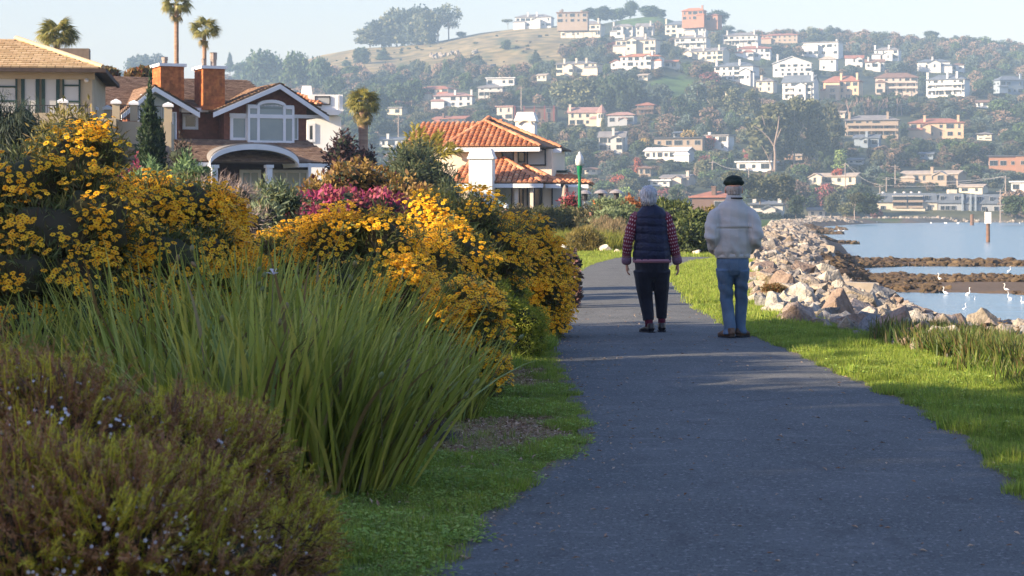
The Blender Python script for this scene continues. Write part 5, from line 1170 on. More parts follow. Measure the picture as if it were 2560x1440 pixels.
for i, (px, py, w_, h_, k, c) in enumerate(((650, 222, 110, 110, 'oak', 'dark'), (735, 225, 80, 108, 'oak', 'green'), (795, 238, 70, 108, 'oak', 'dark'), (840, 262, 70, 85, 'oak', 'dark'), (880, 300, 80, 90, 'oak', 'blue'), (940, 300, 75, 90, 'oak', 'green'), (1000, 285, 70, 85, 'oak', 'dark'), (1035, 262, 60, 75, 'oak', 'green'), (605, 205, 50, 60, 'oak', 'dark'), (575, 180, 22, 48, 'cone', 'dark'))):
    named(('large dark round tree just right of the second chimney', 'green round tree, second from the chimney', 'dark tree at the left foot of the golden slope', 'dark tree below the golden slope above the white modern house', 'blue green tree above the palm', 'green tree right of the palm crown', 'dark tree left of the thin red roofed house', 'green tree directly above the thin red roofed house', 'dark tree between the second chimney and the big round tree', 'small conifer beside the second chimney')[i], px, py, w_, h_, k, c)
for px, py, w_, h_, c, lb in ((352, 205, 92, 78, 'blue', 'hazy eucalyptus on the far ridge left of the first chimney'), (395, 206, 50, 80, 'blue', 'hazy taller eucalyptus tip beside the first chimney'), (300, 208, 60, 36, 'blue', 'hazy low tree on the far ridge above the shingled roof')): named(lb, px, py, w_, h_, 'airy' if w_ < 60 else 'oak', c)
for i, (px, py, w_, h_) in enumerate(((1425, 268, 75, 75), (1470, 272, 85, 88), (1520, 275, 90, 100), (1562, 280, 70, 95))):
    named(('left lobe of the dark cypress grove in the hill centre', 'second tree of the dark cypress grove', 'tallest tree of the dark cypress grove', 'dark shaded right end of the cypress grove')[i], px, py, w_*1.2, h_, 'oak', 'olive' if i < 2 else 'dark')
for i, (px, py, w_, h_, c) in enumerate(((1700, 305, 50, 65, 'dark'), (1745, 290, 75, 80, 'blue'), (1790, 300, 60, 85, 'olive'), (1835, 310, 60, 90, 'olive'), (1880, 330, 60, 105, 'olive'), (1925, 425, 120, 165, 'olive'), (1985, 420, 70, 175, 'olive'), (2035, 415, 85, 165, 'olive'), (2080, 400, 60, 140, 'olive'), (1660, 250, 40, 40, 'dark'))):
    named(('dark tree below the green field', 'blue shaded tree under the large white gabled house', 'tall eucalyptus left of the bare trunked one', 'tall eucalyptus under the single gabled house', 'eucalyptus under the small cream hipped house', 'great eucalyptus with forked pale trunk right of the man', 'tall eucalyptus with peeling bright trunk', 'tall eucalyptus left of the grey apartments', 'slim eucalyptus beside the grey apartments', 'small dark tree at the left end of the green field')[i], px, py, w_, h_*1.0, 'tall', c)
# bare pale forked trunk of the great eucalyptus
Dg = (hillD(1935, 425) or 750)-9; e = empty('forked_trunk', (GX(1935, Dg), Dg, GZ(428, Dg)), 'tall pale forked trunk standing out in front of the great eucalyptus', 'tree trunk')
s_ = Dg/F; T_ = lambda pts, rs: MB().tube([((x-1935)*s_, 0, (428-y)*s_) for x, y in pts], [r_*s_ for r_ in rs], 8)
palebark2 = M('muted_bark', (.27, .21, .17), (.2, .15, .12), scale=.8)  # darker bark tone keeps the forked trunk subdued
T_([(1937, 432), (1938, 385), (1936, 365), (1945, 320), (1948, 290)], [3.8, 3.2, 3, 2, .9]).build('trunk', palebark2, e); T_([(1936, 366), (1922, 345), (1905, 328), (1885, 315)], [2.2, 1.7, 1.2, .7]).build('limb', palebark2, e); T_([(1932, 428), (1925, 405), (1918, 388), (1905, 365)], [1.9, 1.5, 1, .6]).build('limb', palebark2, e)
Dg2 = (hillD(1972, 405) or 750)-8; e = empty('peeling_trunk', (GX(1972, Dg2), Dg2, GZ(408, Dg2)), 'short thick orange peeling trunks right of the forked trunk', 'tree trunk'); s_ = Dg2/F
for k in range(5): MB().tube([((k*4-8)*s_, 0, 0), ((k*4.4-9)*s_, 0, random.uniform(50, 72)*s_)], [2*s_, 1.2*s_], 6).build('trunk', M('orange_bark', (.45, .27, .18), (.3, .2, .15), scale=.6) if k == 0 else bpy.data.materials['orange_bark'], e)
# row of bare trunks above the apartments
for i, px in enumerate(range(2122, 2256, 12)):
    D = hillD(px, 290) or 900; e = empty('bare_tree', (GX(px, D), D, GZ(291, D)), ('pale bare trunked tree in the row above the apartments, %s' % ('at its left end', 'second from left', 'third from left', 'fourth from left', 'fifth from left', 'just left of the middle', 'just right of the middle', 'fifth from right', 'fourth from right', 'third from right', 'second from right', 'at its right end')[i]), 'tree', group='row of bare trunked trees')
    s_ = D/F; mb = MB(); h_ = random.uniform(36, 50); a = random.uniform(-8, 8)
    mb.tube([(0, 0, 0), (a*.3*s_, 0, h_*.5*s_), (a*s_, 0, h_*s_)], [1.1*s_, .9*s_, .5*s_], 5)
    for k in range(3): b = random.uniform(-14, 14); mb.tube([(a*.3*s_, 0, h_*.4*s_), ((a*.3+b)*s_, 0, (h_*.95)*s_)], [.7*s_, .35*s_], 5)
    mb.build('trunk', M('pinkish_bark', (.36, .25, .22), (.28, .19, .17), scale=.6) if i == 0 else bpy.data.materials['pinkish_bark'], e)
    obj('crown', crown('spread', 'dark', i % 3), e, (a*s_, 2, (h_-26)*s_), scl=(20*s_,)*2+(34*s_,))
for px, py, w_, h_, k, c, lb in ((1935, 470, 40, 38, 'bush', 'maroon', 'small maroon bush right of the flat roofed white house'), (2095, 462, 36, 46, 'oak', 'red', 'bright pink red autumn tree in front of the tan ranch house'), (1765, 440, 44, 58, 'oak', 'maroon', 'maroon autumn tree right of the long low white house'),
      (1775, 375, 32, 40, 'oak', 'red', 'pale red autumn tree left of the white cubic house'), (1594, 438, 24, 44, 'tall', 'red', 'small upright red tree above the hooded heaters'), (1608, 378, 36, 38, 'oak', 'gold', 'orange tinted tree right of the steep gabled house'), (1718, 362, 50, 42, 'oak', 'gold', 'golden tree above the dark flat roofed house'),
      (1000, 285, 58, 36, 'spread', 'maroon', 'wide dark red tree over the low cream garage'), (1530, 135, 36, 34, 'oak', 'maroon', 'maroon tree left of the orange roofed villa'), (1778, 218, 60, 44, 'oak', 'maroon', 'reddish tree below the large white gabled house'), (1250, 268, 60, 45, 'oak', 'brown', 'brownish tree left of the small pink house'),
      (2060, 512, 52, 60, 'oak', 'maroon', 'mauve bare tree behind the beach cottage'), (1990, 520, 70, 70, 'oak', 'brown', 'brownish bare tree right of the shoreline house'), (2540, 540, 90, 75, 'oak', 'brown', 'large bare brown tree at the right edge by the water'), (2185, 545, 44, 36, 'bush', 'maroon', 'reddish bush left of the apartment block'),
      (2115, 535, 40, 40, 'cone', 'blue', 'small blue green conifer left of the reddish bush'), (2150, 520, 70, 70, 'oak', 'dark', 'dark tree left of the apartment block'), (1900, 500, 90, 75, 'oak', 'olive', 'olive round tree behind the man, right'), (1960, 500, 80, 75, 'oak', 'olive', 'olive round tree left of the mauve one'),
      (1840, 478, 70, 60, 'oak', 'olive', 'olive tree directly behind the head of the man'), (1340, 160, 30, 34, 'cone', 'dark', 'dark bush on the golden slope edge'), (2405, 345, 20, 45, 'cone', 'green', 'small conifer right of the low peach villa'), (2330, 100, 40, 26, 'oak', 'dark', 'dark crest tree under the sky, right'),
      (1575, 42, 40, 46, 'oak', 'dark', 'tall dark pine crowning the ridge left of the green knob'), (1540, 50, 50, 34, 'oak', 'green', 'green tree left of the tall ridge pine'), (1500, 52, 60, 40, 'oak', 'dark', 'dark tree right of the tan flat topped skyline house'), (1470, 48, 40, 32, 'oak', 'dark', 'dark tree close behind the tan skyline house'),
      (1625, 42, 60, 32, 'oak', 'dark', 'dark trees behind the green knob'), (1650, 44, 36, 26, 'oak', 'dark', 'last dark tree on the right of the green knob'), (1790, 62, 60, 42, 'oak', 'dark', 'dark tree right of the orange skyline villa'), (1405, 60, 20, 36, 'cone', 'brown', 'brownish conifer between the first two skyline houses')):
    named(lb, px, py, w_, h_, k, c, D=(640 if py > 500 and px > 1970 else 520 if py > 470 else None))
def hidden(px, py, w_, h_):
    """would this tree stand in front of a house or open meadow?"""
    for (x0, x1, y0, y1, D) in RECTS:
        if px+w_*.42 > x0 and px-w_*.42 < x1 and py > y1-2 and py-h_ < y1-(y1-y0)*.12: return True
        if px+w_*.3 > x0 and px-w_*.3 < x1 and y0+4 < py <= y1-2: return True
    return False
auto = []
def zone_tree(px, py):
    if py < float(interp(px, SKY[:, 0], SKY[:, 1]))+3: return None
    low = interp(px, [560, 760, 850, 1000, 1150, 1290, 1400, 1440, 1560, 1700], [205, 178, 190, 190, 165, 190, 160, 95, 60, 50])
    if 560 < px < 1450 and py < low: return None
    if ((px-1630)/85)**2+((py-52)/22)**2 < 1 or ((px-1690)/72)**2+((py-218)/30)**2 < 1: return None
    return True
yy = 52.0
while yy < 552:
    step = 13+10*(yy/540)
    px = 560+random.uniform(0, 20)
    while px < 2600:
        x, y = px+random.uniform(-9, 9), yy+random.uniform(-6, 6); s_ = (.75+.55*(y/540))
        px += random.uniform(24, 38)*s_*.8
        if not zone_tree(x, y): continue
        if y > 470 and x < 1480: continue
        w_ = random.uniform(34, 62)*s_; h_ = random.uniform(26, 52)*s_; r_ = random.random()
        dense = (x < 1000) or (x > 1850 and y < 140) or (x > 2400)
        k = 'oak' if r_ < .62 or dense else 'tall' if r_ < .74 else 'cone' if r_ < .80 else 'airy' if r_ < .85 else 'bush'
        if k == 'tall': h_ *= 1.35; w_ *= .6
        if k == 'cone': w_ *= .45
        c = random.choices(['dark', 'green', 'olive', 'blue', 'maroon', 'gold', 'brown', 'red', 'lime'], [30, 24, 20, 12, 3, 2.2, 4.5, .8, 2] if not dense else [40, 28, 12, 14, 0, 0, 3, 0, 0])[0]
        for shr in (1, .7, .45, .3):
            if not hidden(x, y, w_*shr, h_*shr): break
        else: continue
        w_ *= shr; h_ *= shr
        if shr < .5: k = 'bush'; w_ *= 1.3
        auto.append((x, y, w_, h_, k, c))
    yy += step*.82
auto.sort(key=lambda t: -t[2]*t[3])
cap = max(0, 292-len(TR)); used = {}
HL = [(o, o['label']) for o in bpy.data.objects if o.get('category') == 'house' and o.get('group')]
EXTRA = [(600, 740, 205, 290, 'main shingled gable'), (750, 865, 215, 300, 'white modern house'), (860, 960, 220, 330, 'shaggy fan palm'), (1120, 1400, 290, 360, 'terracotta tiled house'), (540, 600, 150, 200, 'second orange chimney'), (1640, 1750, 190, 250, 'green field'), (2400, 2600, 90, 130, 'right forest crest'), (2100, 2250, 60, 110, 'middle forest crest'), (880, 1150, 90, 125, 'ridge grove'), (1100, 1300, 130, 190, 'golden slope')]
def near_house(px, py):
    best = min(range(len(RECTS)-1), key=lambda i: abs((RECTS[i][0]+RECTS[i][1])/2-px)+1.6*abs((RECTS[i][2]+RECTS[i][3])/2-py)); x0, x1, y0, y1, D = RECTS[best]
    ex = min(EXTRA, key=lambda q: abs((q[0]+q[1])/2-px)+1.6*abs((q[2]+q[3])/2-py))
    if abs((ex[0]+ex[1])/2-px)+1.6*abs((ex[2]+ex[3])/2-py) < abs((x0+x1)/2-px)+1.6*abs((y0+y1)/2-py): return ('left of' if px < ex[0] else 'right of' if px > ex[1] else 'above'), ex[4]
    side = 'left of' if px < x0 else 'right of' if px > x1 else 'below' if py > y1 else 'above'
    return side, HL[best][1] if best < len(HL) else 'far shore'
def short(lb):
    w_ = lb.split()[:5]
    if lb.startswith('small cream house at mid'): return 'small cream house on the right'
    while w_ and w_[-1] in ('the', 'a', 'and', 'with', 'of', 'in', 'at', 'on', 'under', 'just', 'below', 'above', 'behind', 'right', 'left', 'its', 'its', 'several', 'two', 'three'): w_.pop()
    return ' '.join(w_)
NO = []
for (x, y, w_, h_, k, c) in auto[:cap]:
    side, hl = near_house(x, y); big = 'large ' if h_ > 48 else 'small ' if h_ < 30 else ''
    e = tree({'cone': 'conifer', 'bush': 'bush', 'tall': 'eucalyptus_tree'}.get(k, 'tree'), None, x, y, w_, h_, k, c, group='trees and bushes of the hillside', D=(hillD(x, y) if y < 527 else random.uniform(470, 640)))
    kn = {'oak': 'round tree', 'tall': 'eucalyptus', 'cone': 'conifer', 'spread': 'flat tree', 'airy': 'airy tree', 'bush': 'bush'}[k]; pl_ = kn+('es' if kn[-1] in 'sh' else 's')
    NO.append((e, x, f'{big}{CN[c]} {kn}', f'{big}{CN[c]} {pl_}', f'{side} the {short(hl)}'))
number_off(NO)
# the remaining tree crowns read as one wooded mass; spread over kinds
rest = auto[cap:]; yy2 = []
for _ in range(1500):
    x, y = random.uniform(560, 2620), random.uniform(70, 520)
    if zone_tree(x, y) and not hidden(x, y, 26, 18): yy2.append((x, y, random.uniform(14, 30), random.uniform(9, 20), 'bush', random.choice(['dark', 'green', 'olive', 'blue', 'dark', 'brown'])))
for _ in range(90):      # scattered scrub on the golden slope
    x = random.uniform(700, 1440); y = random.uniform(90, 190)
    if y > interp(x, SKY[:, 0], SKY[:, 1])+4: yy2.append((x, y, random.uniform(5, 14), random.uniform(3, 7), 'bush', random.choice(['dark', 'olive', 'brown'])))
for x in np.arange(1850, 2620, 9): yy2.append((x, interp(x, SKY[:, 0], SKY[:, 1])+random.uniform(2, 12), random.uniform(26, 52), random.uniform(16, 32), 'oak', random.choice(['dark', 'dark', 'green'])))
for x in np.arange(-400, 640, 10): yy2.append((x, interp(x, SKY[:, 0], SKY[:, 1])+random.uniform(2, 14), random.uniform(26, 50), random.uniform(12, 28), 'oak', 'blue'))
prs = [(k, c) for k in ('oak', 'bush') for c in ('dark', 'green', 'olive', 'blue', 'brown')]; po = [proto('crown', crown(k, c, 0)) for k, c in prs]
P, S_, I_ = [], [], []
for (x, y, w_, h_, k, c) in rest+yy2:
    D = hillD(x, y) if y < 527 else random.uniform(470, 640)
    if D is None: D = D1
    kk = 'bush' if k == 'bush' else 'oak'; cc = c if c in ('dark', 'green', 'olive', 'blue', 'brown') else 'brown'
    P.append((GX(x, D), D, GZ(y, D))); s_ = D/F; S_.append((w_*s_, w_*s_, h_*s_*1.05)); I_.append(prs.index((kk, cc)))
n = len(P); tag(scatter('woodland', P, np.stack([np.zeros(n), np.zeros(n), rng.random(n)*6.28], 1), S_, po, I_), 'distant woodland and scrub filling the hillside between the houses', 'woodland')
for i, (px, py, w_) in enumerate(((1115, 140, 60), (1090, 138, 22), (1190, 132, 14), (1230, 170, 12))):
    D = hillD(px, py); s_ = D/F; P = [(GX(px, D)+random.uniform(-.5, .5)*w_*s_, D-random.random()*8, 0) for _ in range(int(w_/2.2))]
    P = [(a, b, zh(a, b)+.8) for a, b, c in P]
    tag(scatter('rock_outcrop', P, rng.random((len(P), 3))*3, rng.uniform(1.2, 2.6, len(P)), RMO[:4]), ('long broken outcrop of pink rocks on the golden slope', 'knob of pink rock at the left end of the outcrop', 'small pale rock above the outcrop', 'pale rocks among trees right of the outcrop')[i], 'rocks')

# ================================================================ MID AND NEAR PLANTS
def leafm(name, pal, trans=.35, rough=.6, spec=.3): return M(name, pal[0], pal=pal, trans=trans, rough=rough, spec=spec)
twig = M('brown_twig', (.07, .042, .028), (.12, .075, .05), scale=9, rough=.9)
def B(px, py, D, rx, ry, rd=None):
    s = D/F; c = PW(px, py, D); return (c.x, c.y, c.z, rx*s, (rd or rx)*s, ry*s)
def ground_fill(bl):     # add lower blobs so the bush reaches the ground
    out = list(bl)
    for (x, y, z, a, b, c) in bl:
        zz = z-c*.7
        while zz > .15: out.append((x, y, zz*.6, a*.9, b*.9, max(.2, zz*.6))); zz -= 2.0
    return out
def local(bl, o): return [(x-o[0], y-o[1], z, a, b, c) for x, y, z, a, b, c in bl]
def twigs(bl, n, r0=.010, sp=.7, core=True):
    mb = MB(); q = np.array(bl); o = np.array([q[:, 0].mean(), q[:, 1].mean(), 0])
    for _ in range(n):
        b = bl[random.randrange(len(bl))]; d = unit(1)[0]; d[2] = abs(d[2]); t = np.array(b[:3])+d*np.array(b[3:])*random.uniform(.5, 1.0)
        s = o+np.array([random.uniform(-.35, .35)*q[:, 3].max(), random.uniform(-.3, .3)*q[:, 4].max(), 0]); s = s*(1-sp)+np.array([b[0], b[1], 0])*sp
        m_ = (s+t)/2+np.array([random.uniform(-.1, .1), random.uniform(-.1, .1), .12]); mb.tube([s, m_, t], [r0, r0*.7, r0*.3], 4, cap=False)
    return mb
def shrub(name, label, bl, n, ln, wd, mat, cat='shrub', tw=40, core=None, group=None, fill=True, **k):
    if fill: bl = ground_fill(bl)
    o = (np.mean([b[0] for b in bl]), np.mean([b[1] for b in bl])); bl = local(bl, o)
    e = empty(name, (o[0], o[1], 0), label, cat, group=group)
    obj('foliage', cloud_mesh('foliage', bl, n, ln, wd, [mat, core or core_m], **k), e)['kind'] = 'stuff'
    if tw: twigs(bl, tw).build('branch', twig, e)['kind'] = 'stuff'
    return e, bl
# --- daisies
petal = M('daisy_petal', (.85, .42, .01), pal=[(.88, .41, .010), (.93, .52, .018), (.95, .62, .03)], src='object', trans=.35, rough=.55, spec=.25)
petal_s = M('daisy_petal_mass', (.85, .42, .01), pal=[(.88, .41, .010), (.93, .52, .018), (.95, .62, .03)], src='object', trans=.35, rough=.55, spec=.25)
eye = M('daisy_centre', (.30, .10, .01), (.42, .17, .015), scale=300, rough=.8)
def daisy(seed):
    q = random.Random(seed); mb = MB(); n = 8; rad = .0225
    for k in range(n):
        a = 2*math.pi*k/n+q.uniform(-.1, .1); c, s = math.cos(a), math.sin(a); L = rad*q.uniform(.9, 1.08); dz = q.uniform(-.003, .002); w_ = .0072
        pt = lambda r_, t, z: (r_*c-t*s, r_*s+t*c, z)
        mb.add([pt(.004, -w_*.45, 0), pt(.004, w_*.45, 0), pt(L*.6, w_, .003), pt(L, w_*.45, dz), pt(L, -w_*.45, dz), pt(L*.6, -w_, .003)], [(0, 5, 2, 1), (5, 4, 3, 2)], 0)
    mb.tube([(0, 0, .0), (0, 0, .0035), (0, 0, .0055)], [.0072, .0062, .003], 7, 1)
    return mb
DM = [daisy(s_).me('flower', [petal, eye]) for s_ in range(4)]; DMO = [proto('flower', daisy(9+s_).me('flower', [petal_s, eye])) for s_ in range(3)]
daisy_leaf = leafm('daisy_leaf', [(.06, .085, .03), (.11, .14, .04), (.16, .18, .055), (.13, .10, .045)], trans=.3)
def daisy_bush(label, bl, nleaf, ncl, hi=300, dens=None, twn=90, fmin=3, fmax=9, sun=.0):
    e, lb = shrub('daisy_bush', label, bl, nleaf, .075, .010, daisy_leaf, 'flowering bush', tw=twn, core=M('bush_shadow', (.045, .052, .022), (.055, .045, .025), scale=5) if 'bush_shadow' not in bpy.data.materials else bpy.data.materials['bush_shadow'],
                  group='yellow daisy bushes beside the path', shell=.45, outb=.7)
    B_ = np.array(lb); ex, ey = e.location.x, e.location.y; out = []; st = MB()
    tries = 0
    while len(out) < ncl and tries < ncl*60:
        tries += 1; k = random.randrange(len(lb)); b = B_[k]; d = unit(1)[0]
        if d[2] < -.25: continue
        p = b[:3]+d*b[3:]*random.uniform(.95, 1.22)
        wp = np.array([p[0]+ex, p[1]+ey, p[2]]); vd = np.array([0, 0, CH])-wp; vd /= np.linalg.norm(vd)
        if d.dot(vd) < -.25 and d[2] < .5: continue
        q = (p-B_[:, :3])/B_[:, 3:]; 
        if (np.sum(q*q, 1) < .82).any() or p[2] < .05: continue
        px_, py_ = 1280+F*wp[0]/wp[1], HY-F*(wp[2]-CH)/wp[1]
        if dens is not None and random.random() > dens(px_, py_): continue
        out.append((p, d, vd, wp))
    fl = []
    for p, d, vd, wp in out:
        ax = d*.5+np.array([0, 0, .75])+vd*.35; ax /= np.linalg.norm(ax); u = np.cross(ax, [0, 1, .1]); u /= np.linalg.norm(u); v = np.cross(ax, u)
        n = random.randint(fmin, fmax); R0 = .036*math.sqrt(n)
        for j in range(n):
            a = j*2.4+random.random(); r_ = R0*math.sqrt((j+.5)/n); q = p+u*r_*math.cos(a)+v*r_*math.sin(a)+ax*random.uniform(-.012, .016)
            ax2 = ax+unit(1)[0]*.32; ax2 /= np.linalg.norm(ax2); fl.append((q, ax2, np.linalg.norm(q-p)))
        s = p-ax*.16-np.array([0, 0, .02]); st.tube([s, p-ax*.02], [.003, .0018], 3, cap=False)
    random.shuffle(fl); eu = lambda ax: Vector(ax).to_track_quat('Z', 'Y').to_euler()
    for q, ax, _ in fl[:hi]:
        r_ = eu(ax); sc_ = random.uniform(.85, 1.12); obj('flower', random.choice(DM), e, q, r_, (sc_,)*3)
    if fl[hi:]:
        A = fl[hi:]; scatter('flower_mass', [a[0] for a in A], [tuple(eu(a[1])) for a in A], rng.uniform(.85, 1.12, len(A)), DMO, parent=e)
    st.build('stem', M('flower_stem', (.07, .09, .02)) if 'flower_stem' not in bpy.data.materials else bpy.data.materials['flower_stem'], e)['kind'] = 'stuff'
    return e
def patch(th, s=70, seed=1, lo=.12):
    return lambda px, py: 1.0 if float(vnoise(px, py, s, seed)) > th else lo
daisy_bush('tall ragged yellow daisy bush at the left edge, highest of the daisy bushes', [B(70, 470, 14, 120, 105), B(180, 430, 14.2, 110, 110), B(255, 400, 14.4, 75, 80), B(110, 600, 13.6, 150, 120), B(235, 560, 13.8, 120, 130), B(40, 690, 13.2, 120, 90), B(180, 700, 13.4, 120, 90), B(-70, 560, 13.8, 140, 160), B(-160, 640, 13.5, 140, 160)],
           30000, 400, dens=patch(-.05, 42, 1), fmin=2, fmax=6)
daisy_bush('broad yellow daisy bush with deep gold flowers right of the tall ragged one', [B(380, 540, 15, 110, 95), B(470, 520, 15.2, 100, 80), B(540, 560, 15.4, 70, 70), B(400, 660, 14.4, 120, 100), B(300, 640, 14.2, 90, 110), B(500, 650, 14.8, 100, 100), B(330, 760, 14.0, 110, 60), B(560, 660, 15, 70, 90)],
           26000, 560, dens=patch(.0, 50, 2, .2))
daisy_bush('low spreading yellow daisy bush under the pink shrub', [B(760, 640, 16.5, 90, 80), B(850, 630, 16, 100, 100), B(950, 620, 16, 95, 90), B(680, 640, 16.8, 80, 60), B(880, 740, 15.2, 110, 90), B(980, 740, 15, 100, 90)],
           24000, 520, dens=patch(-.05, 48, 3, .15))
daisy_bush('high central yellow daisy bush in front of the bright chimney', [B(1090, 560, 18.5, 90, 80), B(1180, 550, 19, 90, 75), B(1130, 660, 17.5, 110, 100), B(1240, 640, 19, 80, 90), B(1060, 680, 16.8, 90, 90), B(1110, 760, 16, 100, 80)],
           24000, 480, dens=patch(-.1, 52, 4, .1))
daisy_bush('dense golden daisy bush leaning over the path edge, right most', [B(1310, 620, 22, 80, 75), B(1360, 680, 22, 68, 80), B(1280, 700, 21.5, 90, 90), B(1350, 740, 21.5, 70, 60), B(1250, 600, 21.5, 70, 60), B(1390, 700, 22.2, 34, 50), B(1300, 765, 21.5, 90, 45)],
           24000, 480, dens=lambda px, py: 1.0 if px > 1290+20*math.sin(py*.05) or py < 600 else .22)
daisy_bush('small low daisy bush dipping to the grass, nearest the path', [B(1170, 770, 14.6, 75, 60), B(1205, 805, 14.3, 52, 56), B(1120, 790, 14.6, 60, 60), B(1215, 845, 14.2, 42, 30)],
           12000, 210, dens=patch(-.35, 40, 5, .2))
# --- golden green heath shrubs below the right bush
fine = leafm('golden_needle', [(.20, .25, .03), (.30, .34, .04), (.38, .38, .05), (.14, .20, .03)], trans=.35)
shrub('golden_shrub', 'soft golden green shrub between the daisy bushes and the path', [B(1240, 770, 18.5, 60, 60), B(1300, 800, 18.6, 60, 45), B(1340, 810, 18.8, 30, 28), B(1270, 730, 19.5, 55, 35)], 30000, .035, .007, fine, tw=30, shell=.3)
shrub('purple_flower_plant', 'low dark succulent plant with pink leaves at the right daisy bush foot', [B(1425, 660, 29, 22, 28), B(1430, 690, 28.5, 20, 18)], 2500, .07, .04, leafm('succulent_leaf', [(.05, .06, .05), (.25, .12, .12), (.04, .05, .04), (.3, .2, .18)]), cat='plant', tw=0)
# --- weed tufts along the verge
weed = [proto('tuft', tuft(26, .10, .17, .010, 50+s_, g_mat, .9)) for s_ in range(2)]
def weeds(name, label, n, px0, px1, py0, py1, smin, smax, protos=weed):
    P = [];
    for _ in range(n): px, py = random.uniform(px0, px1), random.uniform(py0, py1); a, b = G(px, py); P.append((a, b, 0))
    return tag(scatter(name, P, np.stack([rng.normal(size=n)*.15, rng.normal(size=n)*.15, rng.random(n)*6.28], 1), rng.uniform(smin, smax, n), protos), label, 'weeds')
weeds('weed_patch', 'bright green weeds spilling onto the path below the golden shrub', 260, 1215, 1375, 845, 885, .5, 1.1)
weeds('weed_patch', 'dark green weeds under the small low daisy bush', 160, 1130, 1330, 890, 930, .4, .8)
# --- lilac grey dead plant at the foot of the iris
shrub('lavender_stub', 'dry grey lavender clump on the verge at the foot of the iris leaves', [B(1090, 1110, 12.0, 48, 36), B(1060, 1125, 11.9, 40, 28)], 5000, .06, .005, leafm('grey_leaf', [(.12, .11, .10), (.16, .14, .15), (.09, .10, .08), (.22, .19, .17)], .1), cat='plant', tw=20, shell=.6, core=bpy.data.materials['bush_shadow'])
# --- iris clumps: every blade a leaf of its own
blade_m = M('iris_leaf', (.06, .10, .02), pal=[(.19, .22, .045), (.27, .31, .06), (.36, .40, .08), (.52, .49, .12), (.21, .29, .10)], src='object', col2=(.8, .85, .6), scale=7, rough=.55, spec=.22, trans=.25)
blade_dry = M('iris_leaf_dry', (.2, .13, .05), pal=[(.20, .13, .05), (.28, .22, .10), (.14, .08, .04)], src='object', rough=.7, trans=.2)
def blade(seed, lean, mat):
    q = random.Random(seed); n = 7; V = []; L = 1.0; wd = q.choice((.0062, .008, .010, .0125))*q.uniform(.9, 1.1); bend = lean*q.uniform(.7, 1.3); tw = q.uniform(-.5, .5)
    ang = 0; x = z = 0
    for i in range(n+1):
        t = i/n; w_ = wd*(.65+1.1*t-1.75*t**3.2)+.0004; w_ = max(w_, .0006); a = tw*t
        V += [(x, -w_*math.cos(a), z-w_*.25), (x+.0022, 0, z), (x, w_*math.cos(a), z-w_*.25)]
        ang = bend*t**1.6; x += math.sin(ang)*L/n; z += math.cos(ang)*L/n
    Fq = []
    for i in range(n): b = i*3; Fq += [(b, b+1, b+4, b+3), (b+1, b+2, b+5, b+4)]
    return mesh_np('leaf', V, Fq, mat, smooth=True)
BL = [blade(s_, l_, blade_m) for s_, l_ in enumerate((.15, .25, .35, .45, .6, .8, 1.1, .2, .3, .5))]; BD = [blade(40, .5, blade_dry), blade(41, .9, blade_dry)]
BLO = [proto('leaf', m_) for m_ in BL]
pod_m = M('seed_pod', (.14, .17, .07), pal=[(.12, .16, .06), (.18, .19, .08), (.22, .15, .08)], src='object', rough=.6); stalk_m = M('iris_stalk', (.10, .12, .05), (.17, .15, .09), scale=5)
def iris(label, x, y, r, n, h, leanx=.2, pods=2, extra=0, name='iris_clump', wsc=1.0):
    e = empty(name, (x, y, 0), label, 'iris plant', group='clumps of sword leaved iris')
    def place():
        a = random.uniform(0, 6.28); d = math.sqrt(random.random())*r; p = (math.cos(a)*d, math.sin(a)*d*.8, -.02)
        out = Vector((math.cos(a)*d/r*.45+leanx+random.gauss(0, .20), math.sin(a)*d/r*.3+random.gauss(0, .16), 1)).normalized(); yaw = math.atan2(out.y, out.x)
        L = h*random.uniform(.5, 1.14); tilt = math.acos(out.z)*.8
        return p, (0, tilt, yaw+random.gauss(0, .5)), L
    for _ in range(n):
        p, ro, L = place(); m_ = random.choice(BL) if random.random() > .12 else random.choice(BD); k = random.uniform(.8, 1.25)*wsc; obj('leaf', m_, e, p, ro, (L, k, L))
    extra = int(extra*1.5)
    if extra:
        q = [place() for _ in range(extra)]; scatter('leaf_mass', [a[0] for a in q], [a[1] for a in q], [(a[2], random.uniform(.8, 1.25)*wsc, a[2]) for a in q], BLO, parent=e)
    for _ in range(pods):
        p, ro, L = place(); M3 = Euler(ro).to_matrix(); tip = Vector(p)+M3@Vector((.03, 0, L*random.uniform(.75, 1.0)))
        mb = MB(); mb.tube([p, Vector(p)+M3@Vector((0, 0, L*.5)), tip], [.004, .003, .0025], 5); so_ = mb.build('flower_stalk', stalk_m, e)
        for k in range(random.choice((1, 1, 2))):
            t2 = tip-M3@Vector((.0, 0, k*.09)); d = M3@Vector((random.uniform(-.4, .4), random.uniform(-.4, .4), 1)).normalized(); pm = MB(); pm.tube([t2, t2+d*.012, t2+d*.028, t2+d*.040, t2+d*.044], [.003, .011, .0125, .007, .002], 8); pm.build('seed_pod', pod_m, so_, smooth=True)
    return e
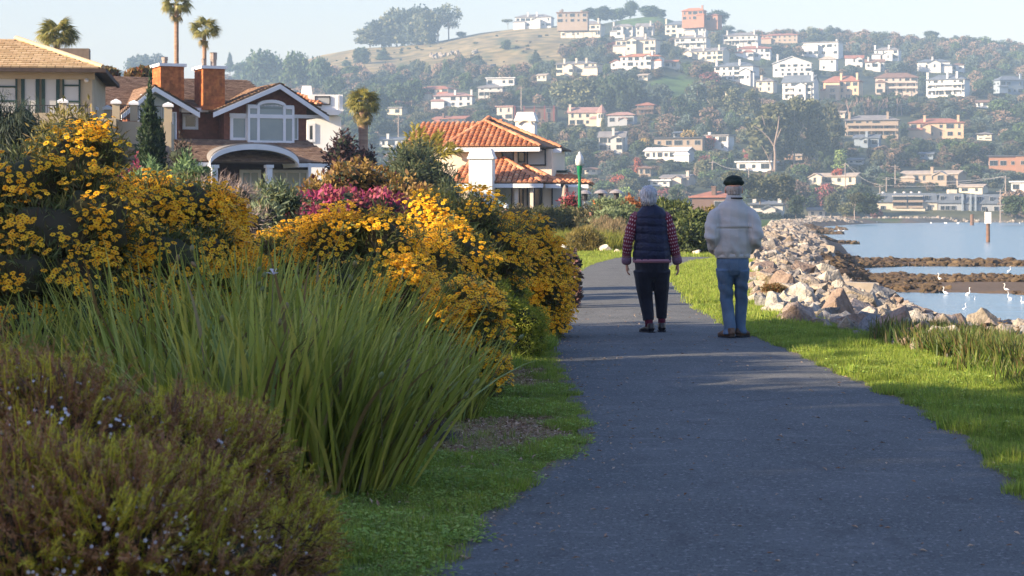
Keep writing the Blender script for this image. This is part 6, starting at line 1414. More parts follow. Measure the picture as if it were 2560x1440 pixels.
IR = [('largest iris clump in the centre foreground, fanning right over the grass', 870, 1235, .28, 120, .98, .29, 6, 110), ('iris clump left of the fanning one, hiding behind the heath', 650, 1240, .32, 110, 1.05, .12, 4, 90),
      ('iris clump in the middle of the bed with tall upright leaves', 760, 1130, .34, 120, 1.12, .15, 5, 90), ('iris clump at the left foreground behind the heath', 430, 1190, .34, 90, .98, .0, 2, 90), ('iris clump with the white flower, tallest in the bed', 600, 1090, .34, 130, 1.20, .10, 5, 90),
      ('iris clump left of the tallest one in front of the broad daisy bush', 380, 1080, .36, 100, 1.12, .0, 4, 90), ('iris clump near the left edge below the daisy flowers', 190, 1090, .36, 90, .90, -.03, 1, 90), ('iris clump cut by the left edge', 30, 1100, .38, 80, .92, .0, 1, 90),
      ('rear iris clump under the spreading daisy bush', 700, 1000, .40, 110, 1.12, .12, 2, 110), ('rear iris clump with long blades arching right', 880, 1020, .34, 120, 1.02, .24, 2, 110), ('rear iris clump behind the tallest one', 500, 990, .40, 90, 1.15, .0, 0, 100), ('rear iris clump at the far left', 120, 1000, .42, 60, .95, .0, 0, 90)]
for lb, px, py, r_, n, h_, lx, pd, ex in IR:
    n = int(n*1.25)
    a, b = G(px, py); iris(lb, a, b, r_, n, h_, lx, pd, ex)
a, b = G(1100, 1050); iris('smaller grey green iris clump under the low daisy bush beside the mulch', a, b, .26, 130, .62, .16, 3, 120, wsc=.75)
a, b = G(1010, 1040); iris('second small iris clump behind the fanning blades', a, b, .26, 90, .66, .1, 0, 90, wsc=.75)
# white iris flower and its stalk
p = PW(683, 686, 10.6); e = empty('white_iris_flower', (p.x, p.y, p.z), 'single white iris flower with mauve flecks above the sword leaves', 'flower')
wp_ = M('white_petal', (.80, .80, .85), (.70, .72, .82), scale=40, trans=.3)
for k in range(6):
    a = k*math.pi/3+.3; L = .040 if k % 2 else .030; up = .012 if k % 2 else .030; mb = MB(); c, s = math.cos(a), math.sin(a); w_ = .015 if k % 2 else .009
    mb.add([(0, 0, 0), (c*L*.6-s*w_, s*L*.6+c*w_, up), (c*L, s*L, up*.8), (c*L*.6+s*w_, s*L*.6-c*w_, up)], [(0, 1, 2, 3)]); mb.build('petal', wp_, e)
MB().tube([(0, 0, .004), (0, 0, .02)], [.004, .002], 6).build('style', M('mauve', (.35, .25, .5)), e); MB().tube([(0, 0, 0), (-.02, 0, -.5), (-.03, 0, -p.z+.03)], .003, 5).build('flower_stalk', stalk_m, e)
# --- breath of heaven heath in the left foreground, thrown out of focus
nd = leafm('heath_needle', [(.34, .34, .04), (.50, .45, .04), (.62, .54, .05), (.46, .32, .05), (.24, .27, .04)], trans=.3); nb_ = leafm('heath_brown', [(.32, .15, .07), (.40, .20, .08), (.24, .11, .07), (.36, .24, .06)], trans=.15)
wf = M('tiny_white_flower', (.75, .72, .78), rough=.6)
def sprig(seed, mat, n=44, h=.11):
    q = np.random.default_rng(seed); t = q.random(n); a = q.random(n)*6.28; P = np.stack([.012*np.sin(t*3+seed), .01*np.cos(t*2), t*h], 1)
    A = np.stack([np.cos(a), np.sin(a), np.full(n, .9)], 1); V, Q = leafquads(P, A, unit(n, q)*.5+[0, 0, 1], q.uniform(.010, .02, n), .0028)
    sv = np.array([(-.001, 0, 0), (.001, 0, 0), (.001, .001, h), (-.001, .001, h)]); return mesh_np('sprig', np.vstack([V, sv]), np.vstack([Q, [[len(V), len(V)+1, len(V)+2, len(V)+3]]]), mat)
SG = [proto('sprig', sprig(s_, nd)) for s_ in range(3)]+[proto('sprig', sprig(7+s_, nb_)) for s_ in range(2)]
fm = MB(); 
for k in range(5): a = k*1.257; fm.add([(0, 0, 0), (.0045*math.cos(a-.5), .0045*math.sin(a-.5), .001), (.006*math.cos(a), .006*math.sin(a), .001), (.0045*math.cos(a+.5), .0045*math.sin(a+.5), .001)], [(0, 1, 2, 3)])
FW = [proto('white_floret', fm.me('floret', wf))]
def heath(label, bl, n, nf):
    o = (np.mean([b[0] for b in bl]), np.mean([b[1] for b in bl])); lb = local(bl, o); e = empty('heath_shrub', (o[0], o[1], 0), label, 'shrub', group='fine leaved heath shrubs')
    Bq = np.array(lb); k = rng.integers(0, len(lb), n); d = unit(n); rad = np.clip(1-np.abs(rng.normal(size=n))*.22, .2, 1.0)*(1+.1*np.sin(d[:, 0]*9+k)+.12*np.sin(d[:, 2]*11+k*2)); P = Bq[k, :3]+d*rad[:, None]*Bq[k, 3:]
    ax = d*.8+np.array([0, 0, .9])+unit(n)*.35; rot = [tuple(Vector(a).to_track_quat('Z', 'Y').to_euler()) for a in ax]
    idx = np.where(rng.random(n) < .05+.24*(vnoise(P[:, 0], P[:, 2], .13, 4) > .2)+.2*(rad < .75), rng.integers(3, 5, n), rng.integers(0, 3, n))
    scatter('foliage', P, rot, rng.uniform(.8, 1.6, n), SG, idx, parent=e)
    k = rng.integers(0, len(lb), nf*3); d = unit(nf*3); P = Bq[k, :3]+d*1.08*Bq[k, 3:]; g_ = vnoise(P[:, 0]+5, P[:, 2], .10, 8) > .0; P = P[g_][:nf]; n2 = len(P)
    scatter('white_florets', P, [tuple(Vector(a).to_track_quat('Z', 'Y').to_euler()) for a in (d[g_][:nf]+np.array([0, -1.0, .4]))], rng.uniform(.8, 1.3, n2), FW, parent=e)
    twigs(lb, 70, .005).build('branch', twig, e)['kind'] = 'stuff'
    obj('inner_twigs', cloud_mesh('inner_twigs', lb, 3500, .07, .006, [bpy.data.materials['brown_twig'], bpy.data.materials['bush_shadow']], core=.78, shell=.2), e)['kind'] = 'stuff'
heath('blurred heath shrub with tiny white flowers in the bottom left corner', [B(120, 1150, 6.4, 200, 200), B(-60, 1130, 6.6, 200, 230), B(60, 1350, 5.9, 240, 180), B(250, 1330, 5.9, 200, 150)], 4600, 800)
heath('blurred yellow green heath shrub in the middle of the bottom left', [B(380, 1210, 6.7, 190, 170), B(520, 1190, 7.0, 150, 130), B(420, 1380, 6.2, 220, 150), B(575, 1190, 7.2, 80, 105)], 4000, 700)
heath('low blurred heath shrub tapering right onto the grass', [B(650, 1340, 7.0, 130, 100), B(560, 1430, 6.5, 200, 120), B(720, 1375, 7.3, 70, 66), B(710, 1420, 7.1, 70, 50)], 2600, 500)
# --- background garden shrubs
shrub('pink_shrub', 'bright magenta pink shrub behind the daisies', [B(800, 540, 30, 80, 60), B(870, 520, 30, 80, 50), B(950, 530, 30.5, 75, 50), B(760, 570, 29.5, 60, 50), B(1000, 550, 31, 40, 40)], 9000, .09, .05, leafm('pink_leaf', [(.30, .045, .10), (.40, .07, .14), (.20, .04, .07), (.36, .11, .10), (.14, .05, .045), (.46, .05, .20), (.12, .08, .04)]), cat='shrub', tw=0)
shrub('bronze_shrub', 'bronze and gold leaved shrub left of the dark conifer, behind the pink shrub', [B(880, 450, 34, 60, 45), B(840, 470, 34, 70, 50), B(930, 460, 34.5, 60, 42), B(790, 500, 33.5, 50, 50), B(1000, 480, 34, 55, 38)], 9000, .10, .055, leafm('bronze_leaf', [(.22, .14, .04), (.30, .20, .05), (.14, .07, .04), (.34, .24, .07), (.12, .04, .05)]), tw=0)
shrub('bronze_shrub', 'lower bronze shrub right of the pink shrub', [B(1050, 510, 32, 50, 40), B(1090, 520, 32, 34, 34)], 4500, .09, .05, bpy.data.materials['bronze_leaf'], tw=0)
shrub('grey_twiggy_shrub', 'grey pink bare twiggy shrub between the daisies and the porch', [B(540, 495, 26, 75, 50), B(600, 510, 26, 50, 50), B(500, 510, 26, 50, 40), B(620, 560, 24, 50, 40)], 12000, .14, .006, leafm('grey_twig', [(.28, .21, .18), (.36, .29, .25), (.20, .15, .13)], .1), tw=120, shell=.5, core=bpy.data.materials['bush_shadow'])
shrub('sage_shrub', 'grey green shrub in front of the porch window', [B(680, 500, 28, 55, 40), B(640, 520, 27, 40, 30), B(730, 510, 28, 30, 28), B(660, 545, 25, 45, 40)], 9000, .10, .02, leafm('sage_leaf', [(.14, .19, .10), (.20, .25, .15), (.10, .14, .07), (.18, .17, .06)]), tw=30)
shrub('rosette_shrub', 'pale green rosette shrub under the arched porch left side', [B(470, 435, 44, 42, 24), B(500, 445, 44, 30, 22)], 5000, .14, .03, leafm('rosette_leaf', [(.12, .20, .08), (.20, .30, .13), (.08, .14, .06)]), tw=0)
shrub('rosette_shrub', 'pale green rosette shrub beside the downspout', [B(380, 450, 42, 40, 26), B(340, 460, 42, 30, 24)], 5000, .14, .03, bpy.data.materials['rosette_leaf'], tw=0)
shrub('pink_flower_bush', 'small pink flowered bush left of the pale rosettes', [B(340, 440, 46, 24, 26), B(310, 460, 46, 22, 22)], 2500, .09, .05, bpy.data.materials['pink_leaf'], tw=0)
shrub('hedge_shrub', 'golden olive rounded bush behind the tall ragged daisies', [B(180, 330, 40, 75, 50), B(140, 350, 40, 55, 50), B(225, 350, 40, 50, 45), B(190, 400, 39, 90, 60)], 12000, .13, .035, leafm('olive_leaf', [(.14, .13, .03), (.21, .18, .04), (.08, .085, .025), (.26, .20, .05)]), tw=0)
shrub('weeping_palm', 'dark drooping leafed tree at the left edge in front of the stucco house', [B(55, 320, 44, 60, 70), B(20, 350, 44, 50, 80), B(90, 360, 44, 40, 60), B(-40, 300, 44, 60, 100)], 14000, .30, .02, leafm('weeping_leaf', [(.035, .055, .035), (.05, .075, .05), (.07, .085, .06)]), cat='tree', tw=0, upb=-1.0, outb=.3)
e, _ = shrub('cypress_tree', 'narrow dark cypress in front of the stucco terrace', [B(374, 262, 62, 7, 24), B(374, 300, 62, 17, 36), B(374, 350, 62, 24, 50), B(374, 410, 62, 26, 50), B(396, 360, 62.5, 14, 50), B(398, 410, 62.5, 16, 50)], 11000, .16, .06, leafm('cypress_leaf', [(.018, .040, .020), (.03, .06, .025), (.05, .08, .03)]), cat='tree', tw=0, upb=1.0, shell=.2)
shrub('dark_shrub', 'dark leafless looking shrub between the downspout and the porch', [B(450, 390, 60, 34, 26), B(465, 410, 60, 20, 20)], 2500, .16, .04, leafm('dark_leaf', [(.025, .028, .02), (.05, .04, .03)]), tw=40, core=core_m)
shrub('plum_tree', 'dark purple leaved small tree right of the shingled house', [B(860, 360, 78, 28, 30), B(845, 385, 78, 34, 26), B(890, 395, 78, 34, 20), B(920, 400, 78, 22, 16), B(870, 415, 78, 50, 22)], 6000, .22, .08, leafm('plum_leaf', [(.04, .02, .025), (.07, .03, .035), (.035, .028, .03)]), cat='tree', tw=30)
shrub('conifer_shrub', 'dark feathery shrub in front of the left part of the tiled house', [B(1060, 430, 76, 60, 50), B(1010, 420, 76, 40, 60), B(1105, 460, 76, 45, 40), B(1050, 390, 77, 34, 40), B(1120, 490, 75, 36, 36), B(990, 470, 75, 50, 40)], 12000, .25, .05, leafm('feathery_leaf', [(.035, .06, .03), (.06, .09, .04), (.10, .12, .05), (.14, .13, .05)]), cat='tree', tw=40)
for i, (px, py, D, c) in enumerate(((250, 195, 96, 'red'), (352, 195, 98, 'red'))): shrub('autumn_tree', ('red green treetop behind the shingled roof, left one', 'red green treetop behind the shingled roof, beside the first chimney')[i], [B(px, py, D, 34, 20), B(px+26, py-4, D, 18, 18)], 2600, .22, .14, leafm('autumn_leaf', [(.25, .06, .04), (.12, .13, .04), (.28, .14, .05), (.05, .08, .03)]) if i == 0 else bpy.data.materials['autumn_leaf'], cat='tree', tw=8, fill=False)
for i in range(6):
    px = 1262+i*52+random.uniform(-8, 8)
    shrub('hedge_bush', ('olive bush left of the red cordyline under the tiled house', 'olive bush with reddish tips below the tiled house windows', 'olive bush left of the lamp post base', 'rounded bush at the foot of the lamp post', 'bush directly left of the dark dressed man', 'pale green bush beside the grey cabinet')[i],
          [B(px, 560, 82-i*1.2, 42, 34), B(px+20, 545, 82-i, 34, 24), B(px-12, 538, 83, 26, 20)], 3600, .16, .06, leafm('scrub_leaf%d' % i, [[(.08, .09, .03), (.14, .12, .04), (.18, .14, .06)], [(.16, .11, .05), (.10, .09, .04), (.07, .08, .03)], [(.09, .10, .035), (.13, .13, .05), (.06, .07, .03)], [(.07, .09, .03), (.13, .14, .05), (.17, .15, .07)], [(.10, .10, .04), (.15, .12, .06), (.06, .07, .03)], [(.16, .22, .10), (.22, .27, .14), (.10, .14, .06)]][i]), tw=0)
shrub('hedge_bush', 'pale silver green bush between the cabinet and the woman', [B(1545, 530, 78, 34, 26), B(1510, 515, 80, 30, 20), B(1575, 545, 77, 30, 26)], 5000, .16, .05, bpy.data.materials['scrub_leaf5'], tw=0)
shrub('hedge_bush', 'orange red low hedge behind the woman, left of her head', [B(1575, 512, 88, 26, 9), B(1600, 514, 88, 18, 8)], 1800, .18, .08, leafm('orange_leaf', [(.30, .10, .04), (.36, .15, .05), (.22, .09, .04)]), tw=0)
shrub('hedge_bush', 'dark green glossy bush between the two walkers', [B(1690, 545, 68, 60, 36), B(1740, 560, 67, 42, 34), B(1660, 530, 69, 44, 26), B(1715, 590, 66, 62, 36), B(1670, 600, 66, 40, 30)], 12000, .15, .06, leafm('glossy_leaf', [(.035, .06, .022), (.06, .09, .03), (.11, .14, .04), (.15, .17, .05)]), tw=0)
shrub('hedge_bush', 'small golden bush at the right end of the glossy bush', [B(1780, 535, 70, 30, 14), B(1640, 590, 70, 26, 34)], 2500, .14, .05, leafm('gold_leaf', [(.20, .16, .04), (.28, .22, .06), (.13, .12, .04)]), tw=0)
shrub('broom_shrub', 'golden orange rounded grass bush below the dark dressed man', [B(1460, 592, 70, 32, 20), B(1440, 600, 70, 24, 16), B(1485, 602, 70, 26, 16)], 4500, .16, .02, bpy.data.materials['gold_leaf'], tw=0, upb=.8)
shrub('dry_grass_bush', 'dry pinkish grass bush left of the woman sleeve', [B(1540, 585, 74, 40, 28), B(1510, 570, 75, 34, 24), B(1570, 600, 73, 26, 24)], 6000, .22, .014, leafm('dry_leaf', [(.28, .20, .11), (.22, .17, .10), (.34, .26, .15), (.16, .15, .06)]), tw=0, upb=1.2)
ym = M('yellow_reed', (.2, .22, .04), pal=[(.20, .22, .035), (.28, .28, .05), (.13, .17, .03), (.34, .30, .08)], trans=.45); RD = [proto('tuft', tuft(40, .22, .62, .022, 80+s_, ym, .55)) for s_ in range(3)]
for i, (x0, x1) in enumerate(((1383, 1425), (1425, 1470), (1470, 1515), (1515, 1565))):
    n = 70; P = [(GX(random.uniform(x0, x1), 72), random.uniform(71, 76), 0) for _ in range(n)]
    tag(scatter('reed_grass', P, np.stack([rng.normal(size=n)*.1, rng.normal(size=n)*.1, rng.random(n)*6.3], 1), rng.uniform(.7, 1.25, n), RD), ('yellow reed grass behind the pale dome boulder', 'yellow reed grass between the pale and the dark boulder', 'yellow reed grass behind the dark boulder', 'yellow reed grass behind the white angular boulder')[i], 'grass')
for px, py, D, rx, ry, m_, lb, sd_ in ((1409, 622, 70, 22, 13, 0, 'pale dome shaped boulder at the edge of the oval lawn', 2), (1468, 619, 70, 22, 12, 1, 'dark smooth rounded boulder at the edge of the oval lawn', 3), (1512, 622, 69.5, 26, 16, 2, 'white angular boulder at the bend of the path', 5), (1543, 630, 68, 14, 8, 2, 'small white stone right of the angular boulder', 6),
                                       (1715, 622, 66, 26, 18, 2, 'white leaning slab right of the woman', 7), (1745, 632, 65, 22, 9, 2, 'flat pale stone between the two walkers', 8), (1770, 618, 66, 18, 14, 1, 'grey stone just left of the man', 9), (1690, 612, 68, 14, 10, 0, 'small brown stone behind the arm of the woman', 1)):
    q = PW(px, py, D); s_ = D/F; mm = (M('stone_pale%d' % px, (.40, .40, .36), (.3, .3, .27), scale=4, bump=.5, bscale=12), M('stone_dark%d' % px, (.10, .10, .12), (.14, .14, .16), scale=5, bump=.3, bscale=14), M('stone_white%d' % px, (.62, .54, .44), (.45, .38, .30), scale=4, bump=.6, bscale=10))[m_]
    me = rock_mesh(60+sd_, mm, .75, 40 if m_ == 1 else 18, True, m_ == 1); tag(obj('boulder', me, loc=(q.x, q.y, max(.02, q.z)), scl=(rx*s_, rx*s_*.8, ry*s_*1.25), rot=(0, .1, sd_)), lb, 'boulder', 'boulders around the path bend')
cord = leafm('cordyline_leaf', [(.38, .09, .10), (.28, .06, .08), (.45, .16, .14)], .3)
for px, D, lb in ((1320, 86, 'red cordyline below the tiled house pillars'), (1345, 86, 'larger red spiky cordyline below the tiled house'), (1275, 87, 'dull red cordyline beside the big window of the tiled house')):
    V = []; Fq = []; q = np.random.default_rng(px); n = 60; a = q.random(n)*6.28; A = np.stack([np.cos(a)*.7, np.sin(a)*.5, .5+q.random(n)*1.1], 1); P = np.zeros((n, 3))+[0, 0, .7]; V, Q = leafquads(P, A, unit(n, q)*.4+[0, -1, .3], q.uniform(.5, .95, n), .07, .02)
    e = empty('cordyline', (GX(px, D), D, 0), lb, 'plant', group='red cordylines'); obj('leaves', mesh_np('leaves', V, Q, cord), e)['kind'] = 'stuff'; MB().tube([(0, 0, 0), (0, 0, .75)], .05, 6).build('stem', bark_m, e)
shrub('red_shrub', 'low crimson shrub left of the lamp post', [B(1415, 503, 88, 18, 9), B(1435, 500, 88, 16, 9)], 1200, .16, .08, cord, tw=0)
# ice plant and reeds along the right bank
ip = M('ice_plant', (.06, .10, .02), pal=[(.04, .075, .015), (.065, .11, .02), (.10, .13, .03), (.13, .085, .04)], rough=.5, trans=.25)
IP = [proto('tuft', tuft(26, .10, .16, .012, 90+s_, ip, .5)) for s_ in range(3)]
P = []
while len(P) < 1500:
    px, py = random.uniform(2200, 2640), random.uniform(845, 925)
    if py < 905-70*smooth((px-2200)/240.)+30*math.sin(px*.02)*.3: continue
    y_ = random.uniform(16.6, 22); x_ = GX(px, y_); s0 = x_-xe(y_)
    if not -.05 < s0 < 3.4: continue
    P.append((x_, y_, zh(x_, y_)+.02))
n = len(P); tag(scatter('ice_plant', P, np.stack([rng.normal(size=n)*.2, rng.normal(size=n)*.2, rng.random(n)*6.3], 1), rng.uniform(.8, 1.7, n), IP), 'dark green reedy ice plant on the bank at the right edge', 'ground cover')
P = []
for _ in range(420): y_ = random.uniform(11.5, 17.5); x_ = xe(y_)+random.uniform(-.55, .5); P.append((x_, y_, zh(x_, y_)))
n = len(P); tag(scatter('ice_plant', P, np.stack([rng.normal(size=n)*.2, rng.normal(size=n)*.2, rng.random(n)*6.3], 1), rng.uniform(.6, 1.2, n), [IP[0], IP[1], weed[0]]), 'yellow green fleshy leaves edging the lawn at the right edge', 'ground cover')
shrub('heather_mound', 'low mossy reddish mound on the big slab beside the lawn', [B(1935, 722, 31, 28, 9)], 1800, .05, .01, leafm('moss', [(.10, .11, .03), (.24, .10, .05), (.14, .14, .04)]), cat='plant', tw=0, fill=False)
# ---------------------------------------------------------------- palms
frond_m = leafm('palm_leaf', [(.17, .18, .04), (.26, .24, .05), (.12, .14, .04), (.34, .27, .07)], .3, .45, .4); palm_bark = M('palm_bark', (.36, .24, .17), (.24, .15, .11), scale=1.2, stretch=(1, 1, 6), bump=.5, bscale=8); thatch = leafm('dead_frond', [(.24, .20, .08), (.16, .14, .05), (.34, .26, .11)], .2)
def fan(seed, mat, n=22):
    q = random.Random(seed); V = []; Fq = []; stem = .55
    V += [(0, -.015, 0), (0, .015, 0), (stem, .012, 0), (stem, -.012, 0)]; Fq.append((0, 1, 2, 3))
    for i in range(n):
        a = (i/(n-1)-.5)*3.6; L = .60*(1-.25*abs(a)/2.1)*q.uniform(.9, 1.05); dr = -.18-.10*abs(a); w_ = .028
        for sgn in (0,):
            b = len(V); c, s = math.cos(a), math.sin(a); m1 = (stem+c*L*.55, s*L*.55, .03); t = (stem+c*L, s*L, dr*q.uniform(.6, 1.4)); sx, sy = -s*w_, c*w_
            V += [(stem, 0, 0), (m1[0]+sx, m1[1]+sy, m1[2]), t, (m1[0]-sx, m1[1]-sy, m1[2]+.015)]; Fq.append((b, b+1, b+2, b+3))
    return mesh_np('frond', V, Fq, mat)
FAN = [fan(s_, frond_m) for s_ in range(4)]; FAND = [fan(9, thatch), fan(10, thatch)]
def palm(label, px, py, D, rpx, trunk_px, nf=30, dead=14, base=None, skirt=1.0):
    c = PW(px, py, D); s = D/F; R_ = rpx*s; e = empty('palm_tree', (c.x, D, 0), label, 'palm tree', group='fan palms')
    tb = MB(); tr = trunk_px*s/2; zz = np.linspace(0, c.z, 24); tb.tube([(0, 0, z) for z in zz], [tr*(1.25-.25*z/c.z+(.05 if i % 2 else 0)) for i, z in enumerate(zz)], 10); tb.build('trunk', palm_bark, e)
    for i in range(nf):
        el = math.asin(random.uniform(-.5, .95)); az = i*2.4; sc_ = R_/1.12*random.uniform(.85, 1.08)
        obj('frond', random.choice(FAN), e, (0, 0, c.z+R_*.05), Euler((random.uniform(-.5, .5), -el, az)), (sc_,)*3)
    for i in range(dead): obj('dead_frond', random.choice(FAND), e, (0, 0, c.z-R_*.1-random.random()*R_*.25), Euler((random.uniform(-.6, .6), random.uniform(.75, 1.3), i*2.4)), (R_*.75*skirt,)*3)
    return e
palm('tall fan palm behind the first brick coloured chimney, cut by the top edge', 441, 12, 120, 46, 11, 34, 3); palm('fan palm behind the second chimney, slightly lower', 511, 80, 118, 46, 10, 32, 3)
palm('bushy fan palm behind the stucco house roof', 142, 95, 100, 62, 16, 44, 3); palm('fan palm with shaggy trunk between the white house and the tiled house', 908, 262, 100, 50, 22, 52, 12, skirt=1.1)
# yellow plume palm at the tiled house
e = empty('plume_palm', (GX(1050, 80), 80, 0), 'yellow green feathery palm plumes rising left of the tiled house chimney', 'palm tree')
pl = leafm('yellow_frond', [(.42, .34, .04), (.34, .28, .05), (.24, .24, .05)], .45)
def plume(x0, y0, x1, y1, L, nn=60, dz=-.2):
    a = PW(x0, y0, 80); b = PW(x1, y1, 80); t = np.linspace(0, 1, nn); ctr = np.array([a[:]])*(1-t)[:, None]+np.array([b[:]])*t[:, None]; ctr[:, 2] += np.sin(t*2.6)*.15; ctr -= np.array([[GX(1050, 80), 80, 0]])
    side = np.where(np.arange(nn) % 2, 1, -1); d = np.array((b-a).normalized()); A = d*.7+np.stack([side*.5, rng.normal(size=nn)*.3, rng.normal(size=nn)*.25-.1], 1); V, Q = leafquads(ctr, A, unit(nn)*.4+[0, -1, 0], L*(1-.5*t), .05); obj('frond', mesh_np('frond', V, Q, pl), e)
for q in ((1045, 400, 1038, 318), (1050, 400, 1055, 330), (1040, 405, 1020, 340), (1060, 400, 1078, 350), (1085, 400, 1100, 338), (1085, 395, 1092, 350), (1095, 395, 1130, 372), (1095, 392, 1150, 385), (1085, 395, 1092, 420), (1030, 410, 1005, 370)): plume(*q, .55)
MB().tube([(0, 0, 0), (.1, 0, PW(1050, 400, 80).z)], .12, 8).build('trunk', palm_bark, e)
# ---------------------------------------------------------------- unseen trees added left of the view to shade path and walkers
shade_l = leafm('shade_tree_leaf', [(.03, .05, .02), (.05, .08, .03), (.07, .10, .035)])
SHADE = [(-15.5, -8.0, 9.0, 3.6), (-17.0, -3.5, 9.4, 3.6), (-15.0, 1.0, 9.0, 3.4), (-18.0, 4.5, 9.6, 3.0), (-15.5, 7.2, 8.2, 2.4), (-16.0, 10.6, 7.6, 1.7), (-13.6, 15.9, 9.4, 2.4)]
sb = [(0, 0, .72, .38, .38, .26), (.22, .1, .55, .25, .25, .2), (-.2, -.15, .55, .26, .26, .22), (.05, -.25, .62, .22, .22, .2), (-.05, .25, .5, .26, .26, .22)]
sm = cloud_mesh('crown', sb, 5200, .055, .035, [shade_l, core_m], core=.62, shell=.55)
for i, (x, y, h_, r_) in enumerate(SHADE):
    e = empty('added_shade_tree', (x, y, 0), ('unseen shade tree added left of the view, %s' % ('rearmost, behind the camera', 'second from the rear', 'level with the camera', 'set farthest left', 'beside the iris bed', 'small one beside the daisies', 'tallest, level with the walkers')[i]), 'tree', group='unseen trees added for shade'); obj('crown', sm, e, scl=(r_*2.2, r_*2.2, h_), rot=(0, 0, i*1.3)); obj('trunk', TRK['oak'], e, scl=(r_*2, r_*2, h_))
# ================================================================ PEOPLE
def remeshed(name, lofts, voxel, mats, sm=3, disp=None, parent=None):
    """lofts: (points, radii, sections) closed tubes or ellipsoids merged into one continuous surface"""
    mb = MB()
    for l in lofts:
        if l[0] == 'e': mb.ell(l[1], l[2], 0, 16, 12)
        else: mb.tube(l[0], l[1], 14)
    o = obj('tmp', mb.me('tmp', [])); m = o.modifiers.new('r', 'REMESH'); m.mode = 'VOXEL'; m.voxel_size = voxel; m.use_smooth_shade = True
    s = o.modifiers.new('s', 'SMOOTH'); s.factor = .5; s.iterations = sm
    dg = bpy.context.evaluated_depsgraph_get(); me = bpy.data.meshes.new_from_object(o.evaluated_get(dg)); me.name = name
    bpy.data.objects.remove(o)
    if disp:
        n = len(me.vertices); V = np.empty(n*3, np.float32); me.vertices.foreach_get('co', V); V = V.reshape(-1, 3)
        N = np.empty(n*3, np.float32); me.vertices.foreach_get('normal', N); N = N.reshape(-1, 3); V = V+N*disp(V, N)[:, None]
        me.vertices.foreach_set('co', V.astype(np.float32).ravel())
    me.materials.clear(); [me.materials.append(m_) for m_ in mats]; me.polygons.foreach_set('use_smooth', np.full(len(me.polygons), True)); me.update()
    return obj(name, me, parent) if parent is not None else me
skin = M('skin', (.50, .27, .19), (.44, .22, .16), scale=25, rough=.55, spec=.35); 
def hair_mat(name, a, b): return M(name, a, b, scale=60, stretch=(1.6, 1.6, .18), rough=.5, spec=.4, bump=.6, bscale=70, contrast=(.4, .6))
grey_hair = hair_mat('grey_hair', (.50, .52, .54), (.27, .28, .30)); short_hair = hair_mat('short_grey_hair', (.36, .34, .33), (.18, .16, .15)); white_hair = hair_mat('white_hair', (.75, .75, .74), (.55, .55, .55))
def hand(w, d, sd, fr, curl=.25, sc=1.0):
    """lofts of a relaxed hand: wrist point, hanging direction, thumb side (+1/-1 in x), forward tilt"""
    w = Vector(w); d = Vector(d).normalized(); x = Vector((0, 1, 0)); x = (x-d*x.dot(d)).normalized(); pn = d.cross(x).normalized()   # x: across the palm, pn: palm normal
    out = [([w-d*.03, w, w+d*.03*sc, w+d*.07*sc, w+d*.088*sc], [(.020, .026), (.018, .026), (.016, .038), (.014, .041), (.011, .036)])]
    # tube() keeps x-world as first axis, so radii are (thickness, width)
    for k, (L, off) in enumerate(((.062, .030), (.072, .010), (.068, -.011), (.052, -.030))):
        p0 = w+d*.075*sc+x*off*sc; q = pn*(curl*sd); p1 = p0+(d*.95+q*.3+x*off*1.5).normalized()*L*.45*sc; p2 = p1+(d*.85+q*1.4).normalized()*L*.32*sc; p3 = p2+(d*.7+q*2.2).normalized()*L*.25*sc
        out.append(([p0, p1, p2, p3], [.0092, .0088, .0082, .006]))
    t0 = w+d*.022*sc+x*.030*sc; t1 = t0+(d*.6+x*.8+pn*.25*sd).normalized()*.038*sc; t2 = t1+(d*.95+x*.25+pn*.3*sd).normalized()*.030*sc; t3 = t2+(d+pn*.3*sd).normalized()*.022*sc
    out.append(([t0, t1, t2, t3], [.013, .0115, .0095, .007])); return out
def head(c, tilt=0, s=1.0, yaw=0):
    """continuous head: skull, jaw, nose, brow, lips, ears; facing +y"""
    M4 = Matrix.Translation(c) @ Euler((tilt, 0, yaw)).to_matrix().to_4x4(); P = lambda x, y, z: M4@Vector((x*s, y*s, z*s))
    E = lambda p, r: ('e', P(*p), tuple(v*s for v in r))
    return [E((0, -.008, .02), (.074, .094, .096)), E((0, .030, -.045), (.056, .058, .066)), E((0, .072, -.088), (.022, .018, .018)), ([P(0, .088, .018), P(0, .104, -.012), P(0, .112, -.026), P(0, .094, -.034)], [.008*s, .011*s, .014*s, .008*s]),
            E((.027, .082, .022), (.020, .012, .006)), E((-.027, .082, .022), (.020, .012, .006)), E((0, .090, -.060), (.023, .009, .006)), E((0, .088, -.070), (.019, .009, .006)),
            E((.078, -.004, -.008), (.010, .018, .031)), E((-.078, -.004, -.008), (.010, .018, .031)), ([P(0, -.012, -.04), P(0, -.028, -.15)], [.054*s, .056*s])], M4
def eyes(M4, s, parent):
    wm, dm = M('eye_white', (.75, .73, .7), rough=.2) if 'eye_white' not in bpy.data.materials else bpy.data.materials['eye_white'], bpy.data.materials.get('pupil') or M('pupil', (.03, .02, .015), rough=.1)
    for sx in (-1, 1):
        mb = MB(); c = M4@Vector((sx*.027*s, .086*s, .006*s)); mb.ell(c, (.011*s,)*3, 0, 10, 8); c2 = M4@Vector((sx*.027*s, .094*s, .006*s)); mb.ell(c2, (.0052*s,)*3, 1, 8, 6); mb.build('eye', [wm, dm], parent, smooth=True)
def person_frame(cx, fy, D):
    s = D/F; return lambda px, py, dy=0.0: Vector(((px-cx)*s, dy, (fy-py)*s+.022))
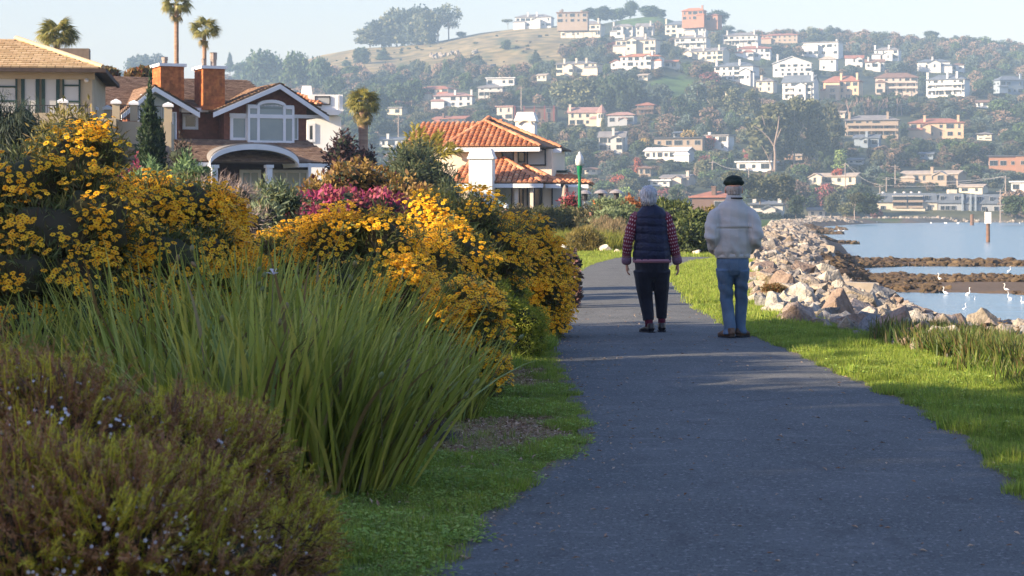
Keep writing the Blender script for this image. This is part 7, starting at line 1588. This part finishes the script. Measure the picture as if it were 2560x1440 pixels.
# ---------- the woman
D = 22.5; K = person_frame(1636, 838, D); X0 = GX(1636, D)
hl, HM = head(K(1621, 497, 0), .05, 1.08)
armL = [K(1590, 548, 0), K(1576, 585, -.01), K(1570, 610, -.02), K(1567, 640, .03), K(1567, 662, .06)]; armR = [K(1664, 548, 0), K(1677, 585, 0), K(1682, 612, .0), K(1690, 640, .03), K(1695, 662, .05)]
body = hl+[([K(1627, 650), K(1629, 620), K(1630, 560), K(1628, 532), K(1622, 515)], [(.16, .11), (.15, .11), (.16, .10), (.11, .08), (.05, .055)]),
           (armL, [.05, .042, .038, .03, .026]), (armR, [.05, .042, .038, .03, .026]),
           ([K(1608, 660), K(1607, 740, .03), K(1619, 800, .0), K(1622, 828, -.01), K(1618, 834, .06)], [(.072, .085), .055, .04, .034, (.03, .02)]), ([K(1652, 660), K(1657, 740, .06), K(1656, 795, .10), K(1655, 825, .12), K(1656, 832, .18)], [(.072, .085), .055, .04, .034, (.03, .02)])]
body += hand(K(1568, 664, .065), (.05, .12, -1), 1, 0, .5)+hand(K(1695, 664, .055), (.09, .10, -1), -1, 0, .5)
me = remeshed('person', body, .0055, [skin], 2); W_ = obj('person', me, loc=(X0, D, 0))
tag(W_, 'grey haired woman walking away in a navy quilted vest and maroon sleeves with white diamonds', 'person'); eyes(HM, 1, W_)
hl2 = [('e', HM@Vector((0, -.020, .030)), (.101, .112, .106)), ('e', HM@Vector((0, -.040, -.030)), (.098, .086, .084)), ('e', HM@Vector((-.04, -.03, -.06)), (.05, .06, .05)), ('e', HM@Vector((.04, -.03, -.06)), (.05, .06, .05)), ('e', HM@Vector((.0, .03, .075)), (.070, .06, .04))]
remeshed('hair', hl2, .007, [grey_hair], 2, lambda V, N: .0035*np.sin(V[:, 0]*260+3*np.sin(V[:, 2]*40))+.003*np.sin(V[:, 0]*95+V[:, 2]*30), W_)
def vest_disp(V, N):
    z = V[:, 2]; s = .091; ph = (z-.02*np.sin(V[:, 0]*6)**2-.86+.004*np.sin(V[:, 0]*23))/s; q = np.abs(np.sin(ph*math.pi)); body_ = (z < 1.40)
    return np.where(body_, .010*np.sqrt(q)-.006, .002)+.0022*np.sin(V[:, 0]*60+9*np.sin(z*30))*np.sin(z*85+4*np.sin(V[:, 0]*20))
vest_m = M('navy_quilt', (.010, .015, .046), (.006, .009, .028), scale=14, rough=.55, spec=.3, bump=.5, bscale=55, bdist=.01)
remeshed('vest', [([K(1630, 658), K(1630, 652), K(1630, 640), K(1630, 615), K(1628, 590), K(1627, 560), K(1626, 543), K(1625, 531), K(1623, 522), K(1622, 512), K(1622, 508)],
                   [(.212, .150), (.220, .158), (.216, .160), (.200, .150), (.192, .140), (.198, .135), (.190, .125), (.150, .105), (.092, .088), (.075, .078), (.070, .074)])], .008, [vest_m], 2, vest_disp, W_)
# jumper: hem and patterned sleeves
def knit():
    m = bpy.data.materials.new('patterned_knit'); m.use_nodes = True; t = m.node_tree; N = t.nodes; L = t.links; b = N['Principled BSDF']; b.inputs['Roughness'].default_value = .9
    uv = N.new('ShaderNodeUVMap'); sp = N.new('ShaderNodeSeparateXYZ'); L.new(uv.outputs[0], sp.inputs[0])
    def ma(op, a, b_=None):
        n = N.new('ShaderNodeMath'); n.operation = op
        for i, v in enumerate((a, b_)):
            if v is None: continue
            if isinstance(v, (int, float)): n.inputs[i].default_value = v
            else: L.new(v, n.inputs[i])
        return n.outputs[0]
    u = ma('MULTIPLY', sp.outputs[0], 14.0); v = ma('MULTIPLY', sp.outputs[1], 18.0)
    odd = ma('MULTIPLY', ma('FLOOR', ma('MODULO', v, 2.0)), .5)
    fu = ma('ABSOLUTE', ma('SUBTRACT', ma('FRACT', ma('ADD', u, odd)), .5)); fv = ma('ABSOLUTE', ma('SUBTRACT', ma('FRACT', v), .5))
    dm = ma('LESS_THAN', ma('ADD', fu, ma('MULTIPLY', fv, .85)), .27)
    arm = ma('LESS_THAN', sp.outputs[1], .80); dm = ma('MULTIPLY', dm, arm)
    z = ma('MULTIPLY', ma('GREATER_THAN', sp.outputs[1], .83), ma('LESS_THAN', ma('FRACT', ma('MULTIPLY', ma('ADD', sp.outputs[1], ma('MULTIPLY', ma('ABSOLUTE', ma('SUBTRACT', ma('FRACT', ma('MULTIPLY', sp.outputs[0], 24.0)), .5)), .03)), 30.0)), .38))
    fac = ma('MAXIMUM', dm, ma('MULTIPLY', z, .8))
    mx = N.new('ShaderNodeMix'); mx.data_type = 'RGBA'; L.new(fac, mx.inputs[0]); mx.inputs[6].default_value = (.125, .006, .022, 1); mx.inputs[7].default_value = (.44, .34, .36, 1); L.new(mx.outputs[2], b.inputs['Base Color']); return m
knit_m = knit()
def sleeve(pts, rad, mat, name, parent, n=20, k=26, wr=.0035, col=None):
    pts = [Vector(p) for p in pts]; t_ = np.linspace(0, 1, len(pts)); tt = np.linspace(0, 1, k); arr = np.array([p[:] for p in pts]); P = np.stack([np.interp(tt, t_, arr[:, i]) for i in range(3)], 1)
    P[1:-1] = (P[:-2]+P[1:-1]*2+P[2:])/4; R_ = np.interp(tt, t_, rad); R_ = R_+wr*np.sin(tt*38)*np.sin(tt*math.pi)
    mb = MB(); mb.tube([Vector(p) for p in P], list(R_), n, cap=True); me = mb.me(name, mat, True); uvl = me.uv_layers.new(name='UVMap')
    for pl in me.polygons:
        js = [vi % n for vi in pl.vertices]; wrap = max(js)-min(js) > n/2
        for li, vi in zip(pl.loop_indices, pl.vertices): j = vi % n; uvl.data[li].uv = (((j+n) if wrap and j < n/2 else j)/n, (vi//n)/(k-1))
    return obj(name, me, parent)
lil = M('lilac_cuff', (.20, .12, .17), (.14, .08, .12), scale=60)
for a, nm in ((armL, 0), (armR, 1)):
    q = [a[0]+Vector((.028 if not nm else -.028, 0, .045)), a[0], a[1], a[2], a[3], a[3].lerp(a[4], .5)]; sleeve(q, [.046, .068, .063, .058, .053, .047], knit_m, 'sleeve', W_)
    c0, c1 = a[3].lerp(a[4], .35), a[4]+(a[4]-a[3]).normalized()*.012; MB().tube([c0, c0.lerp(c1, .4), c0.lerp(c1, .8), c1], [.053, .056, .055, .044], 16).build('cuff', lil, W_, smooth=True)
hm = MB(); hm.tube([K(1630, 652), K(1630, 657), K(1630, 661.5)], [(.215, .155), (.219, .158), (.216, .155)], 28); hm.build('jumper_hem', M('maroon_hem', (.14, .012, .035), (.36, .24, .28), scale=1.5, stretch=(.1, .1, 60)), W_, smooth=True)
trm = M('black_trousers', (.010, .011, .018), (.016, .017, .026), scale=18, rough=.8, bump=.3, bscale=45, sheen=.1)
fold = lambda V, N: .004*np.sin(V[:, 2]*24+V[:, 0]*16+2*np.sin(V[:, 2]*9))*np.clip(1-V[:, 2]/1.0, .25, 1)
remeshed('trousers', [([K(1630, 640), K(1630, 660), K(1630, 685), K(1630, 698), K(1630, 708)], [(.19, .13), (.200, .148), (.188, .138), (.15, .11), (.07, .06)]), ([K(1609, 680), K(1611, 715, .01), K(1614, 750, .03), K(1619, 785, .01), K(1621, 806, -.005)], [(.118, .135), (.100, .115), .082, .070, .066]),
                      ([K(1652, 680), K(1653, 715, .03), K(1655, 750, .07), K(1656, 785, .10), K(1656, 801, .115)], [(.112, .135), (.094, .112), .078, .064, .058])], .009, [trm], 3, fold, W_)
shoe_m = M('black_shoe_leather', (.014, .013, .016), rough=.35, spec=.5); sole_m = M('shoe_sole', (.03, .03, .032), rough=.8); sock = M('maroon_sock', (.09, .012, .025), rough=.95)
def shoe(p, ang, mat, sole, parent, L=.27, w_=.047, lift=0.0, lace=None):
    e0 = Matrix.Translation(p) @ Euler((lift, 0, ang)).to_matrix().to_4x4(); P = lambda x, y, z: e0@Vector((x, y, z))
    o = remeshed('shoe', [([P(0, -.07, .055), P(0, -.03, .062), P(0, .04, .058), P(0, .11, .042), P(0, .17, .035)], [(w_*.72, .045), (w_*.9, .052), (w_*.95, .045), (w_, .034), (w_*.7, .022)]), ([P(0, -.045, .05), P(0, -.04, .115)], [.046, .040])], .006, [mat], 3, None, parent)
    mb = MB(); prof = [(-.085, .034), (-.06, .043), (0, .040), (.08, .050), (.15, .042), (.185, .018)]; pl = [P(x, y, 0) for y, x in prof]+[P(-x, y, 0) for y, x in prof[::-1]]; mb.prism(pl, (e0.to_3x3()@Vector((0, 0, .024))), 0); mb.build('sole', sole, o)
    if lace: 
        mb = MB(); [mb.tube([P(-.026, y, .10-.25*y), P(.026, y+.004, .10-.25*y)], .003, 5) for y in (.01, .03, .05, .07)]; mb.build('laces', lace, o)
    return o
a = K(1622, 830, -.02); shoe((a.x, -.02, .022), .45, shoe_m, sole_m, W_, lace=sole_m); a = K(1656, 830, .1); shoe((a.x, .10, .022), -.08, shoe_m, sole_m, W_, lace=sole_m)
MB().tube([K(1622, 800, -.01), K(1622, 822, -.03)], [.046, .043], 12).build('sock', sock, W_, smooth=True); MB().tube([K(1656, 795, .11), K(1656, 822, .07)], [.044, .041], 12).build('sock', sock, W_, smooth=True)
# ---------- the man
D = 21.6; K = person_frame(1832, 850, D); X0 = GX(1832, D)
hl, HM = head(K(1835, 478, .03), -.09, 1.15)
aL = [K(1798, 536, -.01), K(1784, 562, -.04), K(1780, 596, -.07), K(1786, 610, .0), K(1799, 616, .06)]; aR = [K(1867, 536, -.01), K(1881, 562, -.04), K(1885, 596, -.07), K(1880, 610, .0), K(1865, 616, .06)]
body = hl+[([K(1832, 650), K(1832, 600), K(1832, 550), K(1833, 522), K(1834, 505, .01)], [(.14, .10), (.15, .11), (.17, .11), (.12, .08), (.055, .055)]), (aL, [.050, .044, .040, .035, .028]), (aR, [.050, .044, .040, .035, .028]),
           ([K(1812, 650), K(1815, 740, .04), K(1822, 820, .0), K(1822, 840, -.02), K(1819, 845, .05)], [(.072, .085), .055, .045, .036, (.034, .024)]), ([K(1856, 650), K(1854, 740, .08), K(1852, 815, .10), K(1852, 838, .10), K(1854, 844, .16)], [(.072, .085), .055, .045, .036, (.034, .024)])]
body += hand(K(1801, 617, .07), (.6, .15, -.3), 1, 0, .4, .8)+hand(K(1863, 617, .07), (-.6, .15, -.3), -1, 0, .4, .8)
me = remeshed('person', body, .0055, [skin], 2); MN = obj('person', me, loc=(X0, D, 0))
tag(MN, 'man walking away in pale grey jacket, blue jeans and dark cap, hands in pockets', 'person'); eyes(HM, 1, MN)
remeshed('hair', [('e', HM@Vector((0, -.028, -.004)), (.091, .094, .080)), ('e', HM@Vector((0, -.052, -.045)), (.076, .062, .046))], .006, [short_hair], 2, lambda V, N: .002*np.sin(V[:, 0]*300), MN)
capm = M('dark_green_cap', (.008, .018, .014), (.014, .026, .02), scale=25, rough=.85, bump=.4, bscale=120)
remeshed('flat_cap', [('e', HM@Vector((0, -.006, .074)), (.114, .130, .054)), ('e', HM@Vector((.006, .0, .110)), (.092, .108, .046)), ([HM@Vector((0, .08, .045)), HM@Vector((0, .15, .022))], [(.06, .012), (.035, .008)])], .007, [capm], 2,
         lambda V, N: .004*np.sin(V[:, 0]*48+1.5)*np.sin(V[:, 2]*60), MN)
jm = M('pale_grey_jacket', (.42, .42, .405), (.36, .36, .35), scale=6, rough=.75, bump=.4, bscale=26, bdist=.012, sheen=.1)
def jfold(V, N):
    z, x = V[:, 2], V[:, 0]; arm = np.clip((np.abs(x)-.19)/.06, 0, 1); low = np.clip((1.02-z)/.12, 0, 1)
    d = .008*np.sin(x*13+6*np.sin(z*5))*np.sin(z*17)+.004*np.sin(z*33+x*19+2*np.sin(x*14))*np.clip((1.2-z)/.2, 0, 1)+low*(1-arm)*.008*np.sin(x*64)+arm*.011*np.sin(z*48+x*30)*np.clip((1.32-z)/.25, 0, 1)
    d = d-.012*np.exp(-((z-1.215+.03*x*x)/.007)**2)*(np.abs(x) < .19)*(V[:, 1] < 0)+.007*np.exp(-((z-1.24)/.018)**2)*(np.abs(x) < .19)*(V[:, 1] < 0)
    d = d-.005*np.exp(-((np.abs(x)-.192-.02*(z-1.2))/.008)**2)*(z > 1.0)*(z < 1.40)*(V[:, 1] < .03)
    return d
tor = ([K(1832, 645), K(1832, 640), K(1832, 632), K(1832, 615), K(1832, 590), K(1832, 560), K(1832, 540), K(1833, 527), K(1833, 515), K(1834, 507), K(1834, 500)], [(.190, .136), (.196, .142), (.208, .158), (.206, .165), (.203, .158), (.203, .148), (.204, .136), (.192, .122), (.150, .105), (.105, .092), (.085, .083)])
remeshed('jacket', [tor, ([K(1804, 531), K(1790, 540, -.01), K(1782, 565, -.04), K(1778, 597, -.08), K(1784, 615, .0), K(1790, 628, .10), K(1797, 634, .13)], [.066, .084, .088, .082, .074, .060, .05]), ([K(1862, 531), K(1875, 540, -.01), K(1883, 565, -.04), K(1887, 597, -.08), K(1882, 615, .0), K(1875, 628, .10), K(1868, 634, .13)], [.066, .084, .088, .082, .074, .060, .05])], .007, [jm], 6, jfold, MN)
MB().tube([K(1832, 649.5), K(1832, 647), K(1832, 639)], [(.186, .132), (.190, .137), (.193, .140)], 28).build('waistband', jm, MN, smooth=True)
cb_ = MB(); cb_.tube([K(1834, 506), K(1835, 496), K(1835, 487, .01)], [(.094, .088), (.083, .082), (.070, .074)], 24, cap=False); cb_.tube([K(1835, 487.1, .01), K(1835, 497)], [(.064, .068), (.070, .072)], 24, cap=False); cb_.build('collar', jm, MN, smooth=True)
MB().tube([K(1837, 501.5, -.004), K(1837, 498, -.004)], [(.091, .0885), (.088, .087)], 24).build('collar_band', M('dark_collar_band', (.015, .017, .025)), MN, smooth=True)
jeans = M('blue_denim', (.105, .165, .245), (.045, .085, .145), scale=5, rough=.85, bump=.6, bscale=16, bdist=.02, contrast=(.3, .7))
def pocket(V):
    d = 0
    for cx, cz in ((-.098, .79), (.098, .79)):
        q = np.maximum(np.abs(V[:, 0]-cx)/.040, np.abs(V[:, 2]-cz)/.050)*(V[:, 1] < 0)+9*(V[:, 1] >= 0); d = d+.0012*(q < 1)-.0025*np.exp(-((q-1)/.08)**2)
    return d
jf = lambda V, N: pocket(V)+.009*np.sin(V[:, 2]*30+V[:, 0]*22+2.5*np.sin(V[:, 2]*11))*np.clip(1.15-V[:, 2]/.9, .2, 1)
remeshed('jeans', [([K(1832, 640), K(1832, 660), K(1832, 680), K(1832, 692), K(1832, 700)], [(.168, .125), (.180, .138), (.170, .130), (.13, .10), (.06, .05)]), ([K(1812, 675), K(1814, 710, .02), K(1818, 750, .04), K(1821, 790, .02), K(1823, 824, -.01), K(1824, 838, -.01)], [(.098, .125), (.084, .105), .071, .068, .066, (.068, .075)]),
                   ([K(1854, 675), K(1854, 710, .04), K(1855, 750, .08), K(1855, 790, .10), K(1854, 826, .10), K(1853, 838, .10)], [(.092, .125), (.076, .105), .070, .066, .062, (.062, .07)])], .008, [jeans], 2, jf, MN)
bs = M('brown_suede_shoe', (.15, .10, .07), (.08, .05, .035), scale=22, rough=.8)
a = K(1822, 845, -.01); shoe((a.x, -.01, .022), .5, bs, sole_m, MN, w_=.052, lace=sole_m); a = K(1855, 845, .12); shoe((a.x, .11, .022), -.55, bs, sole_m, MN, w_=.052, lace=sole_m)
# ---------- three people beyond the bushes
def bystander(px, py_top, D, label, coat, hair, trous, face=0, cap=None, z0=0):
    zt = GZ(py_top, D); s = (zt-z0)/1.74; X_ = GX(px, D); Q = lambda x, y, z: Vector((x*s, y*s, z*s)); hl, HM = head(Q(0, 0, 1.62), 0, s, face)
    b = hl+[([Q(0, 0, .85), Q(0, 0, 1.1), Q(0, 0, 1.35), Q(0, 0, 1.45), Q(0, 0, 1.52)], [(.15*s, .1*s), (.14*s, .1*s), (.16*s, .1*s), (.1*s, .08*s), .05*s])]
    for sx in (-1, 1): w_ = Q(sx*.25, .05, .84); b += [([Q(sx*.17, 0, 1.4), Q(sx*.23, 0, 1.12), w_], [.05*s, .04*s, .028*s]), ([Q(sx*.09, 0, .88), Q(sx*.1, 0, .48), Q(sx*.1, 0, .05), Q(sx*.1, .1, .03)], [.08*s, .055*s, .036*s, .03*s])]+hand(w_, (0, .1, -1), -sx, 0, .4, s)
    o = obj('person', remeshed('person', b, .009, [skin], 2), loc=(X_, D, z0)); tag(o, label, 'person'); eyes(HM, s, o)
    remeshed('coat', [([Q(0, 0, .82), Q(0, 0, .9), Q(0, 0, 1.15), Q(0, 0, 1.35), Q(0, 0, 1.46), Q(0, 0, 1.52)], [(.19*s, .13*s), (.2*s, .14*s), (.19*s, .135*s), (.2*s, .125*s), (.13*s, .1*s), .07*s])]+[([Q(sx*.17, 0, 1.41), Q(sx*.24, 0, 1.12), Q(sx*.25, .045, .87)], [.075*s, .062*s, .05*s]) for sx in (-1, 1)], .014, [coat], 2, None, o)
    remeshed('trousers', [([Q(0, 0, .95), Q(0, 0, .8)], [(.16*s, .12*s), (.17*s, .12*s)])]+[([Q(sx*.09, 0, .85), Q(sx*.1, 0, .48), Q(sx*.1, 0, .08)], [.1*s, .075*s, .06*s]) for sx in (-1, 1)], .016, [trous], 2, None, o)
    for sx in (-1, 1): a_ = Q(sx*.1, .03, 0); so_ = MB(); so_.ell((a_.x, a_.y, .05*s), (.05*s, .13*s, .05*s)); so_.build('shoe', sole_m, o, smooth=True)
    if hair: remeshed('hair', [('e', HM@Vector((0, -.024*s, .03*s)), (.086*s, .095*s, .088*s)), ('e', HM@Vector((0, -.05*s, -.03*s)), (.078*s, .055*s, .06*s))], .010, [hair], 1, None, o)
    if cap: remeshed('cap', [('e', HM@Vector((0, -.006*s, .07*s)), (.088*s, .105*s, .05*s)), ([HM@Vector((0, .08*s, .05*s)), HM@Vector((0, .15*s, .035*s))], [(.055*s, .01*s), (.03*s, .008*s)])], .010, [cap], 1, None, o)
    return o
blk = M('black_coat', (.018, .017, .02), rough=.8); grc = M('grey_brown_coat', (.12, .09, .075), rough=.9)
bystander(1477, 526, 77, 'man in black top and dark cap among the bushes beside the grey cabinet', blk, None, trm, math.pi, capm, -.1)
bystander(1265, 508, 74, 'white haired person in grey brown coat above the daisies before the tiled house', grc, white_hair, trm, 0, None, -.05)
# ================================================================ BIRDS AND CHANNEL MARKERS
egw = M('egret_feathers', (.82, .82, .80), (.78, .78, .76), scale=6, rough=.8); beak = M('yellow_beak', (.45, .28, .05)); legm = M('black_leg', (.02, .02, .02))
def egret(px, py, D, h_px, yaw, label, bend=0.0):
    s = 1.3*h_px*D/F/.95; z0 = max(GZ(py, D), WZ-.2) ; X_ = GX(px, D); P = lambda x, z: Vector((0, x*s, z*s))
    bz = .42
    body = [([P(-.27, bz-.06), P(-.20, bz-.01), P(-.08, bz+.05), P(.05, bz+.10), P(.13, bz+.13)], [(.015*s, .02*s), (.05*s, .05*s), (.085*s, .095*s), (.08*s, .09*s), (.045*s, .05*s)])]
    if bend: nk = [P(.12, bz+.12), P(.22, bz+.20), P(.30, bz+.18), P(.38, bz+.16), P(.44, bz+.14)]
    else: nk = [P(.11, bz+.12), P(.19, bz+.22), P(.16, bz+.32), P(.12, bz+.42), P(.15, bz+.50), P(.19, bz+.51)]
    body.append((nk, [.040*s, .028*s, .022*s, .020*s, .026*s, .022*s][:len(nk)])); hd = nk[-1]
    body.append(('e', hd, (.022*s, .04*s, .022*s)))
    o = obj('egret', remeshed('egret', body, .011*s, [egw], 2), loc=(X_, D, z0), rot=(0, 0, yaw)); tag(o, label, 'egret', 'white egrets wading at the water edge')
    MB().tube([hd+P(.02, 0), hd+P(.13, -.012)], [.010*s, .002*s], 6).build('beak', beak, o)
    for sx in (-.03, .03): MB().tube([(sx*s, -.02*s, (bz-.02)*s), (sx*s, -.04*s, .22*s), (sx*s, -.01*s, -.1)], .008*s, 5).build('leg', legm, o)
    wg = MB(); 
    for sx in (-1, 1): wg.tube([(sx*.055*s, .08*s, (bz+.08)*s), (sx*.075*s, -.06*s, (bz+.04)*s), (sx*.04*s, -.24*s, (bz-.05)*s)], [(.02*s, .06*s), (.025*s, .08*s), (.01*s, .02*s)], 8)
    wg.build('wing', egw, o, smooth=True)
EGS = [(2351, 714, 76, 24, .9, 'white egret standing left of the pool, leftmost of the flock', 0), (2364, 748, 66, 24, 1.2, 'white egret with neck stretched straight up, second from the left', 0), (2420, 752, 65.5, 26, -2.6, 'white egret standing in the middle of the pool', 0), (2440, 768, 62, 20, 2.2, 'smaller white egret wading right of the middle one', 0),
       (2410, 797, 56, 25, -1.1, 'white egret on the near brown stones, closest to the camera', 0), (2486, 760, 63, 16, -1.3, 'white egret bending forward over the water', 1), (2517, 744, 69, 26, 1.2, 'upright white egret on the brown mud bar', 0), (2526, 766, 62, 28, 1.8, 'large white egret with a plump body, right of the bending one', 0),
       (2523, 690, 84, 19, -1.0, 'white egret on the far mud bar at the right', 0), (2557, 776, 60, 24, .5, 'white egret cut by the right edge', 0), (2097, 582, 270, 9, 1.2, 'tiny white egret on the far mud flat', 0), (2109, 583, 265, 9, -1.2, 'tiny white egret beside another on the far mud flat', 0)]
for q in EGS: egret(*q)
gm_ = MB(); gm_.ell((0, 0, .12), (.12, .3, .12), 0, 8, 6); gm_.ell((0, .28, .26), (.08, .1, .08), 0, 8, 6)
gme = gm_.me('gull', egw, True)
for i, (px, py) in enumerate(((1992, 562), (2021, 562), (2050, 563), (2078, 562), (2088, 562), (2146, 563), (2190, 563), (2328, 562), (2365, 561), (2430, 561), (2550, 558), (2395, 560))):
    D = 560+random.uniform(-30, 50); tag(obj('gull', gme, loc=(GX(px, D), D, WZ), rot=(0, 0, i*.9), scl=(1.5,)*3), 'white speck of a gull floating far off, %s' % ('leftmost of the row', 'second from left', 'third from left', 'fourth from left', 'touching the fifth gull', 'alone in the middle of the bay', 'below the apartment block left end', 'below the apartment balconies', 'between the apartments and the short piling', 'beside the short piling', 'near the right edge', 'just left of the short piling')[i], 'gull', 'gulls floating near the far shore')
def marker(px, yt, ys, yb, D, wpx, label, bird=True):
    s = D/F; X_ = GX(px, D); e = empty('channel_marker', (X_, D, WZ), label, 'channel marker'); zt = GZ(yt, D)-WZ; zs = GZ(ys, D)-WZ
    mb = MB(); mb.tube([(0, 0, -.8), (.01, 0, zs*.5), (0, 0, zt-.02)], [5.2*s, 4.8*s, 4.4*s], 10); mb.build('piling', M('wet_piling' , (.20, .11, .07), (.12, .08, .06), scale=3) if 'wet_piling' not in bpy.data.materials else bpy.data.materials['wet_piling'], e)
    if wpx: w_ = wpx*s; m_ = MB(); m_.box((-w_/2, -w_*.55, zs), (w_/2, w_*.45, zt)); m_.build('sign_board', M('marker_white', (.78, .74, .70), (.70, .66, .62), scale=2), e)
    return e, zt
e, zt = marker(2470, 530, 559, 605, 190, 13, 'white boxed channel marker on a brown piling standing in the bay')
cm = MB(); cm.tube([(0, 0, 0), (0, -.03, .18), (0, 0, .36), (.0, .05, .47), (.0, .12, .50), (0, .2, .5)], [.05, .10, .09, .045, .045, .012], 8); o = cm.build('cormorant', M('black_feather', (.015, .015, .02)), smooth=True); o.location = (GX(2468, 190), 190, WZ+zt); o.scale = (.75,)*3
tag(o, 'black cormorant perched on top of the white channel marker', 'cormorant')
marker(2430, 536, 545, 562, 480, 0, 'short distant piling left of the white channel marker')
# ================================================================ AIR
hz = MB(); hz.box((-7400, -60, -3.2), (7400, 2450, 178)); hme = hz.me('haze', []); hm = bpy.data.materials.new('haze_air'); hm.use_nodes = True; t = hm.node_tree
t.nodes.remove(t.nodes['Principled BSDF']); pv = t.nodes.new('ShaderNodeVolumePrincipled'); pv.inputs['Color'].default_value = (.52, .75, 1.0, 1); pv.inputs['Density'].default_value = .00030; pv.inputs['Anisotropy'].default_value = 0.0
t.links.new(pv.outputs[0], t.nodes['Material Output'].inputs['Volume']); hme.materials.append(hm); tag(obj('haze', hme), 'thin bluish haze over the bay and hills', 'haze', kind='stuff')
sc.cycles.volume_step_rate = 10
